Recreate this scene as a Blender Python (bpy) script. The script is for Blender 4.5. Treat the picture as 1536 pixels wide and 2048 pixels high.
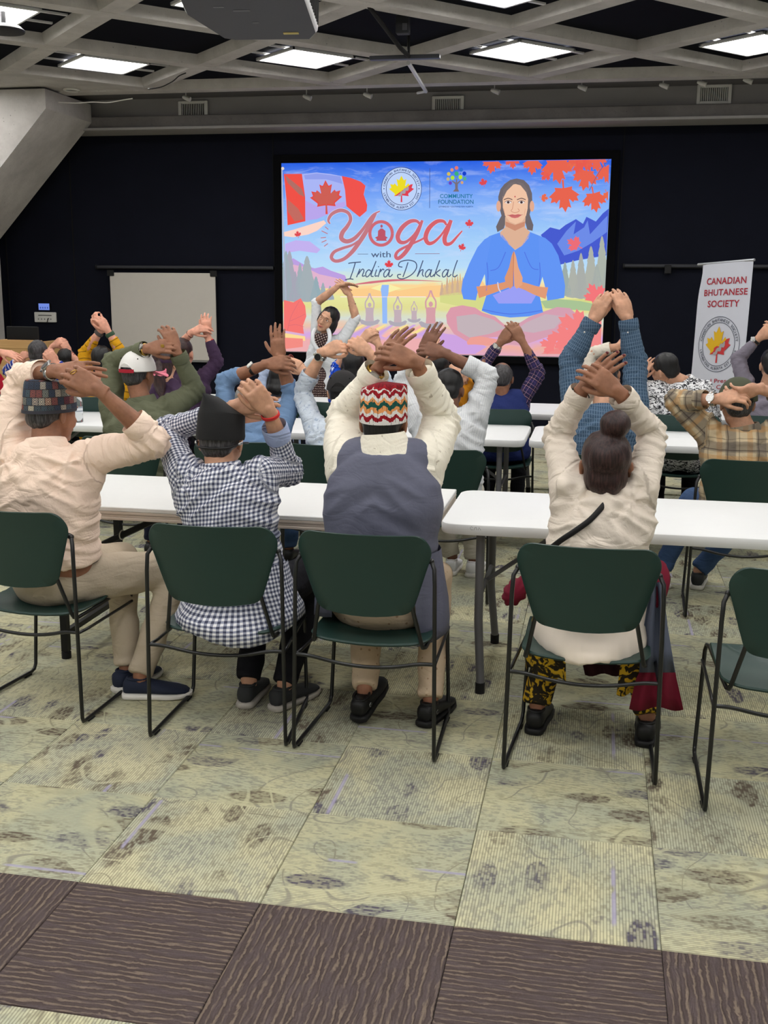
import bpy, math, random
import numpy as np
from mathutils import Vector, Matrix, geometry

# ---------------------------------------------------------------- camera
SC = bpy.context.scene
COL = SC.collection
for _o in list(bpy.data.objects):
    bpy.data.objects.remove(_o)
FPX, PITCH, YAW, ROLL, CAMH = 2190.0, .2071, .1906, .0081, 1.70
_cy, _sy, _cp, _sp = math.cos(YAW), math.sin(YAW), math.cos(PITCH), math.sin(PITCH)
FW = np.array([-_sy * _cp, _cy * _cp, -_sp])
RT = np.array([_cy, _sy, 0.])
UP = np.cross(RT, FW)
_cr, _sr = math.cos(ROLL), math.sin(ROLL)
RT, UP = _cr * RT + _sr * UP, -_sr * RT + _cr * UP
CAM = np.array([0, 0, CAMH])
cd = bpy.data.cameras.new('camera')
cam = bpy.data.objects.new('camera', cd)
COL.objects.link(cam)
cd.sensor_fit = 'VERTICAL'
cd.sensor_height = 24.0
cd.lens = 24.0 * FPX / 2048.0
cd.clip_start, cd.clip_end = .05, 100
cam.matrix_world = Matrix(((RT[0], UP[0], -FW[0], 0), (RT[1], UP[1], -FW[1], 0), (RT[2], UP[2], -FW[2], CAMH), (0, 0, 0, 1)))
SC.camera = cam
# ---------------------------------------------------------------- world, light levels, exposure
PANEL_POWER = 17.0          # emission of the ceiling LED panels (the room's only lamps besides the screen)
SC.view_settings.view_transform = 'Standard'
SC.view_settings.look = 'None'
SC.view_settings.gamma = 1.0
SC.view_settings.use_curve_mapping = False
SC.view_settings.exposure = 0.0
SC.cycles.use_light_tree = False
SC.cycles.use_adaptive_sampling = True
SC.cycles.adaptive_threshold = .03
SC.cycles.max_bounces = 5
SC.cycles.diffuse_bounces = 3
SC.cycles.glossy_bounces = 2
SC.cycles.transmission_bounces = 3
SC.cycles.transparent_max_bounces = 4
SC.cycles.caustics_reflective = False
SC.cycles.caustics_refractive = False
W = bpy.data.worlds.new('world')
SC.world = W
W.use_nodes = True
W.node_tree.nodes['Background'].inputs[0].default_value = (.5, .52, .56, 1)
W.node_tree.nodes['Background'].inputs[1].default_value = .15


def ray(px, py):
    return FW + RT * (px - 768) / FPX - UP * (py - 1024) / FPX


def atY(px, py, Y):
    d = ray(px, py)
    return CAM + d * (Y / d[1])


def atZ(px, py, Z):
    d = ray(px, py)
    return CAM + d * ((Z - CAMH) / d[2])


# ---------------------------------------------------------------- helpers: colour and materials
def lin(c, a=1.0):
    r = []
    for v in c[:3]:
        v = v / 255.0
        r.append(v / 12.92 if v <= .04045 else ((v + .055) / 1.055) ** 2.4)
    return (*r, a)


class NT:
    def __init__(s, m):
        s.t = m.node_tree
        s.n = s.t.nodes

    def add(s, typ, **kw):
        nd = s.n.new(typ)
        for k, v in kw.items():
            if k in ('inp',):
                for a, b in v.items():
                    if isinstance(b, bpy.types.NodeSocket):
                        s.t.links.new(b, nd.inputs[a])
                    else:
                        nd.inputs[a].default_value = b
            else:
                setattr(nd, k, v)
        return nd

    def math(s, op, a, b=0.0, c=None, clamp=False):
        nd = s.n.new('ShaderNodeMath')
        nd.operation = op
        nd.use_clamp = clamp
        for i, v in enumerate((a, b) if c is None else (a, b, c)):
            if isinstance(v, bpy.types.NodeSocket):
                s.t.links.new(v, nd.inputs[i])
            else:
                nd.inputs[i].default_value = v
        return nd.outputs[0]

    def mix(s, f, a, b, mode='MIX'):
        nd = s.n.new('ShaderNodeMix')
        nd.data_type = 'RGBA'
        nd.blend_type = mode
        for i, v in ((0, f), (6, a), (7, b)):
            if isinstance(v, bpy.types.NodeSocket):
                s.t.links.new(v, nd.inputs[i])
            else:
                nd.inputs[i].default_value = v
        return nd.outputs[2]

    def noise(s, vec, scale, detail=3, rough=.55, dist=0.0):
        nd = s.add('ShaderNodeTexNoise', inp={'Scale': scale, 'Detail': detail, 'Roughness': rough, 'Distortion': dist})
        if vec is not None:
            s.t.links.new(vec, nd.inputs['Vector'])
        return nd.outputs['Fac']

    def ramp(s, f, stops, interp='LINEAR'):
        nd = s.n.new('ShaderNodeValToRGB')
        cr = nd.color_ramp
        cr.interpolation = interp
        while len(cr.elements) < len(stops):
            cr.elements.new(.5)
        for e, (p, c) in zip(cr.elements, stops):
            e.position = p
            e.color = c if len(c) == 4 else (*c, 1)
        s.t.links.new(f, nd.inputs[0])
        return nd.outputs[0]

    def coords(s, kind='Object'):
        return s.n.new('ShaderNodeTexCoord').outputs[kind]

    def attr(s, name):
        nd = s.n.new('ShaderNodeAttribute')
        nd.attribute_name = name
        return nd.outputs['Vector']

    def xyz(s, v):
        nd = s.n.new('ShaderNodeSeparateXYZ')
        s.t.links.new(v, nd.inputs[0])
        return nd.outputs

    def mapping(s, v, scale=(1, 1, 1), loc=(0, 0, 0), rot=(0, 0, 0)):
        nd = s.add('ShaderNodeMapping', inp={'Scale': scale, 'Location': loc, 'Rotation': rot})
        s.t.links.new(v, nd.inputs[0])
        return nd.outputs[0]

    def bump(s, h, strength=.3, dist=.01, normal=None):
        nd = s.add('ShaderNodeBump', inp={'Strength': strength, 'Distance': dist, 'Height': h})
        if normal is not None:
            s.t.links.new(normal, nd.inputs['Normal'])
        return nd.outputs[0]


MATS = {}


def new_mat(name, rough=.6, metal=0.0, spec=.4):
    m = bpy.data.materials.new(name)
    m.use_nodes = True
    b = m.node_tree.nodes['Principled BSDF']
    b.inputs['Roughness'].default_value = rough
    b.inputs['Metallic'].default_value = metal
    b.inputs['Specular IOR Level'].default_value = spec
    return m, NT(m), b


def mat(name, col, rough=.6, metal=0.0, vary=.12, vscale=12, bump=0.0, bscale=60, bdist=.004, spec=.4, coat=0.0):
    """a plain surface: one colour, softly mottled by noise, with fine relief"""
    if name in MATS:
        return MATS[name]
    m, t, b = new_mat(name, rough, metal, spec)
    c = lin(col)
    co = t.coords()
    if vary > 0:
        f = t.noise(co, vscale, 4)
        lo = tuple(v * (1 - vary) for v in c[:3]) + (1,)
        hi = tuple(min(1, v * (1 + vary)) for v in c[:3]) + (1,)
        o = t.mix(f, lo, hi)
        t.t.links.new(o, b.inputs['Base Color'])
    else:
        b.inputs['Base Color'].default_value = c
    if bump > 0:
        t.t.links.new(t.bump(t.noise(co, bscale, 4), bump, bdist), b.inputs['Normal'])
    if coat:
        b.inputs['Coat Weight'].default_value = coat
    MATS[name] = m
    return m


def emit(name, col, strength=1.0):
    if name in MATS:
        return MATS[name]
    m = bpy.data.materials.new(name)
    m.use_nodes = True
    n = m.node_tree.nodes
    n.remove(n['Principled BSDF'])
    e = n.new('ShaderNodeEmission')
    e.inputs[0].default_value = lin(col)
    e.inputs[1].default_value = strength
    m.node_tree.links.new(e.outputs[0], n['Material Output'].inputs[0])
    if name.startswith('slide'):
        m.cycles.emission_sampling = 'NONE'
    MATS[name] = m
    return m


# ---------------------------------------------------------------- helpers: geometry
def nrm(v):
    v = np.asarray(v, float)
    return v / max(1e-9, np.linalg.norm(v))


class Geo:
    def __init__(s):
        s.V, s.F = [], []

    def add(s, V, F):
        o = len(s.V)
        s.V.extend([tuple(map(float, v)) for v in V])
        s.F.extend([tuple(i + o for i in f) for f in F])
        return s

    def box(s, c, size, R=None, bev=0.0):
        x, y, z = (a / 2 for a in size)
        if bev <= 0:
            V = np.array([(-x, -y, -z), (x, -y, -z), (x, y, -z), (-x, y, -z), (-x, -y, z), (x, -y, z), (x, y, z), (-x, y, z)])
            F = [(0, 3, 2, 1), (4, 5, 6, 7), (0, 1, 5, 4), (1, 2, 6, 5), (2, 3, 7, 6), (3, 0, 4, 7)]
        else:
            e = min(bev, x, y, z)
            V, F = [], []
            prof = [(-z, 1), (-z + e, 0), (z - e, 0), (z, 1)]
            for zz, k in prof:
                ex, ey = (x - e, y - e) if k else (x, y)
                c2 = e * .6
                V += [(-ex + c2, -ey, zz), (ex - c2, -ey, zz), (ex, -ey + c2, zz), (ex, ey - c2, zz), (ex - c2, ey, zz), (-ex + c2, ey, zz), (-ex, ey - c2, zz), (-ex, -ey + c2, zz)]
            V = np.array(V)
            for r in range(3):
                for i in range(8):
                    j = (i + 1) % 8
                    F.append((r * 8 + i, r * 8 + j, r * 8 + 8 + j, r * 8 + 8 + i))
            F.append(tuple(range(7, -1, -1)))
            F.append(tuple(range(24, 32)))
        if R is not None:
            V = V @ np.asarray(R).T
        return s.add(V + np.asarray(c, float), F)

    def loft(s, rings, cap0=True, cap1=True, closed=True):
        n = len(rings[0])
        V = np.concatenate([np.asarray(r, float) for r in rings])
        F = []
        for k in range(len(rings) - 1):
            for i in range(n if closed else n - 1):
                j = (i + 1) % n
                F.append((k * n + i, k * n + j, (k + 1) * n + j, (k + 1) * n + i))
        if cap0:
            F.append(tuple(range(n - 1, -1, -1)))
        if cap1:
            F.append(tuple(range((len(rings) - 1) * n, len(rings) * n)))
        return s.add(V, F)

    def tube(s, pts, rad, n=8, ends='flat', closed=False, flat=1.0, ref=None):
        pts = np.asarray(pts, float)
        m = len(pts)
        rad = np.full(m, rad, float) if np.isscalar(rad) else np.asarray(rad, float)
        T = np.empty_like(pts)
        if closed:
            T = np.roll(pts, -1, 0) - np.roll(pts, 1, 0)
        else:
            T[1:-1] = pts[2:] - pts[:-2]
            T[0], T[-1] = pts[1] - pts[0], pts[-1] - pts[-2]
        T /= np.maximum(1e-9, np.linalg.norm(T, axis=1))[:, None]
        a = np.asarray(ref, float) if ref is not None else (np.array([0, 0, 1.]) if abs(T[0][2]) < .9 else np.array([1., 0, 0]))
        u = nrm(a - T[0] * (a @ T[0]))
        ang = np.linspace(0, 2 * np.pi, n, endpoint=False)
        rings = []
        for k in range(m):
            u = nrm(u - T[k] * (u @ T[k]))
            v = np.cross(T[k], u)
            rings.append((pts[k], u.copy(), v, rad[k], T[k]))
        out = []
        mk = lambda c, u, v, r: c + r * (np.cos(ang)[:, None] * u * flat + np.sin(ang)[:, None] * v)
        if ends == 'round' and not closed:
            c, u0, v0, r, t0 = rings[0]
            for q in (80, 50, 25):
                out.append(mk(c - t0 * r * math.sin(math.radians(q)), u0, v0, r * math.cos(math.radians(q))))
        for c, u0, v0, r, t0 in rings:
            out.append(mk(c, u0, v0, r))
        if ends == 'round' and not closed:
            for q in (25, 50, 80):
                out.append(mk(c + t0 * r * math.sin(math.radians(q)), u0, v0, r * math.cos(math.radians(q))))
        if closed:
            out.append(out[0])
            return s.loft(out, False, False)
        return s.loft(out, ends != 'open', ends != 'open')

    def ell(s, c, r, R=None, nu=16, nv=10):
        rings = []
        for k in range(nv + 1):
            th = math.pi * (k + .02) / (nv + .04)
            ang = np.linspace(0, 2 * np.pi, nu, endpoint=False)
            P = np.stack([np.cos(ang) * math.sin(th) * r[0], np.sin(ang) * math.sin(th) * r[1], np.full(nu, -math.cos(th) * r[2])], 1)
            if R is not None:
                P = P @ np.asarray(R).T
            rings.append(P + np.asarray(c, float))
        return s.loft(rings)

    def prism(s, poly, axis, a, b):
        """polygon (2-D) extruded along axis 0/1/2 from a to b"""
        def put(p, w):
            q = [0, 0, 0]
            i, j = [k for k in range(3) if k != axis]
            q[i], q[j], q[axis] = p[0], p[1], w
            return q
        n = len(poly)
        V = [put(p, a) for p in poly] + [put(p, b) for p in poly]
        F = [tuple(range(n - 1, -1, -1)), tuple(range(n, 2 * n))]
        F += [(i, (i + 1) % n, n + (i + 1) % n, n + i) for i in range(n)]
        return s.add(V, F)

    def mesh(s, name, m, smooth=False, auto=None):
        me = bpy.data.meshes.new(name)
        me.from_pydata(s.V, [], s.F)
        if m is not None:
            me.materials.append(m)
        fix_normals(me)
        if smooth:
            me.polygons.foreach_set('use_smooth', [True] * len(me.polygons))
            if auto:
                me.set_sharp_from_angle(angle=math.radians(auto))
        me.update()
        return me

    def build(s, name, m, parent=None, smooth=False, auto=None, loc=None):
        return link(name, s.mesh(name, m, smooth, auto), parent, loc)


def fix_normals(me):
    import bmesh
    bm = bmesh.new()
    bm.from_mesh(me)
    bmesh.ops.recalc_face_normals(bm, faces=bm.faces)
    bm.to_mesh(me)
    bm.free()


def link(name, me, parent=None, loc=None):
    o = bpy.data.objects.new(name, me)
    COL.objects.link(o)
    if parent is not None:
        o.parent = parent
    if loc is not None:
        o.location = loc
    return o


def cloth_attr(o):
    me = o.data
    at_ = me.attributes.get('cloth') or me.attributes.new('cloth', 'FLOAT_VECTOR', 'POINT')
    n = len(me.vertices)
    v = np.empty(n * 3, np.float32)
    me.vertices.foreach_get('co', v)
    v = v.reshape(-1, 3)
    at_.data.foreach_set('vector', np.ascontiguousarray(np.stack([v[:, 0], v[:, 2], v[:, 1]], 1)).ravel())
    return o


def tag(o, label=None, cat=None, group=None, kind=None):
    for k, v in (('label', label), ('category', cat), ('group', group), ('kind', kind)):
        if v:
            o[k] = v
    return o


def thing(name, label, cat, loc=(0, 0, 0), rz=0.0, group=None):
    o = bpy.data.objects.new(name, None)
    COL.objects.link(o)
    o.empty_display_size = .1
    o.location = loc
    o.rotation_euler = (0, 0, rz)
    return tag(o, label, cat, group)


def copy_tree(o, parent=None):
    c = o.copy()
    COL.objects.link(c)
    c.parent = parent
    for ch in list(o.children):
        copy_tree(ch, c)
    return c


def rotz(a):
    c, s = math.cos(a), math.sin(a)
    return np.array([[c, -s, 0], [s, c, 0], [0, 0, 1.]])


def catmull(P, k=6, closed=False):
    P = np.asarray(P, float)
    n = len(P)
    out = []
    rng = n if closed else n - 1
    for i in range(rng):
        if closed:
            p0, p1, p2, p3 = P[(i - 1) % n], P[i], P[(i + 1) % n], P[(i + 2) % n]
        else:
            p0, p1, p2, p3 = P[max(i - 1, 0)], P[i], P[i + 1], P[min(i + 2, n - 1)]
        for j in range(k):
            t = j / k
            out.append(.5 * ((2 * p1) + (-p0 + p2) * t + (2 * p0 - 5 * p1 + 4 * p2 - p3) * t * t + (-p0 + 3 * p1 - 3 * p2 + p3) * t ** 3))
    if not closed:
        out.append(P[-1])
    return np.array(out)


def rrect(w, h, r, n=5):
    """rounded rectangle outline, centred, counter-clockwise"""
    out = []
    for cx, cy, a0 in ((w / 2 - r, -h / 2 + r, -90), (w / 2 - r, h / 2 - r, 0), (-w / 2 + r, h / 2 - r, 90), (-w / 2 + r, -h / 2 + r, 180)):
        for k in range(n + 1):
            a = math.radians(a0 + 90 * k / n)
            out.append((cx + r * math.cos(a), cy + r * math.sin(a)))
    return out


def text_mesh(body, size, m, name, parent, M, extrude=.0004, align='CENTER', offset=0.0, shear=0.0, spacing=1.0):
    cu = bpy.data.curves.new(name, 'FONT')
    cu.body = body
    cu.size = size
    cu.align_x = align
    cu.align_y = 'CENTER'
    cu.extrude = extrude
    cu.offset = offset
    cu.shear = shear
    cu.space_character = spacing
    cu.resolution_u = 3
    o = bpy.data.objects.new(name, cu)
    COL.objects.link(o)
    dg = bpy.context.evaluated_depsgraph_get()
    me = bpy.data.meshes.new_from_object(o.evaluated_get(dg))
    bpy.data.objects.remove(o)
    bpy.data.curves.remove(cu)
    me.name = name
    me.materials.clear()
    me.materials.append(m)
    me.transform(M)
    return link(name, me, parent)
# ================================================================ the room
XL, XR, YB, YF = -7.6, 4.6, -3.2, 12.3
ZC = 3.60                                   # underside of the concrete beams


def concrete(name, col, dark, rough=.9, bs=.5):
    m, t, b = new_mat(name, rough)
    co = t.coords()
    a = t.noise(co, 2.2, 6, .65)
    f = t.noise(co, 22, 5, .6)
    c1 = t.mix(t.ramp(a, [(.35, (0, 0, 0)), (.65, (1, 1, 1))]), lin(dark), lin(col))
    pit = t.add('ShaderNodeTexVoronoi', inp={'Scale': 26.0, 'Vector': co}).outputs['Distance']
    pit = t.ramp(pit, [(.04, (0, 0, 0)), (.16, (1, 1, 1))])
    c2 = t.mix(t.math('MULTIPLY', t.math('SUBTRACT', 1.0, pit), t.ramp(f, [(.52, (0, 0, 0)), (.62, (1, 1, 1))])), c1, lin([v * .55 for v in dark]))
    t.t.links.new(c2, b.inputs['Base Color'])
    h = t.math('ADD', f, t.math('MULTIPLY', pit, .3))
    t.t.links.new(t.bump(h, bs, .012), b.inputs['Normal'])
    return m


M_CONC = concrete('concrete', (198, 194, 190), (172, 168, 164))
M_CONC2 = concrete('concrete_band', (120, 116, 114), (100, 97, 95))
M_BULK = mat('bulkhead_paint', (146, 143, 143), .8, vary=.08, vscale=3, bump=.1, bscale=90)
M_BLACKW = mat('black_wall_cloth', (18, 20, 31), .95, vary=.25, vscale=3, bump=.15, bscale=400, bdist=.002, spec=.15)
M_SLAB = mat('ceiling_black', (10, 12, 20), .95, vary=.2, spec=.1)
M_WALLG = mat('wall_grey_paint', (172, 172, 170), .8, vary=.05, bump=.08, bscale=120)
M_BLKMETAL = mat('black_metal', (16, 16, 18), .45, .3, vary=.1)
M_WHITEM = mat('white_enamel', (214, 213, 208), .45, vary=.05)
M_DARKHOLE = mat('dark_slot', (10, 10, 12), .9, vary=0)


def struct(name, g, m, parent=None, **kw):
    o = g.build(name, m, parent, **kw)
    if parent is None:
        o['kind'] = 'structure'
    return o


# ---- carpet: one tile an object, laid quarter-turned; the far floor under the tables too
def carpet_light(name):
    """looped tile: ribs of broken yarn dashes; leaf shapes are where the dark yarn runs denser"""
    m, t, b = new_mat(name, .95, spec=.12)
    oi = t.n.new('ShaderNodeObjectInfo')
    co = t.coords()
    rnd = t.math('MULTIPLY', oi.outputs['Random'], 37.0)
    off = t.add('ShaderNodeCombineXYZ', inp={0: rnd, 1: t.math('MULTIPLY', rnd, 1.7), 2: 0.0}).outputs[0]
    va = t.n.new('ShaderNodeVectorMath')
    t.t.links.new(co, va.inputs[0])
    t.t.links.new(off, va.inputs[1])
    v = va.outputs[0]
    x, y, z = t.xyz(v)
    per = .0086
    yy = t.math('MULTIPLY', y, 1 / per)
    rid = t.math('FLOOR', yy)
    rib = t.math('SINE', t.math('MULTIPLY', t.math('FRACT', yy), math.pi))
    dv = t.add('ShaderNodeCombineXYZ', inp={0: t.math('MULTIPLY', x, 28.0), 1: t.math('MULTIPLY', rid, 3.73), 2: 0.0}).outputs[0]
    dash = t.noise(dv, 1.0, 2, .6)
    gate = t.noise(v, 3.4, 2, .5, .6)
    vor = t.add('ShaderNodeTexVoronoi', feature='F1', inp={'Scale': 1.0, 'Randomness': .9})
    t.t.links.new(t.mapping(v, (4.0, 9.0, 1), rot=(0, 0, .75)), vor.inputs['Vector'])
    leaf = t.ramp(vor.outputs['Distance'], [(.36, (1, 1, 1)), (.42, (0, 0, 0))])
    pick = t.xyz(vor.outputs['Color'])
    leaf = t.math('MULTIPLY', leaf, t.ramp(pick[0], [(.30, (0, 0, 0)), (.32, (1, 1, 1))]))
    leaf = t.math('MULTIPLY', leaf, t.math('MULTIPLY_ADD', pick[1], .55, .45))
    vein = t.math('ABSOLUTE', t.math('SUBTRACT', t.math('FRACT', t.math('MULTIPLY', t.noise(t.mapping(v, (2.4, 2.4, 1), rot=(0, 0, .8)), 1.0, 1, .4, .5), 6.0)), .5))
    stem = t.ramp(vein, [(.012, (1, 1, 1)), (.032, (0, 0, 0))])
    pal = t.math('ABSOLUTE', t.math('SUBTRACT', t.math('FRACT', t.math('MULTIPLY', t.noise(t.mapping(v, (2.0, 2.0, 1), (4, 7, 0), rot=(0, 0, .3)), 1.0, 1, .4, .4), 7.0)), .5))
    pal = t.ramp(pal, [(.035, (1, 1, 1)), (.07, (0, 0, 0))])
    fine = t.ramp(dash, [(.46, (0, 0, 0)), (.60, (1, 1, 1))])
    dk = t.math('ADD', t.math('MULTIPLY', fine, t.math('MULTIPLY_ADD', gate, .5, .12)), t.math('MULTIPLY', leaf, t.math('MULTIPLY_ADD', fine, .25, .52)))
    dk = t.math('MAXIMUM', dk, t.math('MULTIPLY', stem, .5))
    dk = t.math('MULTIPLY', dk, t.math('SUBTRACT', 1.0, t.math('MULTIPLY', pal, .8)), clamp=True)
    pale = t.mix(t.ramp(gate, [(.4, (0, 0, 0)), (.6, (1, 1, 1))]), lin((208, 204, 168)), lin((186, 188, 164)))
    dark = t.mix(t.ramp(pick[2], [(.4, (0, 0, 0)), (.6, (1, 1, 1))]), lin((106, 95, 82)), lin((92, 88, 102)))
    c = t.mix(dk, pale, dark)
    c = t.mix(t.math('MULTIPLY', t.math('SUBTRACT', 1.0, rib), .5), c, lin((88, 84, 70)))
    _, yl, _ = t.xyz(co)
    lil = t.ramp(t.math('ABSOLUTE', t.math('SUBTRACT', yl, t.math('MULTIPLY', t.math('SUBTRACT', oi.outputs['Random'], .5), .5))), [(.006, (1, 1, 1)), (.008, (0, 0, 0))])
    lil = t.math('MULTIPLY', lil, t.ramp(gate, [(.5, (0, 0, 0)), (.54, (1, 1, 1))]))
    c = t.mix(t.math('MULTIPLY', lil, .8), c, lin((170, 164, 190)))
    t.t.links.new(c, b.inputs['Base Color'])
    t.t.links.new(t.bump(rib, .5, .004), b.inputs['Normal'])
    return m


def carpet_brown(name):
    m, t, b = new_mat(name, .95, spec=.12)
    oi = t.n.new('ShaderNodeObjectInfo')
    co = t.coords()
    rnd = t.math('MULTIPLY', oi.outputs['Random'], 51.0)
    off = t.add('ShaderNodeCombineXYZ', inp={0: rnd, 1: rnd, 2: 0.0}).outputs[0]
    va = t.n.new('ShaderNodeVectorMath')
    t.t.links.new(co, va.inputs[0])
    t.t.links.new(off, va.inputs[1])
    v = va.outputs[0]
    x, y, z = t.xyz(v)
    wob = t.noise(t.mapping(v, (10, 24, 1)), 1.0, 3, .7, .8)
    rib = t.math('SINE', t.math('ADD', t.math('MULTIPLY', y, 2 * math.pi / .019), t.math('MULTIPLY', wob, 10.0)))
    fuzz = t.noise(v, 240, 2, .7)
    blot = t.noise(t.mapping(v, (9, 40, 1)), 1.0, 2)
    a = t.mix(t.ramp(rib, [(-.2 + .3, (0, 0, 0)), (.9, (1, 1, 1))]), lin((92, 80, 78)), lin((142, 126, 112)))
    a = t.mix(t.ramp(blot, [(.45, (0, 0, 0)), (.65, (1, 1, 1))]), a, lin((104, 92, 92)))
    a = t.mix(t.math('MULTIPLY', fuzz, .45), a, lin((66, 56, 54)))
    t.t.links.new(a, b.inputs['Base Color'])
    t.t.links.new(t.bump(t.math('ADD', rib, fuzz), .7, .007), b.inputs['Normal'])
    return m


floor = struct('floor', Geo().box(((XL + XR) / 2, (YB + YF) / 2, -.065), (XR - XL + .4, YF - YB + .4, .10)), mat('floor_screed', (86, 82, 74), .9))
tag(floor, 'concrete floor under the patterned carpet tiles', None)
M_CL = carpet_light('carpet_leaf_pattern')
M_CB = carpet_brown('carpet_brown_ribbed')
TS = .545
TX0, TY0 = .235, 2.655
_tile = Geo().box((0, 0, 0), (TS - .0015, TS - .0015, .012), bev=.002)
me_light, me_brown = _tile.mesh('carpet_tile', M_CL), _tile.mesh('carpet_tile', M_CB)
rnd = random.Random(5)
for iy in range(-2, 15):
    for ix in range(-14, 7):
        cx, cy = TX0 + (ix + .5) * TS, TY0 + (iy + .5) * TS
        # keep the tiles inside the picture (with a margin for a step aside)
        d = np.array([cx, cy, 0]) - CAM
        zf = d @ FW
        if zf < 1.2:
            continue
        u = 768 + FPX * (d @ RT) / zf
        vv = 1024 - FPX * (d @ UP) / zf
        mg = 420 if cy < 6 else 90
        if u < -mg or u > 1536 + mg or vv > 2600 or cy > 8.6:
            continue
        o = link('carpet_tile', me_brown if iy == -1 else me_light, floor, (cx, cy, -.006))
        o.rotation_euler = (0, 0, math.pi / 2 * ((ix + iy) % 2) + math.pi * rnd.randint(0, 1))
# the rest of the carpet, too far or out of view to tell tiles apart
far = Geo()
far.box(((XL + XR) / 2, (TY0 + 11 * TS + YF) / 2 + .27, -.0065), (XR - XL, YF - TY0 - 11 * TS - .54, .013))
far.box(((XL + XR) / 2, (YB + YF) / 2, -.0125), (XR - XL, YF - YB, .003))
o = far.build('carpet_field', M_CL, floor)
o['kind'] = 'stuff'

# ---- walls
struct('wall_front', Geo().box(((XL + XR) / 2, YF + .1, 2.1), (XR - XL + .4, .2, 4.3)), M_BLACKW)
struct('wall_left', Geo().box((XL - .1, (YB + YF) / 2, 2.1), (.2, YF - YB, 4.3)), M_WALLG)
struct('wall_right', Geo().box((XR + .1, (YB + YF) / 2, 2.1), (.2, YF - YB, 4.3)), M_WALLG)
struct('wall_back', Geo().box(((XL + XR) / 2, YB - .1, 2.1), (XR - XL + .4, .2, 4.3)), M_WALLG)
struct('baseboard_front', Geo().box(((XL + XR) / 2, YF - .01, .06), (XR - XL, .02, .12)), mat('baseboard_black', (20, 20, 24), .6))
# fabric panel seams on the front wall
for k, px in enumerate((10, 145, 548, 1240)):
    X = atY(px, 450, YF)[0]
    struct('trim_%d' % (k + 1), Geo().box((X, YF - .004, 1.7), (.012, .012, 3.2)), mat('panel_seam', (7, 7, 11), .9))
# ---- bulkhead over the front wall
bulk = struct('wall_bulkhead', Geo().box(((XL + XR) / 2, 12.15, 3.575), (XR - XL, .30, .23)), M_BULK)
Geo().box(((XL + XR) / 2, 12.10, 3.40), (XR - XL, .40, .12), bev=.008).build('concrete_band', M_CONC2, bulk)
Geo().box(((XL + XR) / 2, 12.08, 3.325), (XR - XL, .46, .03), bev=.006).build('ledge', mat('ledge_paint', (150, 147, 146), .7), bulk)

# ---- ceiling: dark slab and a diagonal grid of concrete beams
ceil = struct('ceiling', Geo().box(((XL + XR) / 2, (YB + YF) / 2, 4.02), (XR - XL + .4, YF - YB + .4, .66)), M_SLAB)
NX, NY, DX, DY = -2.70, 11.12, .965, 1.02     # lattice of beam crossings


def clip_line(p, d, x0, x1, y0, y1):
    t0, t1 = -99., 99.
    for a, v, lo, hi in ((p[0], d[0], x0, x1), (p[1], d[1], y0, y1)):
        ta, tb = (lo - a) / v, (hi - a) / v
        t0, t1 = max(t0, min(ta, tb)), min(t1, max(ta, tb))
    return t0, t1


def beam(p, q, w0=.185, w1=.205, z0=ZC, z1=3.72):
    p, q = np.array([*p, 0.]), np.array([*q, 0.])
    d = nrm(q - p)
    s = np.array([-d[1], d[0], 0])
    prof = [(-w1 / 2, z1), (-w0 / 2 - .008, z0 + .045), (-w0 / 2 + .012, z0), (w0 / 2 - .012, z0), (w0 / 2 + .008, z0 + .045), (w1 / 2, z1)]
    n = 24
    rings = []
    for k in range(n + 1):
        c = p + (q - p) * k / n
        rings.append([c + s * a + np.array([0, 0, z]) for a, z in prof])
    return Geo().loft(rings)


for fam in (1, -1):
    for k in range(-12, 14):
        p = np.array([NX + 2 * DX * k, NY])
        d = np.array([DX, DY * fam])
        t0, t1 = clip_line(p, d, XL, XR, YB, 11.2)
        if t1 - t0 < .5:
            continue
        a, b_ = p + d * t0, p + d * t1
        g = beam(a, b_, z0=ZC + (0.0 if fam == 1 else .003))
        g.build('beam', M_CONC, ceil, smooth=True, auto=30)
beam((XL, 11.26), (XR, 11.26), .20, .24, ZC - .004).build('edge_beam', M_CONC, ceil, smooth=True, auto=30)
# flat slab between the edge beam and the bulkhead; solid corner at the column
Geo().box(((XL + XR) / 2, 11.68, 3.67), (XR - XL, .64, .04)).build('soffit', mat('soffit_paint', (92, 90, 92), .9), ceil)
Geo().prism([(-7.6, 11.15), (-4.72, 11.15), (-5.70, 10.12), (-7.6, 10.9)], 2, ZC + .012, 3.70).build('corner_slab', M_CONC, ceil)
# column with a flared concrete head
colm = struct('wall_column', Geo().prism([(-5.63, 3.59), (-5.63, 3.40), (-6.84, 2.13), (-6.84, 0), (-7.6, 0), (-7.6, 3.59)], 1, 10.86, 11.9), M_CONC)
tag(colm, 'concrete column with flared head at the left', None)

# ---- ceiling light panels
M_PANEL = emit('led_diffuser', (255, 253, 250), PANEL_POWER)
M_ALU = mat('panel_frame_white', (205, 205, 205), .4, vary=.03)
ZP = 3.645
SQ = math.radians(46.6)


def make_panel():
    t_ = thing('ceiling_light', 'x', 'light')
    S = .60
    for sx, sy in ((1, 0), (-1, 0), (0, 1), (0, -1)):
        Geo().box((sx * (S / 2 + .012), sy * (S / 2 + .012), .010), (.024 if sx else S + .048, .024 if sy else S + .048, .026), bev=.004).build('frame', M_ALU, t_)
    Geo().box((0, 0, .008), (S, S, .008)).build('diffuser', M_PANEL, t_)
    Geo().box((0, 0, .024), (S * .9, S * .9, .02), bev=.006).build('housing', M_ALU, t_)
    for s_ in (-1, 1):
        Geo().box((0, s_ * .17, .036), (1.14, .03, .014)).build('hanger_rail', M_ALU, t_)
    return t_


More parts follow.
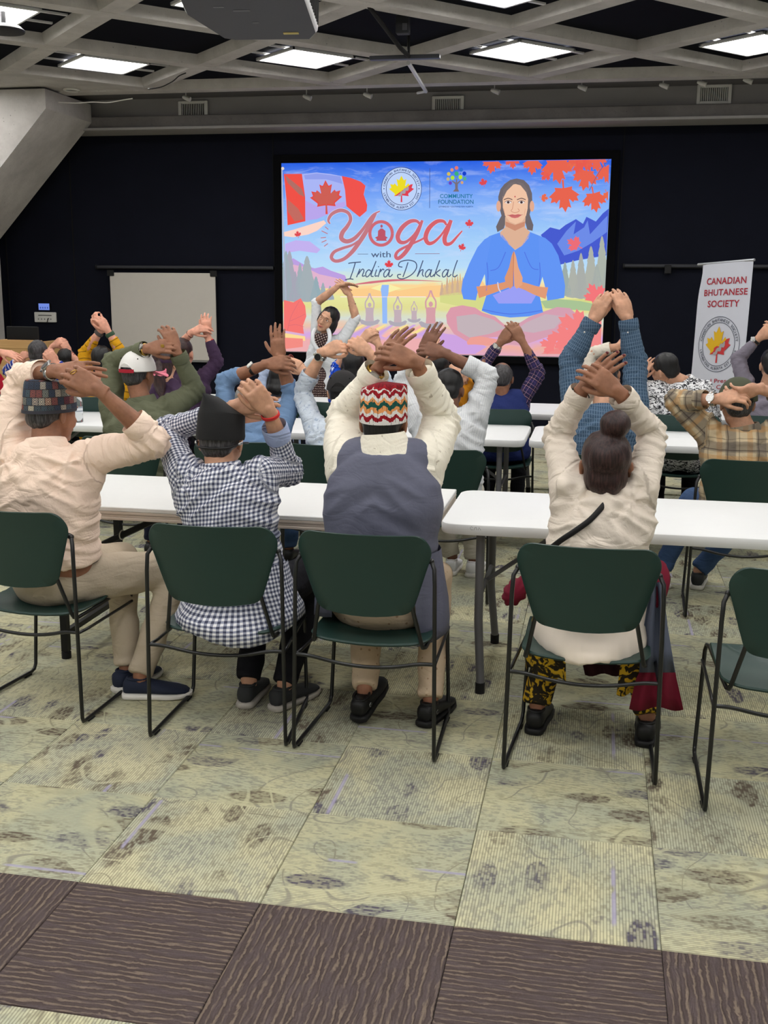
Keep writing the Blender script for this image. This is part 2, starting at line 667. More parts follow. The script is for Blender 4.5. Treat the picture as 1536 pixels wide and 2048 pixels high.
pan = None
PN = {(0, 0): 'square LED ceiling panel left of the projector screen, second along the front row', (-1, 0): 'square LED ceiling panel beside the concrete column head',
      (1, 0): 'square LED ceiling panel above the right half of the projected slide', (2, 0): 'square LED ceiling panel at the right edge, front row',
      (1, 1): 'LED ceiling panel cut off by the top edge of the photo, right of the cable', (0, 1): 'LED ceiling panel peeking out behind the projector'}
for m_ in range(0, 7):
    for k in range(-2, 4):
        X, Y = NX + 2 * DX * k, NY - DY - 2 * DY * m_
        if not (XL + .6 < X < XR - .6) or Y < YB + .6:
            continue
        if pan is None:
            pan = o = make_panel()
        else:
            o = copy_tree(pan)
        o.location = (X, Y, ZP)
        o.rotation_euler = (0, 0, SQ)
        if (k, m_) in PN:
            o['label'] = PN[(k, m_)]
            o['group'] = 'front LED ceiling panels'
        else:
            o['label'] = 'square LED ceiling panel out of view overhead'
            o['group'] = 'LED ceiling panels out of view'

# ---- vents on the bulkhead
for px, py, lab in ((387, 220, 'white louvred air vent at the left end of the bulkhead'), (896, 211, 'white louvred air vent above the middle of the slide'), (1428, 189, 'white louvred air vent at the right end of the bulkhead')):
    c = atY(px, py, 11.985)
    t_ = thing('air_vent', lab, 'vent', tuple(c), group='air vents on the bulkhead')
    w, h = .335, .185
    for sx in (-1, 1):
        Geo().box((sx * (w / 2 - .017), -.008, 0), (.034, .03, h), bev=.004).build('frame', M_WHITEM, t_)
        Geo().box((0, -.008, sx * (h / 2 - .014)), (w - .068, .03, .028), bev=.004).build('frame', M_WHITEM, t_)
    Geo().box((0, .01, 0), (w - .05, .008, h - .04)).build('duct', M_DARKHOLE, t_)
    for k in range(13):
        Geo().box((-.122 + k * .0203, -.004, 0), (.007, .016, h - .05), rotz(.5)).build('louvre', M_WHITEM, t_)

# ---- small wall-washer lights behind the edge beam
for k, (px, py) in enumerate(((372, 196), (613, 194), (734, 190), (989, 182), (1163, 175), (1326, 171), (1402, 166), (1494, 161))):
    c = atY(px, py, 11.62)
    t_ = thing('spotlight', ['small white', 'small dull', 'small lit-looking', 'small bright', 'small grey', 'small slanting', 'small white-tipped', 'small white'][k] + ' spotlight head under the soffit, number %d from the left' % (k + 1), 'spotlight', tuple(c), group='spotlights under the soffit')
    t_['label'] = ['leftmost small white spotlight head, just above the left vent', 'small grey spotlight head second from the left under the beam', 'pale spotlight head left of the middle vent', 'bright tilted spotlight head right of the middle vent',
                   'tilted spotlight head fifth from the left under the beam', 'tilted spotlight head left of the right vent', 'white spotlight head above the right vent', 'rightmost white spotlight head under the beam'][k]
    Geo().tube([(0, 0, .11), (0, 0, .0)], .006, 6).build('stem', M_WHITEM, t_)
    Geo().tube([(-.035, 0, .012), (-.01, -.004, .004), (.05, -.01, -.018)], [.014, .022, .026], 10).build('head', M_WHITEM, t_, smooth=True, auto=40)
c = atZ(143, 180, 3.605)
t_ = thing('recessed_light', 'round recessed downlight in the concrete slab above the column', 'light', tuple(c))
Geo().tube([(.075 * math.cos(a), .075 * math.sin(a), 0) for a in np.linspace(0, 6.283, 20, endpoint=False)], .012, 6, closed=True).build('ring', M_WHITEM, t_, smooth=True)
Geo().tube([(0, 0, 0), (0, 0, .02)], .066, 16).build('lamp', mat('lamp_grey', (120, 118, 116), .5), t_)
# dark ceiling speaker at the far left
c = atZ(8, 66, 3.5)
t_ = thing('ceiling_speaker', 'round dark ceiling fixture at the upper left edge', 'speaker', tuple(c))
Geo().loft([[(r * math.cos(a), r * math.sin(a), z) for a in np.linspace(0, 6.283, 24, endpoint=False)] for r, z in ((.10, .0), (.15, .006), (.155, .02), (.12, .05), (.05, .06))]).build('dish', mat('speaker_black', (34, 34, 38), .6), t_, smooth=True, auto=40)
Geo().tube([(0, 0, .05), (0, 0, .7)], .02, 8).build('stem', M_BLKMETAL, t_)

# ---- hanging rail + white board, control panels on the wall
def wall_box(px0, py0, px1, py1, Y, th):
    a, b_ = atY(px0, py0, Y), atY(px1, py1, Y)
    return ((a[0] + b_[0]) / 2, Y + th / 2, (a[2] + b_[2]) / 2), (abs(b_[0] - a[0]), th, abs(a[2] - b_[2]))


M_RAIL = mat('rail_grey', (58, 59, 64), .45, .5, vary=.05)
for lab, p0, p1 in (('dark grey hanging rail on the wall left of the screen', (190, 530), (546, 540)), ('dark grey hanging rail on the wall right of the screen', (1246, 526), (1700, 540))):
    a, b_ = atY(*p0, 12.24), atY(*p1, 12.24)
    zc = atY((p0[0] + p1[0]) / 2 if p0[0] < 1000 else 1330, 535 if p0[0] < 1000 else 532, 12.24)[2]
    t_ = thing('hanging_rail', lab, 'rail', ((a[0] + b_[0]) / 2, 12.27, zc))
    L = abs(b_[0] - a[0])
    Geo().box((0, 0, 0), (L, .05, .042), bev=.006).build('rail', M_RAIL, t_)
    Geo().box((0, -.028, -.012), (L - .01, .006, .008)).build('groove', M_DARKHOLE, t_)
    Geo().box((-L / 2 + .01, -.002, 0), (.02, .058, .05), bev=.004).build('end_cap', M_BLKMETAL, t_)
    if p0[0] > 1000:
        q = atY(1336, 541, 12.2)
        Geo().box((q[0] - (a[0] + b_[0]) / 2, -.03, -.035), (.07, .03, .09), bev=.005).build('clip', M_BLKMETAL, t_)
c, sz = wall_box(219, 545, 434, 722, 12.215, .02)
t_ = thing('whiteboard', 'large blank whiteboard hanging from the rail left of the screen', 'whiteboard', c)
Geo().box((0, 0, 0), sz, bev=.006).build('board', mat('whiteboard_cream', (196, 191, 183), .35, vary=.03), t_)
for sx in (-1, 1):
    Geo().box((sx * (sz[0] / 2 - .015), -.016, sz[2] / 2 - .004), (.085, .012, .07), bev=.004).build('hanger', M_BLKMETAL, t_)
Geo().box((0, 0, -sz[2] / 2 - .01), (sz[0], .03, .02), bev=.004).build('edge_strip', mat('alu_strip', (150, 150, 150), .35, .6), t_)
c, sz = wall_box(68, 624, 112, 645, 12.27, .025)
t_ = thing('wall_panel', 'white control plate with knobs on the dark wall at left', 'wall panel', c)
Geo().box((0, 0, 0), sz, bev=.006).build('plate', M_WHITEM, t_)
Geo().box((.0, -.013, sz[2] * .18), (sz[0] * .62, .004, .008)).build('slot', M_DARKHOLE, t_)
for k in range(5):
    Geo().box((-.085 + k * .04, -.014, -.022), (.014, .006, .018), bev=.003).build('socket', mat('socket_grey', (130, 130, 128), .5), t_)
Geo().tube([(.05, -.02, -.01), (.045, -.04, -.03), (.03, -.03, -.07)], .005, 6).build('plug', M_BLKMETAL, t_)
c, sz = wall_box(76, 606, 100, 621, 12.27, .02)
t_ = thing('touch_panel', 'small glowing blue touch screen above the white control plate', 'touch screen', c)
Geo().box((0, 0, 0), sz, bev=.005).build('case', M_BLKMETAL, t_)
Geo().box((0, -.011, 0), (sz[0] * .92, .002, sz[2] * .88)).build('screen', emit('touch_glow', (120, 146, 232), .9), t_)
for k in range(4):
    Geo().box((-.045 + k * .03, -.0125, -.012), (.014, .001, .022)).build('icon', emit('touch_icon', (70, 92, 170), .9), t_)
# ================================================================ furniture
M_GREEN = mat('green_plastic', (28, 54, 49), .42, vary=.10, vscale=5, bump=.05, bscale=500, bdist=.001, spec=.4)
M_ROD = mat('black_rod', (15, 16, 18), .32, .0, vary=.05, spec=.5)
M_TBL = mat('white_table', (222, 223, 223), .48, vary=.025, vscale=5, bump=.04, bscale=500, bdist=.001)
M_TBL2 = mat('white_laminate', (221, 221, 219), .42, vary=.02, vscale=30)
M_TEDGE = mat('laminate_edge', (196, 184, 172), .55, vary=.05)
M_TLEG = mat('table_leg_grey', (104, 104, 108), .5, .15, vary=.06)
M_RUBBER = mat('rubber_black', (14, 14, 15), .8, vary=.1)


def plate(outline, fn, th, scales=(1, .985, .8, .55, .28)):
    """a curved plastic shell: outline (x,z pairs) bent by fn(x,z)->(x,y,z), thickness th along y"""
    g = Geo()
    o = np.asarray(outline, float)
    c = o.mean(0)
    rings = []
    for s, dy in [(scales[k], -th / 2) for k in range(len(scales) - 1, 0, -1)] + [(1, 0.0)] + [(scales[k], th / 2) for k in range(1, len(scales))]:
        q = c + (o - c) * s
        rings.append([np.array(fn(x, z)) + np.array([0, dy, 0]) for x, z in q])
    return g.loft(rings)


def trap(w1, w0, h, r1, r0, bow=.0, n=6):
    """rounded trapezoid standing on z=0: width w0 below, w1 above"""
    P = [(-w0 / 2, 0), (w0 / 2, 0), (w1 / 2, h * .80), (w1 / 2 - .035, h), (-w1 / 2 + .035, h), (-w1 / 2, h * .80)]
    R = [r0, r0, r1, r1 * .6, r1 * .6, r1]
    out = []
    m = len(P)
    for i in range(m):
        p, a, b = np.array(P[i]), np.array(P[i - 1]), np.array(P[(i + 1) % m])
        u, v = (a - p) / np.linalg.norm(a - p), (b - p) / np.linalg.norm(b - p)
        e = min(R[i], .48 * np.linalg.norm(a - p), .48 * np.linalg.norm(b - p))
        for k in range(n + 1):
            t = k / n
            out.append((1 - t) ** 2 * (p + u * e) + 2 * t * (1 - t) * p + t * t * (p + v * e))
    out = np.array(out)
    dens = []
    for i in range(len(out)):
        a, b = out[i], out[(i + 1) % len(out)]
        k = max(1, int(np.linalg.norm(b - a) / .04))
        for j in range(k):
            dens.append(a + (b - a) * j / k)
    dens = np.array(dens)
    dens[:, 1] -= bow * (1 - (dens[:, 0] / (w0 / 2)) ** 2) * (dens[:, 1] < h * .25) * 1.0
    return dens


def make_chair():
    t_ = thing('stacking_chair', 'x', 'chair')
    # backrest
    def bend(x, z):
        return (x, -.012 + .9 * x * x - .055 * (z - .54) / .3 - .10 * max(0, z - .73) ** 1.3, z)
    o = trap(.492, .345, .305, .095, .035, .018)
    o[:, 1] = o[:, 1] * .97 + .553
    plate(o, bend, .012).build('backrest', M_GREEN, t_, smooth=True, auto=50)
    # seat
    so = np.array(rrect(.45, .43, .07, 5))
    dens = []
    for i in range(len(so)):
        a, b = so[i], so[(i + 1) % len(so)]
        k = max(1, int(np.linalg.norm(b - a) / .06))
        dens += [a + (b - a) * j / k for j in range(k)]
    so = np.array(dens)
    rings = []
    for s, dz in [(s, -.006) for s in (.3, .6, .85, .985)] + [(1, 0)] + [(s, .006) for s in (.985, .85, .6, .3)]:
        q = so * s
        rings.append([(x, y + .255, .432 + dz - .022 * (1 - (x / .225) ** 2) * (y < .12) + .03 * (y / .21) * (y > 0) - .035 * max(0, y - .14) / .07 + .25 * max(0, -y - .13) ** 1.0 * .2) for x, y in q])
    Geo().loft(rings).build('seat', M_GREEN, t_, smooth=True, auto=50)
    for s in (-1, 1):
        side = [(s * .236, .018, .745), (s * .250, .0, .72), (s * .253, -.004, .66), (s * .262, -.012, .03), (s * .262, -.006, .014), (s * .262, .012, .012), (s * .245, .43, .012), (s * .244, .452, .018), (s * .242, .462, .04),
                (s * .228, .478, .40), (s * .224, .470, .423), (s * .218, .44, .428), (s * .212, .25, .412), (s * .208, .085, .405), (s * .203, .062, .411), (s * .199, .052, .43), (s * .172, .012, .57), (s * .168, .008, .595)]
        P = np.array(side)
        Geo().tube(P, .0078, 8).build('side_frame', M_ROD, t_, smooth=True, auto=60)
        Geo().tube([(s * .2575, -.008, .372), (s * .252, .08, .366), (s * .236, .47, .365)], .0062, 8).build('side_bar', M_ROD, t_, smooth=True)
        for y in (.05, .40):
            Geo().box((s * (.262 - .04 * y), y, .004), (.018, .05, .009), bev=.003).build('glide', M_RUBBER, t_)
        Geo().tube([(s * .236, .018, .745), (s * .222, .022, .749)], .011, 8, 'round').build('bolt', M_ROD, t_, smooth=True)
    Geo().tube(catmull([(-.257, -.006, .375), (-.20, .0, .37), (-.10, .018, .345), (0, .024, .336), (.10, .018, .345), (.20, .0, .37), (.257, -.006, .375)], 4), .0072, 8).build('cross_bar', M_ROD, t_, smooth=True)
    return t_


def screen_xy(P):
    d = np.asarray(P, float) - CAM
    z = d @ FW
    return 768 + FPX * (d @ RT) / z, 1024 - FPX * (d @ UP) / z


CH0 = None


def chair(x, y, rz, label, group='green stacking chairs'):
    global CH0
    if CH0 is None:
        CH0 = o = make_chair()
    else:
        o = copy_tree(CH0)
    o.location = (x, y, 0)
    o.rotation_euler = (0, 0, rz)
    tag(o, label, 'chair', group)
    return o


# front row: placed by their back feet on the floor
chair(-2.165, 3.74, math.radians(-4), 'green stacking chair under the person in the peach shirt')
chair(-1.335, 3.665, math.radians(3), 'green stacking chair under the person in the gingham shirt')
chair(-.775, 3.66, math.radians(-1), 'green stacking chair under the person in the grey vest')
chair(.0, 3.64, math.radians(-2), 'green stacking chair under the person with the hair bun')
chair(.675, 3.475, math.radians(2), 'empty green stacking chair at the right edge, nearest the camera')


def table(x0, x1, y0, label, style=0):
    L, D, Z = x1 - x0, .76, .737
    t_ = thing('folding_table', label, 'table', ((x0 + x1) / 2, y0 + D / 2, 0), group='white folding tables')
    if style == 0:
        rings = []
        for sc, z in ((-.02, -.047), (-.004, -.045), (0, -.038), (0, -.010), (-.003, -.003), (-.010, 0)):
            rings.append([(x, y, Z + z) for x, y in rrect(L + 2 * sc, D + 2 * sc, .07 + sc, 6)])
        Geo().loft(rings).build('table_top', M_TBL, t_, smooth=True, auto=40)
        for s in (-1, 1):
            ex = s * (L / 2 - .16)
            for q in (-1, 1):
                leg = Geo().tube([(ex, q * .27, Z - .04), (ex, q * .275, .30), (ex - s * .02, q * .33, .05), (ex - s * .02, q * .335, .03)], [.0185, .0185, .0175, .0175], 10)
                lo = leg.build('leg', M_TLEG, t_, smooth=True, auto=40)
                Geo().tube([(ex - s * .02, q * .334, .045), (ex - s * .02, q * .337, .0)], .0205, 10).build('rubber_foot', M_RUBBER, lo)
            Geo().tube([(ex, -.27, .40), (ex, .27, .40)], .011, 8).build('leg_bar', M_TLEG, t_)
            Geo().tube([(ex, 0, .40), (ex - s * .38, 0, Z - .05)], .010, 8).build('brace', M_TLEG, t_)
            Geo().tube([(ex, -.29, Z - .055), (ex, .29, Z - .055)], .016, 8).build('leg_bar', M_TLEG, t_)
    else:
        Geo().box((0, 0, Z - .010), (L, D, .020), bev=.003).build('table_top', M_TBL2, t_)
        for k, (zz, ex) in enumerate(((-.0265, .0), (-.040, -.004), (-.052, .0))):
            Geo().box((0, 0, Z + zz), (L + ex, D + ex, .0125 if k != 1 else .012), bev=.002).build('edge_band', M_TEDGE, t_)
        for s in (-1, 1):
            ex = s * (L / 2 - .30)
            for q in (-1, 1):
                lo = Geo().box((ex, q * .30, .36), (.032, .032, .65)).build('leg', M_BLKMETAL, t_)
                Geo().tube([(ex, q * .30, .03), (ex, q * .30, .0)], .022, 10).build('rubber_foot', M_RUBBER, lo)
            Geo().box((ex, 0, .12), (.025, .60, .025)).build('leg_bar', M_BLKMETAL, t_)
            Geo().box((ex, 0, .66), (.03, .62, .03)).build('leg_bar', M_BLKMETAL, t_)
            br = Geo().tube([(ex, 0, .44), (ex - s * .44, 0, .655)], .011, 8, flat=1.4).build('brace', M_BLKMETAL, t_)
            Geo().tube([(ex - s * .16 + .012 * math.cos(a) * .3, .022 * math.cos(a), .52 + .022 * math.sin(a)) for a in np.linspace(0, 6.283, 12, endpoint=False)], .003, 6, closed=True).build('lock_ring', M_ALU, br)
            Geo().tube([(ex, -.3, .44), (ex, .3, .44)], .010, 8).build('leg_bar', M_BLKMETAL, t_)
    return t_


T1L = table(-2.63, -.632, 4.337, 'white laminate table with ribbed edge in front of the peach and gingham shirts', 1)
T1R = table(-.606, 1.224, 4.337, 'white folding table marked on its edge, in front of the hair bun')
T2B = table(-4.09, -2.27, 6.83, 'white folding table behind the green jacket, second row')
T2A = table(-2.245, -.43, 6.83, 'white folding table before the light blue and pale grey shirts')
T2C = table(-.404, 1.426, 6.83, 'white folding table before the blue striped shirt, second row at right')
T3C = table(-4.42, -2.60, 8.29, 'white folding table beyond the purple sleeve, third row at left')
T3A = table(-2.575, -.73, 8.29, 'white folding table beyond the navy vest, third row in the middle')
T3B = table(-.70, 1.13, 8.29, 'white folding table beyond the floral shirt, third row')
T3D = table(1.15, 2.98, 8.29, 'white folding table at the right end of the third row')
# the hand-written mark on the table edge
M_INK = mat('grey_ink', (92, 92, 92), .7, vary=0)
c = atY(950, 1058, 4.334)
cx, cz = c[0] - (-.606 + 1.224) / 2, c[2]
for k, pts in enumerate(([(.012, .006), (.004, .009), (0, .002), (.004, -.005), (.012, -.004)], [(.016, -.006), (.022, .008), (.026, .007), (.029, -.005)], [(.034, -.005), (.038, .008), (.044, -.002), (.046, -.005)])):
    Geo().tube([(cx - .02 + a * .95, -.3805, cz + b_ * .95) for a, b_ in pts], .0007, 5).build('ink_mark', M_INK, T1R)

# ---- projection screen: fixed frame with black border
SX0, SX1, SZ0, SZ1, SYP = -3.5585, .0378, .912, 2.982, 12.255
t_scr = thing('projection_screen', 'large bright projection screen showing the yoga slide', 'screen', ((SX0 + SX1) / 2, SYP, SZ0))
SCW, SCH = SX1 - SX0, SZ1 - SZ0
M_FELT = mat('screen_felt', (9, 9, 12), .95, vary=.1, spec=.1)
for sx in (-1, 1):
    Geo().box((sx * (SCW / 2 + .045), .012, SCH / 2), (.09, .055, SCH + .18), bev=.008).build('frame', M_FELT, t_scr)
Geo().box((0, .012, SCH + .045), (SCW, .055, .09), bev=.008).build('frame', M_FELT, t_scr)
Geo().box((0, .012, -.045), (SCW, .055, .09), bev=.008).build('frame', M_FELT, t_scr)
Geo().box((0, -.0, -.012), (SCW, .03, .02), bev=.004).build('bottom_strip', mat('strip_grey', (150, 146, 152), .5), t_scr)

# ---- lectern at the far left with a monitor
M_OAK, t, b = new_mat('oak_veneer', .5)
co = t.coords()
gr = t.noise(t.mapping(co, (3, 3, 40)), 1.0, 4, .6, .6)
t.t.links.new(t.mix(gr, lin((178, 134, 82)), lin((214, 175, 120))), b.inputs['Base Color'])
t_ = thing('lectern', 'oak veneer lectern at the far left edge, in front of the dark wall', 'lectern', (-6.02, 10.75, 0))
for sx in (-1, 1):
    Geo().box((sx * .295, .15, .53), (.03, .50, 1.06), bev=.004).build('side_panel', M_OAK, t_)
Geo().box((0, -.085, .50), (.56, .025, 1.0), bev=.003).build('front_panel', M_OAK, t_)
Geo().box((0, .14, .86), (.56, .42, .02)).build('shelf', M_OAK, t_)
Geo().box((0, .16, .99), (.56, .44, .025), bev=.004).build('top', M_OAK, t_)
Geo().box((0, -.09, 1.03), (.62, .03, .09), bev=.004).build('front_rail', M_OAK, t_)
Geo().box((0, .1, .04), (.58, .42, .08)).build('plinth', M_BLKMETAL, t_)
t_ = thing('monitor', 'black computer monitor standing on the lectern', 'monitor', (-6.02, 10.85, 1.0025))
Geo().box((0, 0, .008), (.2, .14, .014), bev=.004).build('base', M_BLKMETAL, t_)
Geo().box((0, .01, .06), (.04, .02, .10)).build('stand', M_BLKMETAL, t_)
Geo().box((0, -.01, .13), (.36, .03, .15), bev=.006).build('screen_back', mat('monitor_black', (8, 8, 10), .5), t_)

# ---- projector under the ceiling
t_ = thing('projector', 'grey and white ceiling projector hanging at the top of the photo', 'projector', (-1.70, 5.34, 2.925), rz=math.radians(0))
t_.rotation_euler = (math.radians(-11), 0, math.radians(6))
M_PW = mat('projector_white', (204, 204, 206), .45, vary=.03)
M_PG = mat('projector_grey', (70, 71, 80), .5, vary=.05)
w, dp, h = .60, .52, .19
prof = [(-w / 2 + .015, -dp / 2), (w / 2 - .04, -dp / 2), (w / 2, -dp / 2 + .05), (w / 2, dp / 2 - .07), (w / 2 - .04, dp / 2), (-w / 2 + .17, dp / 2), (-w / 2 + .12, dp / 2 - .02), (-w / 2, dp / 2 - .30)]
pr_ = np.array(prof)
rings = [[(x * s, y * s, z) for x, y in pr_] for s, z in ((.97, .0), (.995, .012), (1.0, .03), (1.0, h - .03), (.97, h))]
Geo().loft(rings).build('body', M_PW, t_, smooth=True, auto=30)
rings = [[(x * s, y * s, z) for x, y in pr_] for s, z in ((.955, -.004), (.972, .002))]
Geo().loft(rings).build('base_plate', M_PG, t_)
for k in range(11):
    Geo().box((w / 2 + .001, -.17 + k * .034, .10), (.006, .014, .13)).build('grille_slot', M_DARKHOLE, t_)
Geo().box((.17, .175, -.006), (.075, .018, .003)).build('warning_label', mat('label_yellow', (206, 188, 120), .6), t_)
for x, y, lx in ((-.12, -.12, .05), (-.02, -.08, .08), (.02, .05, .03)):
    Geo().box((x, y, -.0055), (lx, .007, .002)).build('marking', mat('marking_grey', (128, 128, 136), .6), t_)
Geo().box((.2625, .21, .004), (.02, .012, .006)).build('indicator', emit('indicator_blue', (70, 90, 230), 1.2), t_)
Geo().tube([(.03, dp / 2 - .01, .09), (.03, dp / 2 + .045, .09)], [.06, .052], 18).build('lens', M_BLKMETAL, t_, smooth=True, auto=40)
Geo().tube([(0, 0, h), (0, -.13, .77)], .024, 10).build('mount_pole', M_BLKMETAL, t_)
Geo().box((0, 0, h + .015), (.3, .26, .03), bev=.005).build('mount_plate', M_BLKMETAL, t_)

# ---- T-bar, cable and pipe under the beams
a = atY(740, 118, 9.0); b_ = atY(880, 112, 9.0)
t_ = thing('ceiling_bracket', 'dark T-shaped ceiling bracket with a pale pipe in front of the beams', 'bracket', tuple((a + b_) / 2))
Lb = b_[0] - a[0]
Geo().box((0, 0, 0), (Lb, .06, .03), bev=.004).build('bar', M_RAIL, t_)
pa, pb, pc = atY(817, 126, 9.1) - (a + b_) / 2, atY(852, 183, 10.9) - (a + b_) / 2, atY(835, 186, 11.1) - (a + b_) / 2
Geo().tube([pa, pb], .017, 8).build('pipe', M_PW, t_, smooth=True, auto=40)
Geo().tube([pb, pc], .012, 8).build('pipe_elbow', M_PW, t_, smooth=True, auto=40)
Geo().tube([(.02, .05, 0), (.02, .05, .27)], .012, 6).build('hanger_rod', M_BLKMETAL, t_)
Geo().tube([atY(p, q, Y) for p, q, Y in ((700, -40, 7.9), (745, 22, 8.2), (775, 62, 8.6), (800, 95, 8.85), (818, 113, 8.97))], .017, 8).build('ceiling_cable', M_RUBBER, None, smooth=True)
tag(bpy.data.objects['ceiling_cable'], 'thick black cable running from the ceiling to the bracket', 'cable')
c = atY(806, 50, 8.6)
t_ = thing('junction_box', 'small dark box up in the ceiling cell above the bracket', 'box', tuple(c))
Geo().box((0, 0, .0), (.10, .08, .13), bev=.006).build('box_body', mat('junction_dark', (30, 31, 36), .6), t_)
Geo().box((.02, -.042, -.02), (.035, .006, .05), bev=.002).build('cover', mat('junction_cover', (70, 70, 76), .6), t_)
Geo().tube([(0, 0, .06), (0, 0, .10)], .008, 6).build('hanger_rod', M_BLKMETAL, t_)
# ================================================================ the projected slide (flat print on the screen) and the banner
TMP = bpy.data.scenes.new('tmp')


def text_geo(body, offset=0.0, shear=0.0, spacing=1.0):
    """outline letters as flat polygons; unit size, origin at the left baseline"""
    cu = bpy.data.curves.new('t', 'FONT')
    cu.body = body
    cu.size = 1.0
    cu.offset = offset
    cu.shear = shear
    cu.space_character = spacing
    cu.resolution_u = 3
    cu.fill_mode = 'FRONT'
    o = bpy.data.objects.new('t', cu)
    TMP.collection.objects.link(o)
    with bpy.context.temp_override(scene=TMP, view_layer=TMP.view_layers[0]):
        dg = bpy.context.evaluated_depsgraph_get()
        me = bpy.data.meshes.new_from_object(o.evaluated_get(dg))
    V = np.array([v.co[:2] for v in me.vertices])
    F = [tuple(p.vertices) for p in me.polygons]
    bpy.data.objects.remove(o)
    bpy.data.curves.remove(cu)
    bpy.data.meshes.remove(me)
    return V, F


_glyph = {}


def ring_text(body, fn, r, size, a0, a1, flip=False, off=.01):
    """letters set round a circle; fn(x,y) maps the unit plane into the target"""
    out = []
    n = len(body)
    for i, ch in enumerate(body):
        if ch == ' ':
            continue
        if ch not in _glyph:
            _glyph[ch] = text_geo(ch, off)
        gv, gf = _glyph[ch]
        w = gv[:, 0].max() + gv[:, 0].min()
        a = a0 + (a1 - a0) * (i + .5) / n
        q = (gv - np.array([w / 2, .35])) * size
        if flip:
            rad = np.array([math.sin(a), math.cos(a)])
            tan = np.array([-math.cos(a), math.sin(a)])
            P = rad * r + q[:, :1] * tan * 1 - q[:, 1:] * rad
        else:
            rad = np.array([math.sin(a), math.cos(a)])
            tan = np.array([math.cos(a), -math.sin(a)])
            P = rad * r + q[:, :1] * tan + q[:, 1:] * rad
        out.append(([fn(*p) for p in P], gf))
    return out


LEAF_R = [(0, 1), (.10, .80), (.13, .79), (.235, .845), (.175, .52), (.20, .50), (.33, .64), (.37, .565), (.54, .60), (.485, .43), (.52, .40), (.60, .37), (.33, .15), (.32, .12), (.345, .02), (.045, .06), (.03, .045), (.04, -.26), (0, -.26)]
LEAF = np.array(LEAF_R + [(-x, y) for x, y in LEAF_R[::-1][1:-1]]) - np.array([0, .4])


def ribbon(pts, w):
    P = np.asarray(pts, float)
    w = np.full(len(P), w, float) if np.isscalar(w) else np.interp(np.linspace(0, 1, len(P)), np.linspace(0, 1, len(w)), w)
    T = np.gradient(P, axis=0)
    T /= np.maximum(1e-9, np.linalg.norm(T, axis=1))[:, None]
    Nn = np.stack([-T[:, 1], T[:, 0]], 1)
    A, B = P + Nn * w[:, None] / 2, P - Nn * w[:, None] / 2
    V = np.concatenate([A, B])
    n = len(P)
    return V, [(i, i + 1, n + i + 1, n + i) for i in range(n - 1)]


SO = np.array([(SX0 + SX1) / 2, SYP, SZ0])
SK = [0]


def sl(px, py, k):
    p = atY(px, py, SYP - .001 * k)
    return p - SO


def s_mesh(name, V2, F, m, k, parent=None):
    g = Geo()
    g.add([sl(x, y, k) for x, y in V2], F)
    me = bpy.data.meshes.new(name)
    me.from_pydata(g.V, [], g.F)
    me.materials.append(m)
    return link(name, me, parent or t_scr)


def s_poly(name, pts, col, k, st=1.0):
    m = emit('slide_%d_%d_%d' % tuple(int(c) for c in col), col, st) if isinstance(col, tuple) else col
    return s_mesh(name, pts, [tuple(range(len(pts)))], m, k)


def s_ell(name, c, r, col, k, n=28):
    return s_poly(name, [(c[0] + r[0] * math.cos(a), c[1] + r[1] * math.sin(a)) for a in np.linspace(0, 6.283, n, endpoint=False)], col, k)


def s_ring(name, c, r, w, col, k, n=40, ry=None):
    a = np.linspace(0, 2 * np.pi, n + 1)
    P = np.stack([c[0] + r * np.cos(a), c[1] + (ry or r) * np.sin(a)], 1)
    V, F = ribbon(P, w)
    return s_mesh(name, V, F, emit('slide_%d_%d_%d' % col, col), k)


def s_line(name, pts, w, col, k, sm=True):
    if name in ('title_letter',):
        V, F = ribbon(catmull(pts, 5), [q + 2.0 for q in w])
        s_mesh('letter_outline', V, F, emit('slide_outline', (206, 214, 246)), k - .5)
    V, F = ribbon(catmull(pts, 5) if sm else pts, w)
    m = emit('slide_%d_%d_%d' % col, col) if isinstance(col, tuple) else col
    return s_mesh(name, V, F, m, k)


def s_leaf(c, s, rot, col, k, name='maple_leaf'):
    a = math.radians(rot)
    return s_poly(name, [(c[0] + s * (x * math.cos(a) - y * math.sin(a)), c[1] - s * (x * math.sin(a) + y * math.cos(a))) for x, y in LEAF], col, k)


def s_text(name, body, x0, x1, yb, h, col, k, off=.0, shear=0.0, spacing=1.0):
    V, F = text_geo(body, off, shear, spacing)
    lo, hi = V.min(0), V.max(0)
    cap = .72
    V = np.stack([x0 + (V[:, 0] - lo[0]) / (hi[0] - lo[0]) * (x1 - x0), yb - V[:, 1] / cap * h], 1)
    return s_mesh(name, V, F, emit('slide_%d_%d_%d' % col, col), k)


c3 = lambda x, y: (540 + x / 4.267, 300 + y / 4.267)
c4 = lambda x, y: (880 + x / 4.267, 300 + y / 4.267)
C3 = lambda L: [c3(*p) for p in L]
C4 = lambda L: [c4(*p) for p in L]

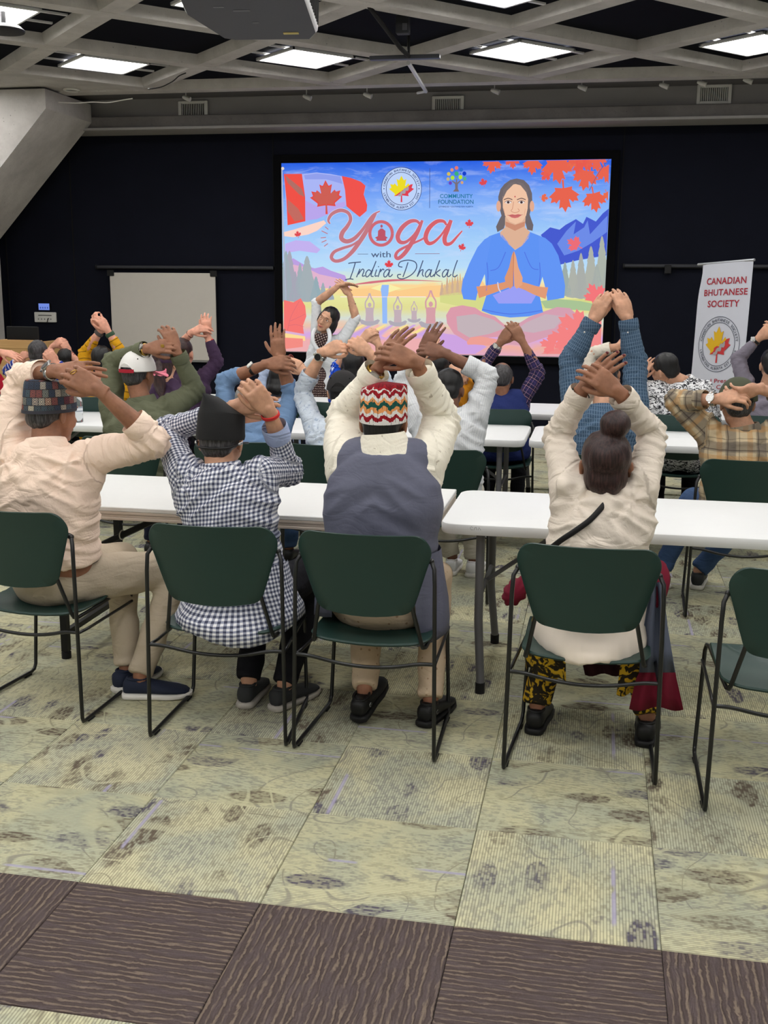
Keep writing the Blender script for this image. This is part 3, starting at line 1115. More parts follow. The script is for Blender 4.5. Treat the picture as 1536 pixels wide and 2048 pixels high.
# ---- sky, glow, lake and deck: one picture ground, coloured by height with cloudy noise
m = bpy.data.materials.new('slide_ground')
m.use_nodes = True
t = NT(m)
t.n.remove(t.n['Principled BSDF'])
x, y, z = t.xyz(t.coords())
zz = t.math('MULTIPLY', z, 1 / SCH)
nz = t.noise(t.mapping(t.coords(), (1.6, 1, 5.5)), 1.0, 4, .6, .8)
zz = t.math('ADD', zz, t.math('MULTIPLY', t.math('SUBTRACT', nz, .5), .09))
ground = t.ramp(zz, [(.0, lin((226, 170, 190))), (.05, lin((238, 176, 160))), (.09, lin((214, 170, 226))), (.14, lin((236, 196, 170))), (.18, lin((214, 222, 214))), (.24, lin((226, 222, 150))), (.30, lin((232, 232, 160))), (.355, lin((255, 214, 150))), (.385, lin((228, 236, 196))), (.45, lin((186, 222, 250))), (.62, lin((160, 204, 250))), (.78, lin((136, 180, 250))), (.90, lin((92, 142, 242))), (1.0, lin((44, 98, 228)))])
cl_ = t.ramp(t.noise(t.mapping(t.coords(), (1.1, 1, 4)), 2.0, 5, .62, .6), [(.5, (0, 0, 0)), (.75, (1, 1, 1))])
cm = t.math('MULTIPLY', cl_, t.ramp(zz, [(.42, (0, 0, 0)), (.55, (1, 1, 1))]))
ground = t.mix(t.math('MULTIPLY', cm, .55), ground, lin((206, 220, 252)))
pk = t.math('MULTIPLY', t.ramp(t.noise(t.mapping(t.coords(), (1.3, 1, 5), (5, 0, 3)), 1.4, 4), [(.48, (0, 0, 0)), (.62, (1, 1, 1))]), t.ramp(x, [(-1.3 + 0.0, (1, 1, 1)), (-.7, (0, 0, 0))]))
e = t.n.new('ShaderNodeEmission')
t.t.links.new(ground, e.inputs[0])
t.t.links.new(e.outputs[0], t.n['Material Output'].inputs[0])
g = Geo()
nx_, nz_ = 2, 2
g.box((0, .004, SCH / 2), (SCW, .006, SCH))
g.build('picture_ground', m, t_scr)

# ---- distance
s_poly('cloud_glow', C3([(120, 700), (200, 680), (330, 640), (460, 600), (480, 625), (400, 690), (330, 720), (200, 745), (120, 735)]), (252, 214, 200), 1)
s_poly('cloud_glow', C3([(130, 800), (220, 770), (340, 780), (430, 850), (400, 880), (250, 860), (130, 880)]), (196, 178, 240), 1)
s_poly('mountain', C3([(120, 930), (200, 925), (300, 985), (380, 1010), (450, 995), (520, 1030), (640, 1070), (660, 1120), (420, 1150), (120, 1150)]), (190, 160, 226), 2)
s_poly('mountain', C3([(120, 960), (300, 1000), (420, 1060), (560, 1090), (680, 1150), (680, 1180), (120, 1180)]), (226, 180, 206), 3)
s_poly('mountain', C4([(860, 725), (940, 660), (1020, 680), (1070, 640), (1160, 590), (1220, 630), (1250, 570), (1330, 610), (1390, 540), (1440, 500), (1420, 900), (1180, 940), (1020, 980), (950, 860)]), (72, 92, 208), 2)
s_poly('mountain_ridge', C4([(1000, 800), (1080, 690), (1160, 610), (1140, 720), (1230, 660), (1260, 600), (1280, 720), (1390, 600), (1430, 560), (1425, 700), (1300, 790), (1180, 860), (1060, 900)]), (110, 140, 232), 3)
s_poly('hill', C3([(690, 1190), (900, 1175), (1100, 1200), (1300, 1165), (1500, 1150), (1560, 1120), (1800, 1100), (1900, 1250), (690, 1262)]), (252, 206, 142), 2)
s_poly('sun_glow', C3([(860, 1180), (980, 1135), (1120, 1180), (1000, 1220)]), (250, 240, 170), 3)
s_poly('reflection', C3([(955, 1150), (1015, 1150), (1010, 1230), (1000, 1260), (1000, 1480), (960, 1480), (955, 1260), (945, 1190)]), (150, 188, 248), 4)
s_poly('far_shore', C3([(600, 1250), (1330, 1250), (1330, 1256), (600, 1256)]), (250, 236, 240), 4)
s_poly('shore', C4([(0, 1240), (150, 1215), (330, 1240), (500, 1290), (760, 1300), (980, 1280), (1200, 1270), (1400, 1290), (1400, 1370), (900, 1350), (300, 1360), (0, 1300)]), (214, 218, 140), 4)
s_poly('bank', C4([(860, 1290), (1000, 1270), (1200, 1290), (1390, 1330), (1385, 1380), (900, 1350)]), (170, 196, 150), 5)
for xx in range(12):
    x0 = 640 + xx * 62
    s_poly('deck_board', C3([(x0, 1560 + (xx % 3) * 14), (x0 + 150, 1490), (x0 + 175, 1492), (x0 + 40, 1575 + (xx % 3) * 14)]), [(250, 226, 150), (206, 168, 226), (246, 186, 176)][xx % 3], 3)
s_poly('deck', C3([(115, 1560), (300, 1590), (300, 1630), (115, 1600)]), (252, 220, 150), 3)
s_poly('deck', C3([(115, 1600), (600, 1640), (1500, 1600), (1500, 1740), (115, 1740)]), (238, 176, 178), 2)
s_poly('deck', C4([(0, 1560), (250, 1600), (400, 1680), (300, 1740), (0, 1740)]), (206, 164, 226), 3)


def pine(cx, base, h, w, col, k):
    P = []
    n = 7
    for i in range(n):
        f = i / n
        P += [(cx + w * (f * .5 + .06), base - h + h * f * .98), (cx + w * (f * .5 + .16) * (1 if i % 2 else .9), base - h + h * (f + .11))]
    P += [(cx + w * .06, base), ]
    L_ = [(2 * cx - a, b) for a, b in P[::-1]]
    s_poly('pine_tree', [(cx, base - h * 1.03)] + P + L_, col, k)


rnd = random.Random(3)
for cx, bs_, h, w in ((572, 604, 100, 30), (579, 600, 96, 34), (600, 600, 72, 24), (614, 604, 90, 40), (590, 604, 60, 24), (632, 604, 50, 24), (646, 602, 36, 18), (660, 600, 28, 16)):
    pine(cx, bs_, h, w, (150 + rnd.randint(0, 18), 166 + rnd.randint(0, 10), 182), 4)
for cx, bs_, h, w in ((1204, 600, 125, 34), (1182, 600, 105, 34), (1162, 598, 90, 28), (1214, 600, 80, 24), (1146, 596, 74, 26), (1130, 592, 66, 24), (1194, 600, 70, 30)):
    pine(cx, bs_, h, w, (158 + rnd.randint(0, 20), 172 + rnd.randint(0, 8), 170), 4)
for k in range(12):
    pine(884 + k * 5.2, 592 - k * .3, 22 + rnd.random() * 16 + k * .8, 9, (222, 190, 140) if k % 2 else (206, 176, 150), 4)

# ---- flag
s_line('flag_pole', C3([(100, 170), (110, 600), (135, 1280)]), 3.2, (176, 186, 210), 4, False)
s_ell('pole_knob', c3(108, 158), (3.2, 3.2), (226, 214, 200), 5)
s_poly('flag_field', C3([(118, 205), (280, 205), (400, 192), (520, 205), (620, 225), (720, 255), (815, 305), (800, 400), (830, 480), (810, 560), (650, 470), (520, 520), (400, 580), (300, 610), (150, 640)]), (170, 182, 246), 5)
s_poly('flag_fold', C3([(290, 215), (400, 200), (600, 225), (620, 290), (480, 250), (300, 250)]), (146, 160, 236), 6)
s_poly('flag_fold', C3([(300, 430), (420, 490), (640, 440), (645, 480), (400, 590), (305, 600)]), (186, 166, 236), 6)
s_poly('flag_band', C3([(118, 205), (272, 203), (300, 400), (302, 608), (150, 642), (140, 420)]), (240, 82, 72), 7)
s_poly('flag_fold', C3([(130, 215), (270, 330), (296, 400), (250, 380), (150, 280)]), (176, 112, 104), 8)
s_poly('flag_fold', C3([(150, 420), (240, 500), (290, 590), (210, 610), (150, 520)]), (196, 108, 98), 8)
s_poly('flag_band', C3([(612, 222), (690, 238), (775, 270), (815, 305), (800, 380), (830, 470), (825, 520), (765, 572), (700, 520), (652, 480), (640, 340)]), (240, 84, 78), 7)
s_leaf(c3(478, 395), 54, 2, (226, 78, 72), 7)
s_leaf(c3(478, 395), 46, 2, (206, 96, 86), 8)

# ---- round emblem on the slide
EC = c3(1122, 330)
s_ell('emblem_disc', EC, (40, 43), (190, 212, 250), 6)
for r_ in (40, 30.5):
    s_ring('emblem_ring', EC, r_, 1.1, (58, 66, 110), 7, 44, r_ * 1.07)
M_NAVYT = emit('slide_58_66_110', (58, 66, 110))
for body, a0, a1, fl in (('CANADIAN BHUTANESE SOCIETY', -1.45, 1.45, False), ('LETHBRIDGE ALBERTA EST. 2009', -1.75 + math.pi * 2 - 0.0, 0, True)):
    if fl:
        LT = ring_text(body, lambda a, b: (EC[0] + a, EC[1] - b * 1.07), 35.2, 5.8, math.pi + 1.35, math.pi - 1.35, True, .02)
    else:
        LT = ring_text(body, lambda a, b: (EC[0] + a, EC[1] - b * 1.07), 35.2, 5.8, a0, a1, False, .02)
    for V, F in LT:
        s_mesh('emblem_letter', V, F, M_NAVYT, 8)


def emblem_leaf(fn, sc, yel, red, grey, build):
    pts = [(x * sc, (y + .02) * sc) for x, y in LEAF]
    build('emblem_leaf', [fn(*p) for p in pts], red, 0)
    # upper-left part of the leaf in yellow: clip by a diagonal
    from mathutils.geometry import intersect_line_line_2d
    a, b = np.array([-.62, -.55]) * sc, np.array([.75, .42]) * sc
    n_ = np.array([-(b - a)[1], (b - a)[0]])
    out = []
    m_ = len(pts)
    for i in range(m_):
        p, q = np.array(pts[i]), np.array(pts[(i + 1) % m_])
        dp, dq = (p - a) @ n_, (q - a) @ n_
        if dp >= 0:
            out.append(tuple(p))
        if dp * dq < 0:
            out.append(tuple(p + (q - p) * dp / (dp - dq)))
    build('emblem_leaf', [fn(*p) for p in out], yel, 1)
    # pale dragon running along the diagonal
    rib, F = ribbon(catmull([np.array(v) * sc for v in ((-.18, -.32), (-.05, -.30), (.02, -.16), (.12, -.18), (.16, -.02), (.27, -.04), (.32, .10))], 4), np.array([.05, .13, .08, .15, .09, .14, .05]) * sc)
    build('emblem_dragon', [fn(*p) for p in rib], grey, 2, F)


def _b(name, pts, col, k, F=None):
    m_ = emit('slide_%d_%d_%d' % col, col)
    s_mesh(name, pts, F or [tuple(range(len(pts)))], m_, 8 + k)


emblem_leaf(lambda a, b: (EC[0] + a, EC[1] - b), 42, (236, 220, 40), (222, 66, 84), (170, 160, 170), _b)
for q in (-1, 1):
    s_ell('emblem_dot', (EC[0] + q * 35, EC[1]), (1.2, 1.2), (58, 66, 110), 8, 8)
s_line('divider', [c3(1364, 155), c3(1362, 495)], 1.0, (70, 84, 140), 6, False)

# ---- foundation tree logo
s_poly('tree_trunk', C4([(110, 355), (130, 330), (128, 290), (100, 265), (106, 260), (135, 278), (138, 235), (145, 235), (147, 278), (172, 258), (178, 264), (152, 292), (152, 330), (163, 355)]), (120, 112, 124), 7)
for x_, y_, r_, c_ in ((102, 170, 14, (226, 148, 120)), (141, 153, 15, (230, 120, 110)), (180, 168, 16, (46, 110, 210)), (208, 201, 17, (24, 66, 200)), (211, 245, 15, (90, 176, 140)), (188, 278, 12, (214, 164, 120)), (74, 204, 15, (214, 190, 90)), (69, 248, 14, (196, 180, 130)), (88, 282, 14, (110, 70, 190)), (141, 202, 18, (60, 176, 120)), (107, 237, 17, (176, 226, 60)), (175, 232, 17, (190, 230, 50)), (105, 200, 5, (80, 120, 220)), (175, 201, 5, (60, 100, 200)), (141, 244, 5, (120, 190, 90))):
    s_ell('tree_dot', c4(x_, y_), (r_ / 4.267, r_ / 4.267 * 1.08), c_, 8, 16)
s_text('logo_lettering', 'COMMUNITY', c4(0, 0)[0], c4(280, 0)[0], 396.2, 8.4, (40, 120, 160), 7, .012)
s_text('logo_lettering', 'FOUNDATION', 876.5, c4(286, 0)[0], 407.6, 8.4, (44, 110, 150), 7, .012)
s_text('logo_lettering', 'LETHBRIDGE + SOUTHWESTERN ALBERTA', 877.5, c4(283, 0)[0], 414.6, 2.8, (60, 90, 150), 7, .02)

# ---- title lettering, drawn as pen strokes
TC, TC2, TC3 = (196, 122, 132), (206, 106, 118), (214, 100, 108)
s_line('title_letter', C3([(512, 630), (498, 598), (530, 545), (600, 515), (665, 535), (688, 590), (660, 650), (618, 705), (610, 755), (655, 780), (720, 755), (790, 680), (850, 590), (885, 548), (938, 522)]), [2.5, 6, 7.5, 6.5, 7, 9, 9, 8, 6, 4, 2.5], TC, 9)
s_line('title_letter', C3([(905, 540), (860, 620), (815, 705), (760, 790), (700, 870), (630, 930), (560, 948), (524, 918), (548, 870), (620, 838), (700, 812), (760, 770)]), [4, 8, 9, 8.5, 7, 6.5, 7, 6, 5, 3], TC, 9)
s_ring('title_letter', c3(948, 712), 22.5, 6.2, TC2, 9, 40, 23.5)
s_line('title_letter', C3([(1285, 640), (1250, 606), (1190, 612), (1125, 665), (1090, 735), (1110, 785), (1165, 782), (1230, 720), (1290, 625)]), [4, 6, 8, 9, 9, 8, 6, 4, 3], TC2, 9)
s_line('title_letter', C3([(1300, 600), (1262, 690), (1210, 790), (1150, 880), (1095, 925), (1072, 905), (1095, 862), (1180, 815), (1300, 760), (1345, 720)]), [5, 9, 9, 8, 7, 6, 5, 4, 3], TC2, 9)
s_line('title_letter', C3([(1505, 640), (1480, 608), (1420, 612), (1355, 670), (1328, 745), (1350, 795), (1400, 785), (1465, 720), (1520, 630)]), [4, 6, 8, 9, 9, 8, 6, 4, 3], TC3, 9)
s_line('title_letter', C3([(1545, 598), (1515, 680), (1490, 750), (1500, 800), (1545, 795), (1600, 735), (1640, 690)]), [7, 9, 9, 8, 6, 4, 2.5], TC3, 9)
for p, q in (((470, 655), (498, 678)), ((440, 690), (492, 715)), ((432, 750), (478, 745)), ((440, 788), (482, 770)), ((462, 822), (494, 798))):
    s_line('title_ray', C3([p, q]), 1.7, TC, 9, False)
s_ell('meditator_head', c3(952, 650), (2.4, 3.2), (186, 84, 104), 9, 14)
s_poly('meditator', C3([(944, 670), (960, 670), (985, 690), (985, 735), (1005, 748), (990, 760), (998, 775), (905, 775), (912, 760), (895, 748), (920, 735), (922, 690)]), (190, 88, 106), 9)
DK = (78, 92, 124)
s_text('title_word', 'with', c3(862, 0)[0], c3(1030, 0)[0], 514.5, 12.5, DK, 9, .004)
s_line('title_rule', C3([(748, 888), (838, 888)]), .9, DK, 9, False)
s_line('title_rule', C3([(1238, 886), (1448, 885)]), .9, (150, 100, 120), 9, False)
W1 = 2.1
A = lambda x_: [[(x_ + 45, 1030), (x_ + 25, 1020), (x_ - 2, 1050), (x_, 1082), (x_ + 22, 1075), (x_ + 48, 1025)], [(x_ + 50, 1018), (x_ + 38, 1070), (x_ + 52, 1080), (x_ + 72, 1060)]]
STR = [[(668, 968), (700, 962), (776, 956)], [(728, 962), (708, 1030), (682, 1102)], [(640, 1108), (680, 1100), (712, 1104)], [(738, 1086), (768, 1014), (752, 1062), (786, 1018), (802, 1030), (788, 1075), (812, 1072)],
       [(862, 1035), (842, 1022), (818, 1050), (822, 1082), (846, 1070), (880, 1010), (905, 948)], [(878, 1020), (862, 1072), (884, 1080)], [(910, 1020), (896, 1074), (918, 1072)], [(922, 1084), (944, 1014), (940, 1040), (962, 1016), (974, 1026)],
       *A(975), [(1130, 1000), (1098, 990), (1112, 955), (1180, 940), (1240, 958), (1250, 1006), (1210, 1062), (1140, 1098), (1096, 1092), (1090, 1066), (1118, 1062)], [(1178, 958), (1158, 1020), (1134, 1085)],
       [(1306, 942), (1282, 1010), (1256, 1082), (1282, 1034), (1306, 1022), (1300, 1060), (1312, 1080)], *A(1330), [(1448, 942), (1424, 1010), (1400, 1082)], [(1455, 1020), (1418, 1052), (1452, 1080)], *A(1475), [(1600, 940), (1578, 1000), (1560, 1068), (1578, 1082), (1600, 1065)]]
for s_ in STR:
    s_line('name_stroke', C3(s_), W1, DK, 9)
s_ell('name_stroke', c3(926, 996), (1.2, 1.2), DK, 9, 8)
s_leaf(c3(1015, 975), 15.5, 0, (226, 70, 80), 10)
s_line('underline', C3([(700, 1150), (860, 1130), (1050, 1112), (1250, 1112), (1470, 1122)]), [1, 4.6, 4.2, 2.2, .6], (212, 116, 130), 9)

# ---- small meditating figures on the deck
for cx, top, sc in ((850, 1222, 1.0), (1090, 1250, .92), (1230, 1290, .66), (1372, 1198, 1.18)):
    q = lambda a, b: c3(cx + a * sc, top + b * sc)
    col = (196, 176, 184) if sc != 1.18 else (214, 160, 168)
    s_line('figure_arm', [q(-2, 0), q(-14, 40), q(-36, 80), q(-34, 130)], 2.6 * sc, col, 6)
    s_line('figure_arm', [q(2, 0), q(14, 40), q(36, 80), q(34, 130)], 2.6 * sc, col, 6)
    s_ell('figure_head', q(0, 100), (3.6 * sc, 4.6 * sc), col, 6, 16)
    s_poly('figure_body', [q(-36, 126), q(-16, 122), q(16, 122), q(36, 126), q(32, 180), q(36, 240), q(-36, 240), q(-32, 180)], col, 6)
    s_poly('figure_legs', [q(-88, 232), q(-70, 222), q(-30, 240), q(30, 240), q(70, 222), q(88, 232), q(70, 262), q(20, 278), q(-20, 278), q(-70, 262)], (178, 172, 182), 7)

# ---- large seated portrait
SKN, SKD, SKL = (226, 172, 146), (204, 142, 116), (240, 196, 166)
s_poly('portrait_hair', C4([(490, 700), (478, 655), (508, 590), (525, 560), (502, 480), (497, 400), (515, 335), (550, 290), (600, 255), (655, 243), (715, 256), (760, 300), (785, 370), (788, 450), (765, 550), (778, 590), (797, 640), (790, 690), (745, 680), (725, 610), (700, 560), (580, 560), (560, 620), (545, 670)]), (112, 104, 108), 6)
s_poly('portrait_neck', C4([(556, 570), (730, 570), (725, 660), (770, 700), (760, 745), (700, 820), (640, 852), (590, 810), (520, 740), (510, 705), (555, 660)]), (222, 178, 150), 7)
s_poly('neck_shadow', C4([(560, 610), (640, 640), (725, 610), (722, 650), (640, 690), (560, 650)]), SKD, 8)
s_poly('portrait_face', C4([(535, 400), (548, 340), (590, 300), (645, 290), (700, 305), (742, 350), (752, 420), (748, 500), (735, 560), (700, 610), (645, 632), (595, 612), (555, 560), (536, 490)]), SKL, 9)
for x_ in (500, 785):
    s_ell('portrait_ear', c4(x_, 480), (4.6, 11), SKN, 8, 16)
s_poly('hair_parting', C4([(535, 420), (540, 340), (590, 285), (650, 268), (620, 300), (570, 350)]), (120, 110, 112), 10)
s_poly('hair_parting', C4([(650, 268), (710, 285), (748, 340), (755, 430), (735, 360), (690, 305)]), (120, 110, 112), 10)
for x_ in (582, 695):
    s_line('eyebrow', C4([(x_ - 38, 425), (x_, 412), (x_ + 36, 425)]), 1.7, (104, 84, 84), 10)
    s_ell('eye', c4(x_, 446), (6.4, 2.9), (232, 222, 220), 10, 16)
    s_ell('iris', c4(x_, 446), (2.7, 2.7), (70, 56, 60), 11, 12)
    s_line('eyelid', C4([(x_ - 32, 446), (x_, 430), (x_ + 30, 444)]), 1.0, (120, 84, 80), 11)
s_line('nose', C4([(628, 440), (618, 500), (606, 520), (640, 535), (676, 520), (664, 500)]), 1.2, (206, 148, 122), 10)
s_poly('lip', C4([(582, 558), (615, 548), (640, 553), (666, 547), (700, 554), (668, 576), (640, 582), (612, 577)]), (206, 112, 112), 10)
s_line('smile', C4([(575, 556), (640, 562), (706, 552)]), .8, (170, 86, 86), 11)
for q in (545, 728):
    s_line('cheek_line', C4([(q, 500), (q + (10 if q < 600 else -10), 560)]), .7, (216, 156, 132), 10)
s_ell('forehead_mark', c4(640, 398), (1.2, 1.8), (190, 70, 80), 10, 8)
SHB, SHD, SHL = (96, 148, 244), (110, 134, 226), (140, 176, 250)
s_poly('portrait_top', C4([(515, 702), (590, 800), (640, 855), (700, 815), (768, 700), (840, 728), (930, 790), (880, 1060), (840, 1200), (860, 1290), (880, 1385), (760, 1420), (600, 1430), (440, 1405), (355, 1372), (395, 1240), (385, 1080), (370, 1000), (360, 800), (420, 735)]), SHB, 7)
s_poly('portrait_sleeve', C4([(440, 728), (380, 762), (320, 830), (250, 970), (195, 1110), (182, 1200), (200, 1272), (305, 1283), (330, 1180), (352, 1130), (385, 1050), (400, 950)]), (100, 150, 245), 8)
s_poly('portrait_sleeve', C4([(840, 728), (900, 752), (955, 800), (1010, 900), (1050, 1060), (1068, 1160), (1060, 1262), (915, 1285), (905, 1210), (890, 1140), (865, 1050), (850, 950)]), (100, 150, 245), 8)
s_poly('top_glow', C4([(450, 1240), (640, 1160), (820, 1240), (780, 1310), (500, 1310)]), (156, 160, 246), 8)
for pts in ([(400, 960), (410, 1080), (395, 1200)], [(850, 960), (855, 1060), (845, 1150)], [(360, 1360), (600, 1400), (870, 1370)], [(560, 870), (500, 1000), (430, 1030)], [(720, 870), (780, 1000), (840, 1020)]):
    s_line('top_fold', C4(pts), 1.6, (84, 118, 226), 9)
s_line('portrait_forearm', C4([(322, 1215), (430, 1190), (520, 1165), (600, 1140)]), [24, 18, 14, 12], (224, 152, 112), 9)
s_line('portrait_forearm', C4([(912, 1222), (820, 1200), (730, 1165), (650, 1140)]), [24, 18, 14, 12], (224, 156, 120), 9)
s_poly('portrait_hand', C4([(628, 862), (612, 900), (590, 1000), (552, 1090), (560, 1150), (600, 1185), (622, 1160), (626, 1000)]), (220, 152, 116), 10)
s_poly('portrait_hand', C4([(632, 862), (648, 905), (668, 1000), (705, 1090), (700, 1150), (655, 1185), (634, 1160), (628, 1000)]), (230, 166, 130), 10)
s_line('hand_line', C4([(630, 868), (627, 1000), (624, 1165)]), .8, (176, 100, 76), 11)
s_line('bangle', C4([(492, 1128), (500, 1180), (518, 1214)]), 2.2, (214, 210, 226), 11)
LG = (220, 156, 172)
s_poly('portrait_leg', C4([(60, 1480), (52, 1410), (90, 1345), (190, 1325), (300, 1345), (360, 1385), (470, 1420), (560, 1500), (640, 1545), (560, 1590), (420, 1600), (240, 1640), (120, 1570)]), LG, 6)
s_poly('portrait_leg', C4([(1160, 1470), (1165, 1400), (1110, 1350), (1000, 1340), (880, 1380), (760, 1425), (640, 1500), (560, 1590), (420, 1640), (700, 1670), (900, 1600), (1080, 1560)]), (214, 160, 178), 6)
s_poly('leg_shade', C4([(140, 1420), (300, 1400), (460, 1450), (560, 1520), (420, 1570), (250, 1600), (150, 1540)]), (196, 180, 186), 7)
s_poly('leg_shade', C4([(1060, 1420), (900, 1400), (740, 1470), (640, 1540), (800, 1560), (980, 1520)]), (200, 178, 188), 7)
s_poly('portrait_foot', C4([(228, 1640), (260, 1600), (340, 1590), (460, 1610), (560, 1640), (420, 1670), (300, 1660), (236, 1662)]), (238, 160, 150), 8)

# ---- maple leaves
RL = (226, 84, 78)
for cx, cy, s_, r_ in ((445, 120, 34, 170), (618, 100, 26, 185), (790, 130, 34, 175), (1000, 160, 54, 190), (1200, 110, 46, 160), (1240, 240, 44, 170), (1420, 200, 38, 200), (900, 220, 20, 140), (1060, 400, 52, 185), (890, 408, 15, 260), (1318, 430, 42, 190), (1430, 390, 20, 200), (1130, 70, 40, 175), (1330, 90, 40, 190)):
    P = [(lambda a: (c4(cx, cy)[0] + s_ * (x_ * math.cos(a) - y_ * math.sin(a)), c4(cx, cy)[1] - s_ * (x_ * math.sin(a) + y_ * math.cos(a))))(math.radians(r_)) for x_, y_ in LEAF]
    P = [(min(max(a, 566), 1218 - (b - 330) * .03), max(b, 318.5 + (1222 - a) * .0195)) for a, b in P]
    s_poly('maple_leaf', P, (232, 92 + (int(cx) % 3) * 9, 80), 5 + int(cx) % 2)
s_line('twig', C4([(1440, 80), (1350, 200), (1275, 345)]), 1.1, (120, 92, 130), 7)
for cx, cy, s_, r_ in ((368, 275, 15, 15), (250, 625, 15, 0), (188, 828, 14, -20), (236 - 1450, 718, 12, 10)):
    s_leaf(c4(cx, cy), s_, r_, (222, 76, 84), 6)
s_leaf(c4(1145, 800), 28, 60, (236, 110, 120), 6)
s_leaf(c4(1320, 1225), 40, 30, (244, 120, 124), 6)
for cx, cy, s_, r_ in ((1140, 1500, 60, 60), (1030, 1600, 44, 80), (930, 1660, 34, 75)):
    s_leaf(c4(cx, cy), s_, r_, (244, 132, 132), 9)
s_poly('leaf_patch', C4([(1380, 1380), (1372, 1740), (860, 1740), (1000, 1690), (1150, 1600), (1250, 1480)]), (240, 140, 138), 7)
s_poly('leaf_patch', C3([(118, 1280), (200, 1300), (262, 1265), (300, 1330), (310, 1420), (280, 1500), (290, 1570), (118, 1540)]), (246, 120, 116), 7)
s_poly('leaf_patch', C3([(118, 1600), (280, 1610), (280, 1680), (118, 1700)]), (244, 142, 132), 7)
for pts in ([(150, 1540), (180, 1420), (250, 1290)], [(170, 1460), (240, 1430), (300, 1400)], [(160, 1500), (220, 1490), (290, 1510)]):
    s_line('leaf_vein', C3(pts), .8, (214, 110, 120), 8)

# ---- roll-up banner right of the screen
M_BAN = mat('banner_vinyl', (206, 209, 220), .45, vary=.02)
BL, BR_ = atY(1401, 530, 10.45), atY(1507, 521, 10.05)
bd = BR_ - BL
BW = math.hypot(bd[0], bd[1])
brz = math.atan2(bd[1], bd[0])
t_ban = thing('roll_up_banner', 'tall white roll-up banner of the society at the right of the screen', 'banner', (BL[0], BL[1], 0), brz)
BH = BL[2]
tiltz = (BR_[2] - BL[2]) / BW


def bn(u, v, k=0):
    """u along the banner (0..BW), v height above floor -> local"""
    lean = .010 * math.sin(v * 1.7)
    x_ = u + (.10 - .10 * v / BH) * (-.6)
    return (x_, lean - .0012 * k - .018 * math.sin(math.pi * u / BW), v + tiltz * u * v / BH)


rows = []
for i in range(25):
    v = .07 + (BH - .07) * i / 24
    notch = .035 * math.exp(-((v - (BH - .05)) / .16) ** 2)
    rows.append([bn(notch + (BW - notch) * j / 10, v) for j in range(11)])
g = Geo().loft(rows, False, False, closed=False)
bk = [[(p[0], p[1] + .002, p[2]) for p in r] for r in rows]
g.loft(bk, False, False, closed=False)
g.build('sheet', M_BAN, t_ban, smooth=True)
Geo().tube([bn(-.03, BH + .005), bn(BW + .01, BH + .005)], .012, 8).build('top_bar', mat('banner_alu', (170, 172, 178), .35, .7), t_ban)
Geo().box((BW / 2 - .05, .03, .04), (BW + .06, .14, .08), bev=.02).build('base', mat('banner_base', (150, 152, 158), .4, .5), t_ban)
Geo().tube([(BW / 2 - .05, .05, .05), (BW / 2, .05, BH)], .011, 8).build('pole', MATS['banner_alu'], t_ban)
M_BRED = mat('banner_red', (170, 42, 58), .6, vary=.04)
M_BGREY = mat('banner_grey', (74, 80, 96), .6, vary=0)


def ban_uv(px, py):
    """photo pixel -> (u, v) on the banner plane"""
    d = ray(px, py)
    n_ = np.array([-math.sin(brz), math.cos(brz), 0])
    tt_ = ((BL - CAM) @ n_) / (d @ n_)
    P = CAM + d * tt_ - np.array([BL[0], BL[1], 0])
    u = P[0] * math.cos(brz) + P[1] * math.sin(brz)
    v = P[2] / (1 + tiltz * u / BH)
    return u - (.10 - .10 * v / BH) * (-.6), v


def ban_mesh(name, pts_uv, F, m, k, parent=t_ban):
    me = bpy.data.meshes.new(name)
    me.from_pydata([bn(u, v, k) for u, v in pts_uv], [], F)
    me.materials.append(m)
    return link(name, me, parent)


def ban_text(body, p0, p1, hpx, m, off=.01):
    V, F = text_geo(body, off, 0, 1.05)
    lo, hi = V.min(0), V.max(0)
    a, b = np.array(ban_uv(*p0)), np.array(ban_uv(*p1))
    hh = abs(ban_uv(p0[0], p0[1] - hpx)[1] - a[1])
    f = (V[:, :1] - lo[0]) / (hi[0] - lo[0])
    P = a + (b - a) * f + np.array([0, 1.]) * V[:, 1:] / .72 * hh
    ban_mesh('banner_lettering', P, F, m, 3)


bx = lambda x_, y_: (1340 + x_ / 7.837, 500 + y_ / 7.837)
ban_text('CANADIAN', bx(585, 545), bx(1200, 518), 13.2, M_BRED, .018)
ban_text('BHUTANESE', bx(542, 722), bx(1216, 696), 12.6, M_BRED, .018)
ban_text('SOCIETY', bx(598, 897), bx(1092, 886), 13.2, M_BRED, .018)
ban_text('Cultural Preservation', (1380, 766.5), (1502, 764.5), 8, M_BRED, .012)
ban_text('Through Community', (1385, 778.5), (1498, 777), 8, M_BRED, .012)
ban_text('ring', (1407, 791), (1436, 790.5), 7, M_BRED, .012)
ecu = np.array(ban_uv(*bx(762, 1480)))
ru = abs(ban_uv(*bx(1080, 1480))[0] - ban_uv(*bx(445, 1480))[0]) / 2
rv = abs(ban_uv(*bx(762, 1045))[1] - ban_uv(*bx(762, 1910))[1]) / 2
efn = lambda a, b: (ecu[0] + a * ru, ecu[1] + b * rv)
for r_ in (1.0, .79):
    a = np.linspace(0, 2 * np.pi, 49)
    V, F = ribbon(np.stack([np.cos(a), np.sin(a)], 1) * r_, .022)
    ban_mesh('emblem_ring', [efn(*p) for p in V], F, M_BGREY, 3)
for V, F in ring_text('CANADIAN BHUTANESE SOCIETY', efn, .885, .145, -1.45, 1.45, False, .004) + ring_text('LETHBRIDGE ALBERTA EST. 2009', efn, .885, .135, math.pi + 1.35, math.pi - 1.35, True, .004):
    ban_mesh('emblem_letter', V, F, M_BGREY, 3)
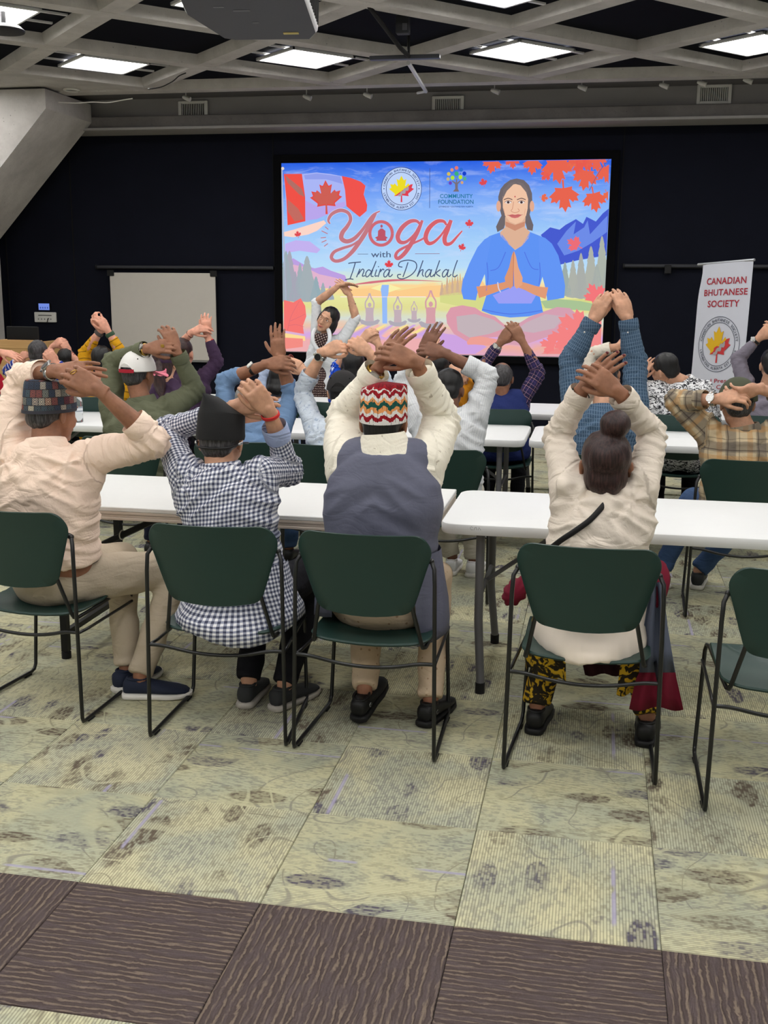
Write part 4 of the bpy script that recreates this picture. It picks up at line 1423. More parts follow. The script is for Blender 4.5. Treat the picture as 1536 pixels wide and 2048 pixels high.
_bm = {'y': mat('banner_yellow', (222, 178, 30), .6, vary=.03), 'r': mat('banner_leaf_red', (200, 56, 60), .6, vary=.03), 'g': mat('banner_silver', (170, 164, 166), .6, vary=.1)}
emblem_leaf(lambda a, b: efn(a * .98, b), 1.05, 'y', 'r', 'g', lambda name, pts, col, k, F=None: ban_mesh(name, pts, F or [tuple(range(len(pts)))], _bm[col], 4 + k))
# ================================================================ people



def remesh(geo, voxel):
    me = bpy.data.meshes.new('t')
    me.from_pydata(geo.V, [], geo.F)
    fix_normals(me)
    ob = bpy.data.objects.new('t', me)
    TMP.collection.objects.link(ob)
    md = ob.modifiers.new('r', 'REMESH')
    md.mode = 'VOXEL'
    md.voxel_size = voxel
    vl = TMP.view_layers[0]
    with bpy.context.temp_override(scene=TMP, view_layer=vl):
        dg = bpy.context.evaluated_depsgraph_get()
    m2 = ob.evaluated_get(dg).data
    n = len(m2.vertices)
    V = np.empty(n * 3, np.float32)
    m2.vertices.foreach_get('co', V)
    V = V.reshape(-1, 3).astype(float)
    L = np.empty(len(m2.loops), np.int32)
    m2.loops.foreach_get('vertex_index', L)
    F = L.reshape(-1, 4)
    bpy.data.objects.remove(ob)
    bpy.data.meshes.remove(me)
    return V, F


def smooth(V, F, it, lam=.5, w=None):
    E_ = np.concatenate([F[:, [0, 1]], F[:, [1, 2]], F[:, [2, 3]], F[:, [3, 0]]])
    n = len(V)
    cnt = np.bincount(E_[:, 0], minlength=n) + np.bincount(E_[:, 1], minlength=n)
    for _ in range(it):
        S = np.empty_like(V)
        for k in range(3):
            S[:, k] = np.bincount(E_[:, 0], V[E_[:, 1], k], n) + np.bincount(E_[:, 1], V[E_[:, 0], k], n)
        S /= np.maximum(cnt, 1)[:, None]
        V = V + (S - V) * (lam if w is None else lam * w[:, None])
    return V


def vnormals(V, F):
    a = np.cross(V[F[:, 2]] - V[F[:, 0]], V[F[:, 3]] - V[F[:, 1]])
    N = np.zeros_like(V)
    for k in range(3):
        acc = 0
        for j in range(4):
            acc = acc + np.bincount(F[:, j], a[:, k], len(V))
        N[:, k] = acc
    return N / np.maximum(1e-12, np.linalg.norm(N, axis=1))[:, None]


def vnoise(P, seed=0):
    P = np.asarray(P, float)
    I = np.floor(P).astype(np.int64)
    f = P - I
    f = f * f * (3 - 2 * f)

    def h(ix, iy, iz):
        x = (ix * 374761393 + iy * 668265263 + iz * 2147483647 + seed * 1274126177) & 0xffffffff
        x = ((x ^ (x >> 13)) * 1274126177) & 0xffffffff
        x = x ^ (x >> 16)
        return (x & 0xffff) / 65535.0
    r = 0
    for dx in (0, 1):
        for dy in (0, 1):
            for dz in (0, 1):
                wgt = (f[:, 0] if dx else 1 - f[:, 0]) * (f[:, 1] if dy else 1 - f[:, 1]) * (f[:, 2] if dz else 1 - f[:, 2])
                r = r + wgt * h(I[:, 0] + dx, I[:, 1] + dy, I[:, 2] + dz)
    return r


def mesh_np(name, V, F, m, parent, attr=None, smoothf=True):
    me = bpy.data.meshes.new(name)
    nv, nf = len(V), len(F)
    me.vertices.add(nv)
    me.vertices.foreach_set('co', np.ascontiguousarray(V, dtype=np.float32).ravel())
    me.loops.add(nf * 4)
    me.loops.foreach_set('vertex_index', np.ascontiguousarray(F, dtype=np.int32).ravel())
    me.polygons.add(nf)
    me.polygons.foreach_set('loop_start', np.arange(0, nf * 4, 4, dtype=np.int32))
    if smoothf:
        me.polygons.foreach_set('use_smooth', np.ones(nf, bool))
    me.update(calc_edges=True)
    if attr is not None:
        at = me.attributes.new('cloth', 'FLOAT_VECTOR', 'POINT')
        at.data.foreach_set('vector', np.ascontiguousarray(attr, dtype=np.float32).ravel())
    me.materials.append(m)
    return link(name, me, parent)


# ---------------------------------------------------------------- cloth materials
def cloth_base(name, rough=.85):
    m, t, b = new_mat(name, rough, spec=.2)
    return m, t, b


def finish_cloth(m, t, b, col, wr=.45, scale=1.0, weave=False):
    t.t.links.new(col, b.inputs['Base Color'])
    v = t.attr('cloth')
    co = t.coords()
    n1 = t.noise(t.mapping(v, (6 * scale, 13 * scale, 1)), 1.0, 2, .5, 1.4)
    n1 = t.math('ABSOLUTE', t.math('SUBTRACT', n1, .5))
    n2 = t.noise(v, 48, 2, .6, .8)
    hgt = t.math('ADD', t.math('MULTIPLY', n1, 1.6), t.math('MULTIPLY', n2, .22))
    nn = t.bump(hgt, wr, .02)
    if weave:
        nn = t.bump(t.noise(v, 900, 2), .12, .0012, nn)
    t.t.links.new(nn, b.inputs['Normal'])
    return m


def c_plain(name, col, var=.10, wr=.45, rough=.85):
    if name in MATS:
        return MATS[name]
    m, t, b = cloth_base(name, rough)
    c = lin(col)
    f = t.noise(t.attr('cloth'), 9, 4)
    o = t.mix(f, tuple(v * (1 - var) for v in c[:3]) + (1,), tuple(min(1, v * (1 + var)) for v in c[:3]) + (1,))
    MATS[name] = finish_cloth(m, t, b, o, wr)
    return m


def c_check(name, light, mid, dark, per=.013, wr=.4):
    m, t, b = cloth_base(name)
    u, v, _ = t.xyz(t.attr('cloth'))
    su = t.ramp(t.math('MULTIPLY_ADD', t.math('SINE', t.math('MULTIPLY', u, 2 * math.pi / per)), .5, .5), [(.42, (0, 0, 0)), (.58, (1, 1, 1))])
    sv = t.ramp(t.math('MULTIPLY_ADD', t.math('SINE', t.math('MULTIPLY', v, 2 * math.pi / per)), .5, .5), [(.42, (0, 0, 0)), (.58, (1, 1, 1))])
    s = t.math('MULTIPLY', t.math('ADD', su, sv), .5)
    o = t.ramp(s, [(.0, lin(light)), (.5, lin(mid)), (1.0, lin(dark))])
    return finish_cloth(m, t, b, o, wr)


def c_stripe(name, base, line, per=.012, width=.2, both=False, wr=.45, axis=0):
    m, t, b = cloth_base(name)
    u, v, _ = t.xyz(t.attr('cloth'))
    a, c = (u, v) if axis == 0 else (v, u)
    s = t.ramp(t.math('ABSOLUTE', t.math('SUBTRACT', t.math('FRACT', t.math('MULTIPLY', a, 1 / per)), .5)), [(width / 2, (1, 1, 1)), (width / 2 + .08, (0, 0, 0))])
    if both:
        s2 = t.ramp(t.math('ABSOLUTE', t.math('SUBTRACT', t.math('FRACT', t.math('MULTIPLY', c, 1 / (per * 1.6))), .5)), [(width / 2, (1, 1, 1)), (width / 2 + .08, (0, 0, 0))])
        s = t.math('MAXIMUM', s, t.math('MULTIPLY', s2, .6))
    f = t.noise(t.attr('cloth'), 14, 3)
    bb = t.mix(f, tuple(x * .85 for x in lin(base)[:3]) + (1,), lin(base))
    o = t.mix(t.math('MULTIPLY', s, .75), bb, lin(line))
    return finish_cloth(m, t, b, o, wr)


def c_plaid(name, cols, per=.11, wr=.4):
    """cols: ground, band A (wide), band B (narrow), line"""
    m, t, b = cloth_base(name)
    u, v, _ = t.xyz(t.attr('cloth'))

    def band(x, ph, w, soft=.02):
        a = t.math('ABSOLUTE', t.math('SUBTRACT', t.math('FRACT', t.math('ADD', t.math('MULTIPLY', x, 1 / per), ph)), .5))
        return t.ramp(a, [(max(0, w - soft), (1, 1, 1)), (w + soft, (0, 0, 0))])
    o = t.mix(0.0, lin(cols[0]), lin(cols[0]))
    for x in (u, v):
        o = t.mix(t.math('MULTIPLY', band(x, 0.0, .17), .55), o, lin(cols[1]))
        o = t.mix(t.math('MULTIPLY', band(x, .38, .09), .5), o, lin(cols[2]))
    for x in (u, v):
        o = t.mix(t.math('MULTIPLY', band(x, .1, .018, .008), .65), o, lin(cols[3]))
        o = t.mix(t.math('MULTIPLY', band(x, .72, .014, .008), .5), o, lin(cols[3]))
    return finish_cloth(m, t, b, o, wr)


def c_print(name, base, fig, scale=30, thr=.5, soft=.04, stretch=(1, 1), dist=2.0, fig2=None, wr=.35):
    m, t, b = cloth_base(name)
    v = t.mapping(t.attr('cloth'), (scale * stretch[0], scale * stretch[1], 1), rot=(0, 0, .6))
    f = t.ramp(t.noise(v, 1.0, 2, .5, dist), [(thr - soft, (0, 0, 0)), (thr + soft, (1, 1, 1))])
    o = t.mix(f, lin(base), lin(fig))
    if fig2:
        g = t.ramp(t.noise(t.mapping(v, (1, 1, 1), (7, 3, 0)), 1.3, 2, .5, dist), [(.56, (0, 0, 0)), (.60, (1, 1, 1))])
        o = t.mix(g, o, lin(fig2))
    return finish_cloth(m, t, b, o, wr)


def c_dots(name, base, dot, per=.02, r=.22, wr=.3):
    m, t, b = cloth_base(name)
    u, v, _ = t.xyz(t.attr('cloth'))
    vor = t.add('ShaderNodeTexVoronoi', inp={'Scale': 1 / per, 'Randomness': .15})
    t.t.links.new(t.attr('cloth'), vor.inputs['Vector'])
    o = t.mix(t.ramp(vor.outputs['Distance'], [(r, (1, 1, 1)), (r + .06, (0, 0, 0))]), lin(base), lin(dot))
    return finish_cloth(m, t, b, o, wr)


def skin(name, col, red=(.9, .55, .5)):
    if name in MATS:
        return MATS[name]
    m, t, b = new_mat(name, .55, spec=.35)
    c = lin(col)
    co = t.coords()
    f = t.noise(co, 18, 5, .6)
    g = t.noise(co, 60, 3, .6)
    lo = tuple(v * .74 for v in c[:3]) + (1,)
    hi = tuple(min(1, v * 1.16) for v in c[:3]) + (1,)
    o = t.mix(t.ramp(f, [(.3, (0, 0, 0)), (.7, (1, 1, 1))]), lo, hi)
    o = t.mix(t.math('MULTIPLY', t.ramp(g, [(.55, (0, 0, 0)), (.75, (1, 1, 1))]), .25), o, (c[0] * .95, c[1] * .62, c[2] * .55, 1))
    t.t.links.new(o, b.inputs['Base Color'])
    t.t.links.new(t.bump(t.math('ADD', g, t.math('MULTIPLY', t.noise(co, 220, 2), .4)), .25, .003), b.inputs['Normal'])
    MATS[name] = m
    return m


def hair_mat(name, col, hi=None):
    if name in MATS:
        return MATS[name]
    m, t, b = new_mat(name, .42, spec=.4)
    co = t.coords()
    s = t.noise(t.mapping(co, (160, 160, 14)), 1.0, 3, .6, .5)
    c = lin(col)
    h = lin(hi) if hi else tuple(min(1, v * 2.2 + .004) for v in c[:3]) + (1,)
    t.t.links.new(t.mix(t.ramp(s, [(.4, (0, 0, 0)), (.75, (1, 1, 1))]), c, h), b.inputs['Base Color'])
    t.t.links.new(t.bump(s, .5, .004), b.inputs['Normal'])
    MATS[name] = m
    return m


# ---------------------------------------------------------------- hands
def frame3(f, n):
    f = nrm(f)
    n = np.asarray(n, float)
    n = nrm(n - f * (n @ f))
    return f, n


def hand_geo(g, wrist, tip, normal, side, curl=.25, size=1.0, spread=1.0, thumb=.5, forearm=None):
    """five-fingered hand. fingers run wrist->tip, back of the hand faces normal, side +1 right / -1 left hand"""
    f, n = frame3(np.asarray(tip) - np.asarray(wrist), normal)
    th = np.cross(n, f) * side            # thumb direction
    w = np.asarray(wrist, float)
    P = lambda a, b_, c_: w + size * (th * a + f * b_ + n * c_)
    ang = np.linspace(0, 2 * np.pi, 14, endpoint=False)
    rings = []
    for y, rx, rz, ox, oz in ((-.03, .0265, .020, 0, 0), (-.005, .0265, .0195, 0, 0), (.02, .034, .0185, .002, -.001), (.05, .0405, .0165, .001, -.001), (.078, .0415, .0135, 0, 0), (.094, .039, .0105, -.001, .0), (.100, .034, .006, -.001, 0)):
        rings.append([P(ox + rx * math.copysign(abs(math.cos(a)) ** .8, math.cos(a)), y, oz + rz * math.copysign(abs(math.sin(a)) ** .8, math.sin(a))) for a in ang])
    g.loft(rings)
    # thenar and hypothenar pads
    R = np.stack([th, f, n], 1)
    g.ell(P(.022, .036, -.009), (.017 * size, .030 * size, .015 * size), R, 10, 8)
    g.ell(P(-.026, .036, -.007), (.014 * size, .032 * size, .013 * size), R, 10, 8)
    tips = []
    segs = {0: (.043, .026, .021), 1: (.048, .030, .022), 2: (.045, .028, .021), 3: (.035, .021, .018)}
    for k in range(4):
        bx = .0305 - k * .0205
        base = np.array([bx, .088 - (.004 if k == 0 else .0 if k == 1 else .003 if k == 2 else .011), -.0005])
        a = math.radians((4.6 - 3.4 * k) * spread)
        cm, cp_, cd_ = math.radians(58 * curl + 4), math.radians(88 * curl + 6), math.radians(55 * curl + 4)
        pts, rr = [], []
        pos = base - np.array([math.sin(a) * .02, math.cos(a) * .02, 0])
        pts.append(pos)
        rr.append(.0098)
        pos = base.copy()
        pts.append(pos)
        rr.append(.0098)
        bend = 0
        for j, (L, c_) in enumerate(zip(segs[k], (cm, cp_, cd_))):
            bend += c_
            d = np.array([math.sin(a) * math.cos(bend), math.cos(a) * math.cos(bend), -math.sin(bend)])
            mid = pos + d * L * .5
            pos = pos + d * L
            r0 = (.0094, .0087, .0080)[j] * (.9 if k == 3 else 1)
            pts += [mid, pos]
            rr += [r0 * .94, r0]
        rr[-1] *= .88
        g.tube([P(*p) for p in pts], np.array(rr) * size, 9, 'round')
        tips.append((P(*pts[-1]), P(*pts[-2]), n))
        # knuckle
        g.ell(P(base[0], base[1] - .004, .006), (.0095 * size, .011 * size, .0075 * size), R, 8, 6)
    # thumb: leaves the side of the palm near its base
    a1 = math.radians(58 - 40 * (1 - thumb))
    d1 = np.array([math.sin(a1), math.cos(a1), -.35])
    d1 /= np.linalg.norm(d1)
    d2 = nrm(d1 + np.array([-.35, .35, -.25]) * (.4 + curl))
    d3 = nrm(d2 + np.array([-.35, .30, -.25]) * (.3 + curl))
    p0 = np.array([.018, .018, -.004])
    p1 = p0 + d1 * .042
    p2 = p1 + d2 * .034
    p3 = p2 + d3 * .026
    g.tube([P(*p) for p in (p0, (p0 + p1) / 2, p1, (p1 + p2) / 2, p2, (p2 + p3) / 2, p3)], np.array([.014, .0135, .0118, .0103, .0105, .0098, .0082]) * size, 9, 'round')
    return tips


# ---------------------------------------------------------------- heads, hats, hair
def head_frame(c, yaw=0, pitch=0, roll=0):
    """axes: right, forward (face), up. yaw>0 turns the face to image right"""
    cy, sy_ = math.cos(yaw), math.sin(yaw)
    fwd = np.array([sy_, cy, 0.])
    rt = np.array([cy, -sy_, 0.])
    up = np.array([0, 0, 1.])
    fwd, up = math.cos(pitch) * fwd - math.sin(pitch) * up, math.cos(pitch) * up + math.sin(pitch) * fwd   # pitch>0: looks down
    rt, up = math.cos(roll) * rt - math.sin(roll) * up, math.cos(roll) * up + math.sin(roll) * rt         # roll>0: tilts to image right
    return np.asarray(c, float), np.stack([rt, fwd, up], 1)


def head_geo(g, c, R, s, neck):
    T = lambda *p: c + R @ (np.array(p) * s)
    E3 = lambda p, r: g.ell(T(*p), np.array(r) * s, R, 18, 14)
    E3((0, -.012, .028), (.074, .094, .088))
    E3((0, .030, -.012), (.067, .064, .085))
    E3((0, .036, -.062), (.050, .052, .052))
    E3((0, .068, -.092), (.026, .022, .020))          # chin
    E3((.036, .058, -.030), (.024, .026, .030))       # cheeks
    E3((-.036, .058, -.030), (.024, .026, .030))
    E3((0, .082, .030), (.050, .014, .013))           # brow
    g.tube([T(0, .080, .016), T(0, .100, -.012), T(0, .108, -.026), T(0, .092, -.036)], np.array([.008, .011, .0135, .010]) * s, 8, 'round')
    for q in (-1, 1):
        E3((q * .012, .097, -.030), (.008, .009, .007))
        e = T(q * .077, -.006, -.008)
        a = .35 * q
        Re = R @ np.array([[math.cos(a), -math.sin(a), 0], [math.sin(a), math.cos(a), 0], [0, 0, 1.]])
        g.ell(e, np.array((.0085, .019, .032)) * s, Re, 10, 10)
        g.ell(e + R @ (np.array((q * .006, -.008, .006)) * s), np.array((.006, .010, .022)) * s, Re, 8, 8)
    E3((0, .088, -.060), (.022, .010, .012))          # mouth mound
    n0 = T(0, -.020, -.05)
    g.tube([n0, (n0 * .5 + np.asarray(neck) * .5), neck], np.array([.056, .055, .060]) * s, 14)


def hair_geo(g, c, R, s, kind):
    T = lambda *p: c + R @ (np.array(p) * s)
    E3 = lambda p, r: g.ell(T(*p), np.array(r) * s, R, 20, 14)
    if kind == 'short':
        E3((0, -.020, .040), (.0795, .0925, .083))
        E3((0, -.052, -.012), (.067, .052, .060))
    elif kind == 'nape':
        E3((0, -.026, .020), (.0785, .088, .070))
        E3((0, -.056, -.022), (.064, .048, .048))
    elif kind == 'bald':                      # ring of hair round a bare crown
        E3((0, -.032, .024), (.0795, .086, .080))
        E3((0, -.052, -.015), (.067, .052, .055))
    elif kind in ('long', 'bob', 'pony', 'bun', 'tail'):
        E3((0, -.022, .040), (.084, .096, .088))
        E3((0, -.046, -.026), (.073, .058, .070 if kind == 'bun' else .085))
        if kind == 'bob':
            for q in (-1, 1):
                E3((q * .072, -.008, -.035), (.028, .050, .085))
            E3((0, -.05, -.075), (.085, .055, .06))
        if kind == 'bun':
            E3((.022, -.050, .148), (.052, .050, .047))
            E3((.018, -.040, .105), (.036, .036, .03))
        if kind in ('pony', 'tail'):
            E3((0, -.10, .0), (.032, .034, .034))
            g.tube([T(0, -.10, .0), T(.0, -.125, -.06), T(.005, -.12, -.14), T(.012, -.105, -.24)], np.array([.03, .042, .046, .018]) * s, 12, 'round')
        if kind == 'long':
            g.tube([T(0, -.05, -.02), T(0, -.075, -.12), T(0, -.085, -.22), T(0, -.085, -.30)], np.array([.07, .078, .07, .03]) * s, 14, 'round')


def local_mesh(name, V, F, c, R, s, m, parent, smoothf=True, auto=45):
    g = Geo()
    g.add([c + R @ (np.array(p) * s) for p in V], F)
    return g.build(name, m, parent, smooth=smoothf, auto=auto)


def ring_e(z, rx, ry, n=28, oy=0.0, ox=0.0, tilt=0.0, tx=0.0):
    a = np.linspace(0, 2 * np.pi, n, endpoint=False)
    return np.stack([ox + rx * np.cos(a), oy + ry * np.sin(a), z + tilt * np.sin(a) * ry + tx * np.cos(a) * rx], 1)


def topi(c, R, s, m, parent, peak=.02, px=.0, h=.095, slope=0.0, band=None):
    """brimless Nepali cap: a tall sleeve whose crown folds to a fore-and-aft crease"""
    z0 = .008
    rr = [ring_e(z0, .0835, .1035, tilt=.14, oy=-.012), ring_e(z0 + .012, .0855, .1055, tilt=.14, oy=-.012), ring_e(z0 + h * .45, .0835, .104, tilt=.10, oy=-.014, tx=slope * .4), ring_e(z0 + h * .9, .0825, .102, tilt=.06, oy=-.015, tx=slope * .9), ring_e(z0 + h, .0810, .100, tilt=.05, oy=-.015, tx=slope)]
    for k, (fx, fy, dz) in enumerate(((.93, .97, .006), (.62, .92, .006 + peak * .42), (.30, .84, .006 + peak * .82), (.12, .78, .006 + peak), (.02, .72, .004 + peak))):
        rr.append(ring_e(z0 + h + dz, .0810 * fx, .100 * fy, tilt=.05, oy=-.015, ox=px * (1 - fx), tx=slope))
    g = Geo().loft(rr, True, True)
    g.V = [tuple(c + R @ (np.array(p) * s)) for p in g.V]
    o = g.build('cap', m, parent, smooth=True, auto=32)
    if band is not None:
        b2 = Geo().loft([ring_e(z0 - .002, .0838, .1038, tilt=.14, oy=-.012), ring_e(z0 - .002, .0865, .1065, tilt=.14, oy=-.012), ring_e(z0 + .010, .0868, .1068, tilt=.14, oy=-.012), ring_e(z0 + .010, .084, .104, tilt=.14, oy=-.012), ring_e(z0 - .002, .0838, .1038, tilt=.14, oy=-.012)], False, False)
        b2.V = [tuple(c + R @ (np.array(p) * s)) for p in b2.V]
        b2.build('cap_band', band, o, smooth=True, auto=50)
    return o


def ball_cap(c, R, s, m, visor, strap, parent, button=None, gap=True):
    T = lambda p: tuple(c + R @ (np.array(p) * s))
    rr = []
    for k in range(9):
        th = math.radians(2 + 86 * k / 8)
        rx, ry, z = .0875 * math.sin(th) ** .9, .1065 * math.sin(th) ** .9, .015 + .108 * math.cos(th)
        ring = ring_e(z, rx, ry, 32, oy=-.008, tilt=.06 * k / 8)
        if k == 8 and gap:          # cut-out above the strap at the back
            for i in range(32):
                a = 2 * math.pi * i / 32
                d = abs(math.atan2(math.sin(a + math.pi / 2), math.cos(a + math.pi / 2)))
                if d < .5:
                    ring[i, 2] += .042 * math.cos(d / .5 * math.pi / 2) ** .7
        rr.append(ring)
    g = Geo().loft(rr[::-1], False, True)
    inner = [r * np.array([.965, .965, 1]) + np.array([0, 0, -.003]) for r in rr]
    g.loft([rr[8], inner[8], inner[5]], False, False)
    g.V = [T(p) for p in g.V]
    o = g.build('cap', m, parent, smooth=True, auto=55)
    # visor pointing forward
    a = np.linspace(math.radians(20), math.radians(160), 14)
    outer = np.stack([.096 * np.cos(a), .070 + .125 * np.sin(a) ** .8, .006 - .02 * np.cos(a) ** 2], 1)
    inn = np.stack([.086 * np.cos(a), -.006 + .104 * np.sin(a), .016 + 0 * a], 1)
    v = Geo().loft([np.concatenate([inn + np.array([0, 0, dz]), (outer + np.array([0, 0, dz]))[::-1]]) for dz in (-.002, .002)])
    v.V = [T(p) for p in v.V]
    v.build('visor', visor, o, smooth=True, auto=50)
    # strap
    a = np.linspace(math.radians(238), math.radians(302), 10)
    sp = Geo().loft([np.stack([.087 * np.cos(a) * q, -.008 + .1065 * np.sin(a) * q, np.full(10, z) + .06 * np.sin(a) * .1065], 1) for q, z in ((1.0, .012), (1.02, .012), (1.02, .030), (1.0, .030), (1.0, .012))], False, False, closed=False)
    sp.V = [T(p) for p in sp.V]
    sp.build('strap', strap, o, smooth=True, auto=50)
    if button is not None:
        b2 = Geo().ell((0, -.008, .124), (.008, .008, .005), None, 10, 6)
        b2.V = [T(p) for p in b2.V]
        b2.build('button', button, o, smooth=True)
    for q in (-1, 1):
        for yy in (-.075, -.03):
            e = Geo().ell((q * .052 if yy < -.05 else q * .068, yy, .078 if yy < -.05 else .072), (.0035, .0035, .0035), None, 8, 6)
            e.V = [T(p) for p in e.V]
            e.build('eyelet', M_RUBBER, o, smooth=True)
    return o


def band_ring(name, c, axis, r, half, th, m, parent, n=26, oval=.86, nrmal=None):
    """a bracelet or strap: hollow band round axis at c"""
    ax = nrm(axis)
    ref = np.asarray(nrmal, float) if nrmal is not None else np.array([0, -1., .2])
    u = nrm(ref - ax * (ref @ ax))
    v = np.cross(ax, u)
    a = np.linspace(0, 2 * np.pi, n, endpoint=False)
    rr = []
    for dr, da in ((0, -half), (th, -half * .7), (th, half * .7), (0, half), (-.001, 0), (0, -half)):
        rr.append(np.asarray(c) + ax * da + (r + dr) * (oval * np.cos(a)[:, None] * u + np.sin(a)[:, None] * v))
    return cloth_attr(Geo().loft(rr, False, False).build(name, m, parent, smooth=True, auto=40))


def watch(c, axis, r, parent, strap, face, normal=(0, -1, .3), size=1.0):
    ax = nrm(axis)
    u = np.asarray(normal, float)
    u = nrm(u - ax * (u @ ax))
    v = np.cross(ax, u)
    o = band_ring('watch', c, axis, r, .0095 * size, .0035, strap, parent, nrmal=normal)
    cc = np.asarray(c) + u * (r * .86 + .005)
    Geo().tube([cc - u * .004, cc + u * .004], .0185 * size, 18).build('case', M_STEEL, o, smooth=True, auto=40)
    Geo().tube([cc + u * .0038, cc + u * .0052], .0155 * size, 18).build('dial', face, o)
    for s_ in (-1, 1):
        Geo().box(cc + ax * 0 + v * s_ * .02 * size, (.012, .012, .008), np.stack([ax, v, u], 1)).build('lug', M_STEEL, o)
    return o


M_STEEL = mat('watch_steel', (190, 190, 188), .25, .9, vary=.05)
M_GOLD = mat('gold', (206, 164, 78), .28, .9, vary=.05)
M_DIALB = mat('dial_black', (16, 16, 20), .3, vary=0)
M_DIALW = mat('dial_pale', (200, 198, 190), .3, vary=0)
M_REDSTR = mat('red_thread', (206, 48, 46), .8, vary=.15, bump=.5, bscale=400)


# ---------------------------------------------------------------- shoes
def shoe(ank, toe, m_up, m_sole, parent, L=.27, s=1.0, logo=None):
    """ank: ankle point on floor level below the ankle, toe direction (2-D)"""
    d = nrm([toe[0], toe[1], toe[2] if len(toe) > 2 else 0])
    up0 = np.array([0, 0, 1.])
    up = nrm(up0 - d * (up0 @ d))
    rt = np.cross(d, up)
    base = np.asarray(ank, float)
    T = lambda x, y, z: base + s * (rt * x + d * y + up * z)
    ang = np.linspace(0, 2 * np.pi, 16, endpoint=False)

    def sec(y, w, h0, h1, pw=.75):
        out = []
        for a in ang:
            cx, cz = math.cos(a), math.sin(a)
            out.append(T(w * math.copysign(abs(cx) ** pw, cx), y, (h0 + h1) / 2 + (h1 - h0) / 2 * math.copysign(abs(cz) ** pw, cz)))
        return out
    k = L / .27
    g = Geo().loft([sec(-.070 * k, .020, .026, .070), sec(-.060 * k, .032, .022, .088), sec(-.03 * k, .037, .022, .092), sec(.01 * k, .038, .022, .088), (sec(.05 * k, .041, .022, .076)), sec(.10 * k, .047, .022, .062), sec(.15 * k, .047, .022, .052), sec(.185 * k, .036, .022, .044), sec(.20 * k, .018, .024, .036)])
    o = g.build('shoe', m_up, parent, smooth=True, auto=60)
    so = Geo().loft([sec(-.076 * k, .022, .002, .026, .5), sec(-.066 * k, .036, 0, .028, .5), sec(-.03 * k, .041, 0, .028, .5), sec(.05 * k, .043, 0, .026, .5), sec(.11 * k, .051, 0, .026, .5), sec(.165 * k, .048, 0.003, .028, .5), sec(.20 * k, .032, .008, .030, .5), sec(.212 * k, .014, .014, .030, .5)])
    so.build('sole', m_sole, o, smooth=True, auto=50)
    # collar opening
    Geo().tube([T(.030 * math.cos(a), -.012 * k + .042 * math.sin(a), .088) for a in np.linspace(0, 6.283, 16, endpoint=False)], .006 * s, 6, closed=True).build('collar', m_up, o, smooth=True)
    if logo is not None:
        for q in (-1, 1):
            Geo().tube([T(q * .0385, -.02 + .01 * math.cos(a), .055 + .008 * math.sin(a)) for a in np.linspace(.6, 5.9, 8)], .0016, 5).build('logo', logo, o)
    return o


# ---------------------------------------------------------------- a seated figure
def seg_param(P, a, b):
    d = b - a
    L2 = max(1e-9, d @ d)
    t = np.clip(((P - a) @ d) / L2, 0, 1)
    q = a + t[:, None] * d
    return t, np.linalg.norm(P - q, axis=1)


PRINT = []
TIPS = []


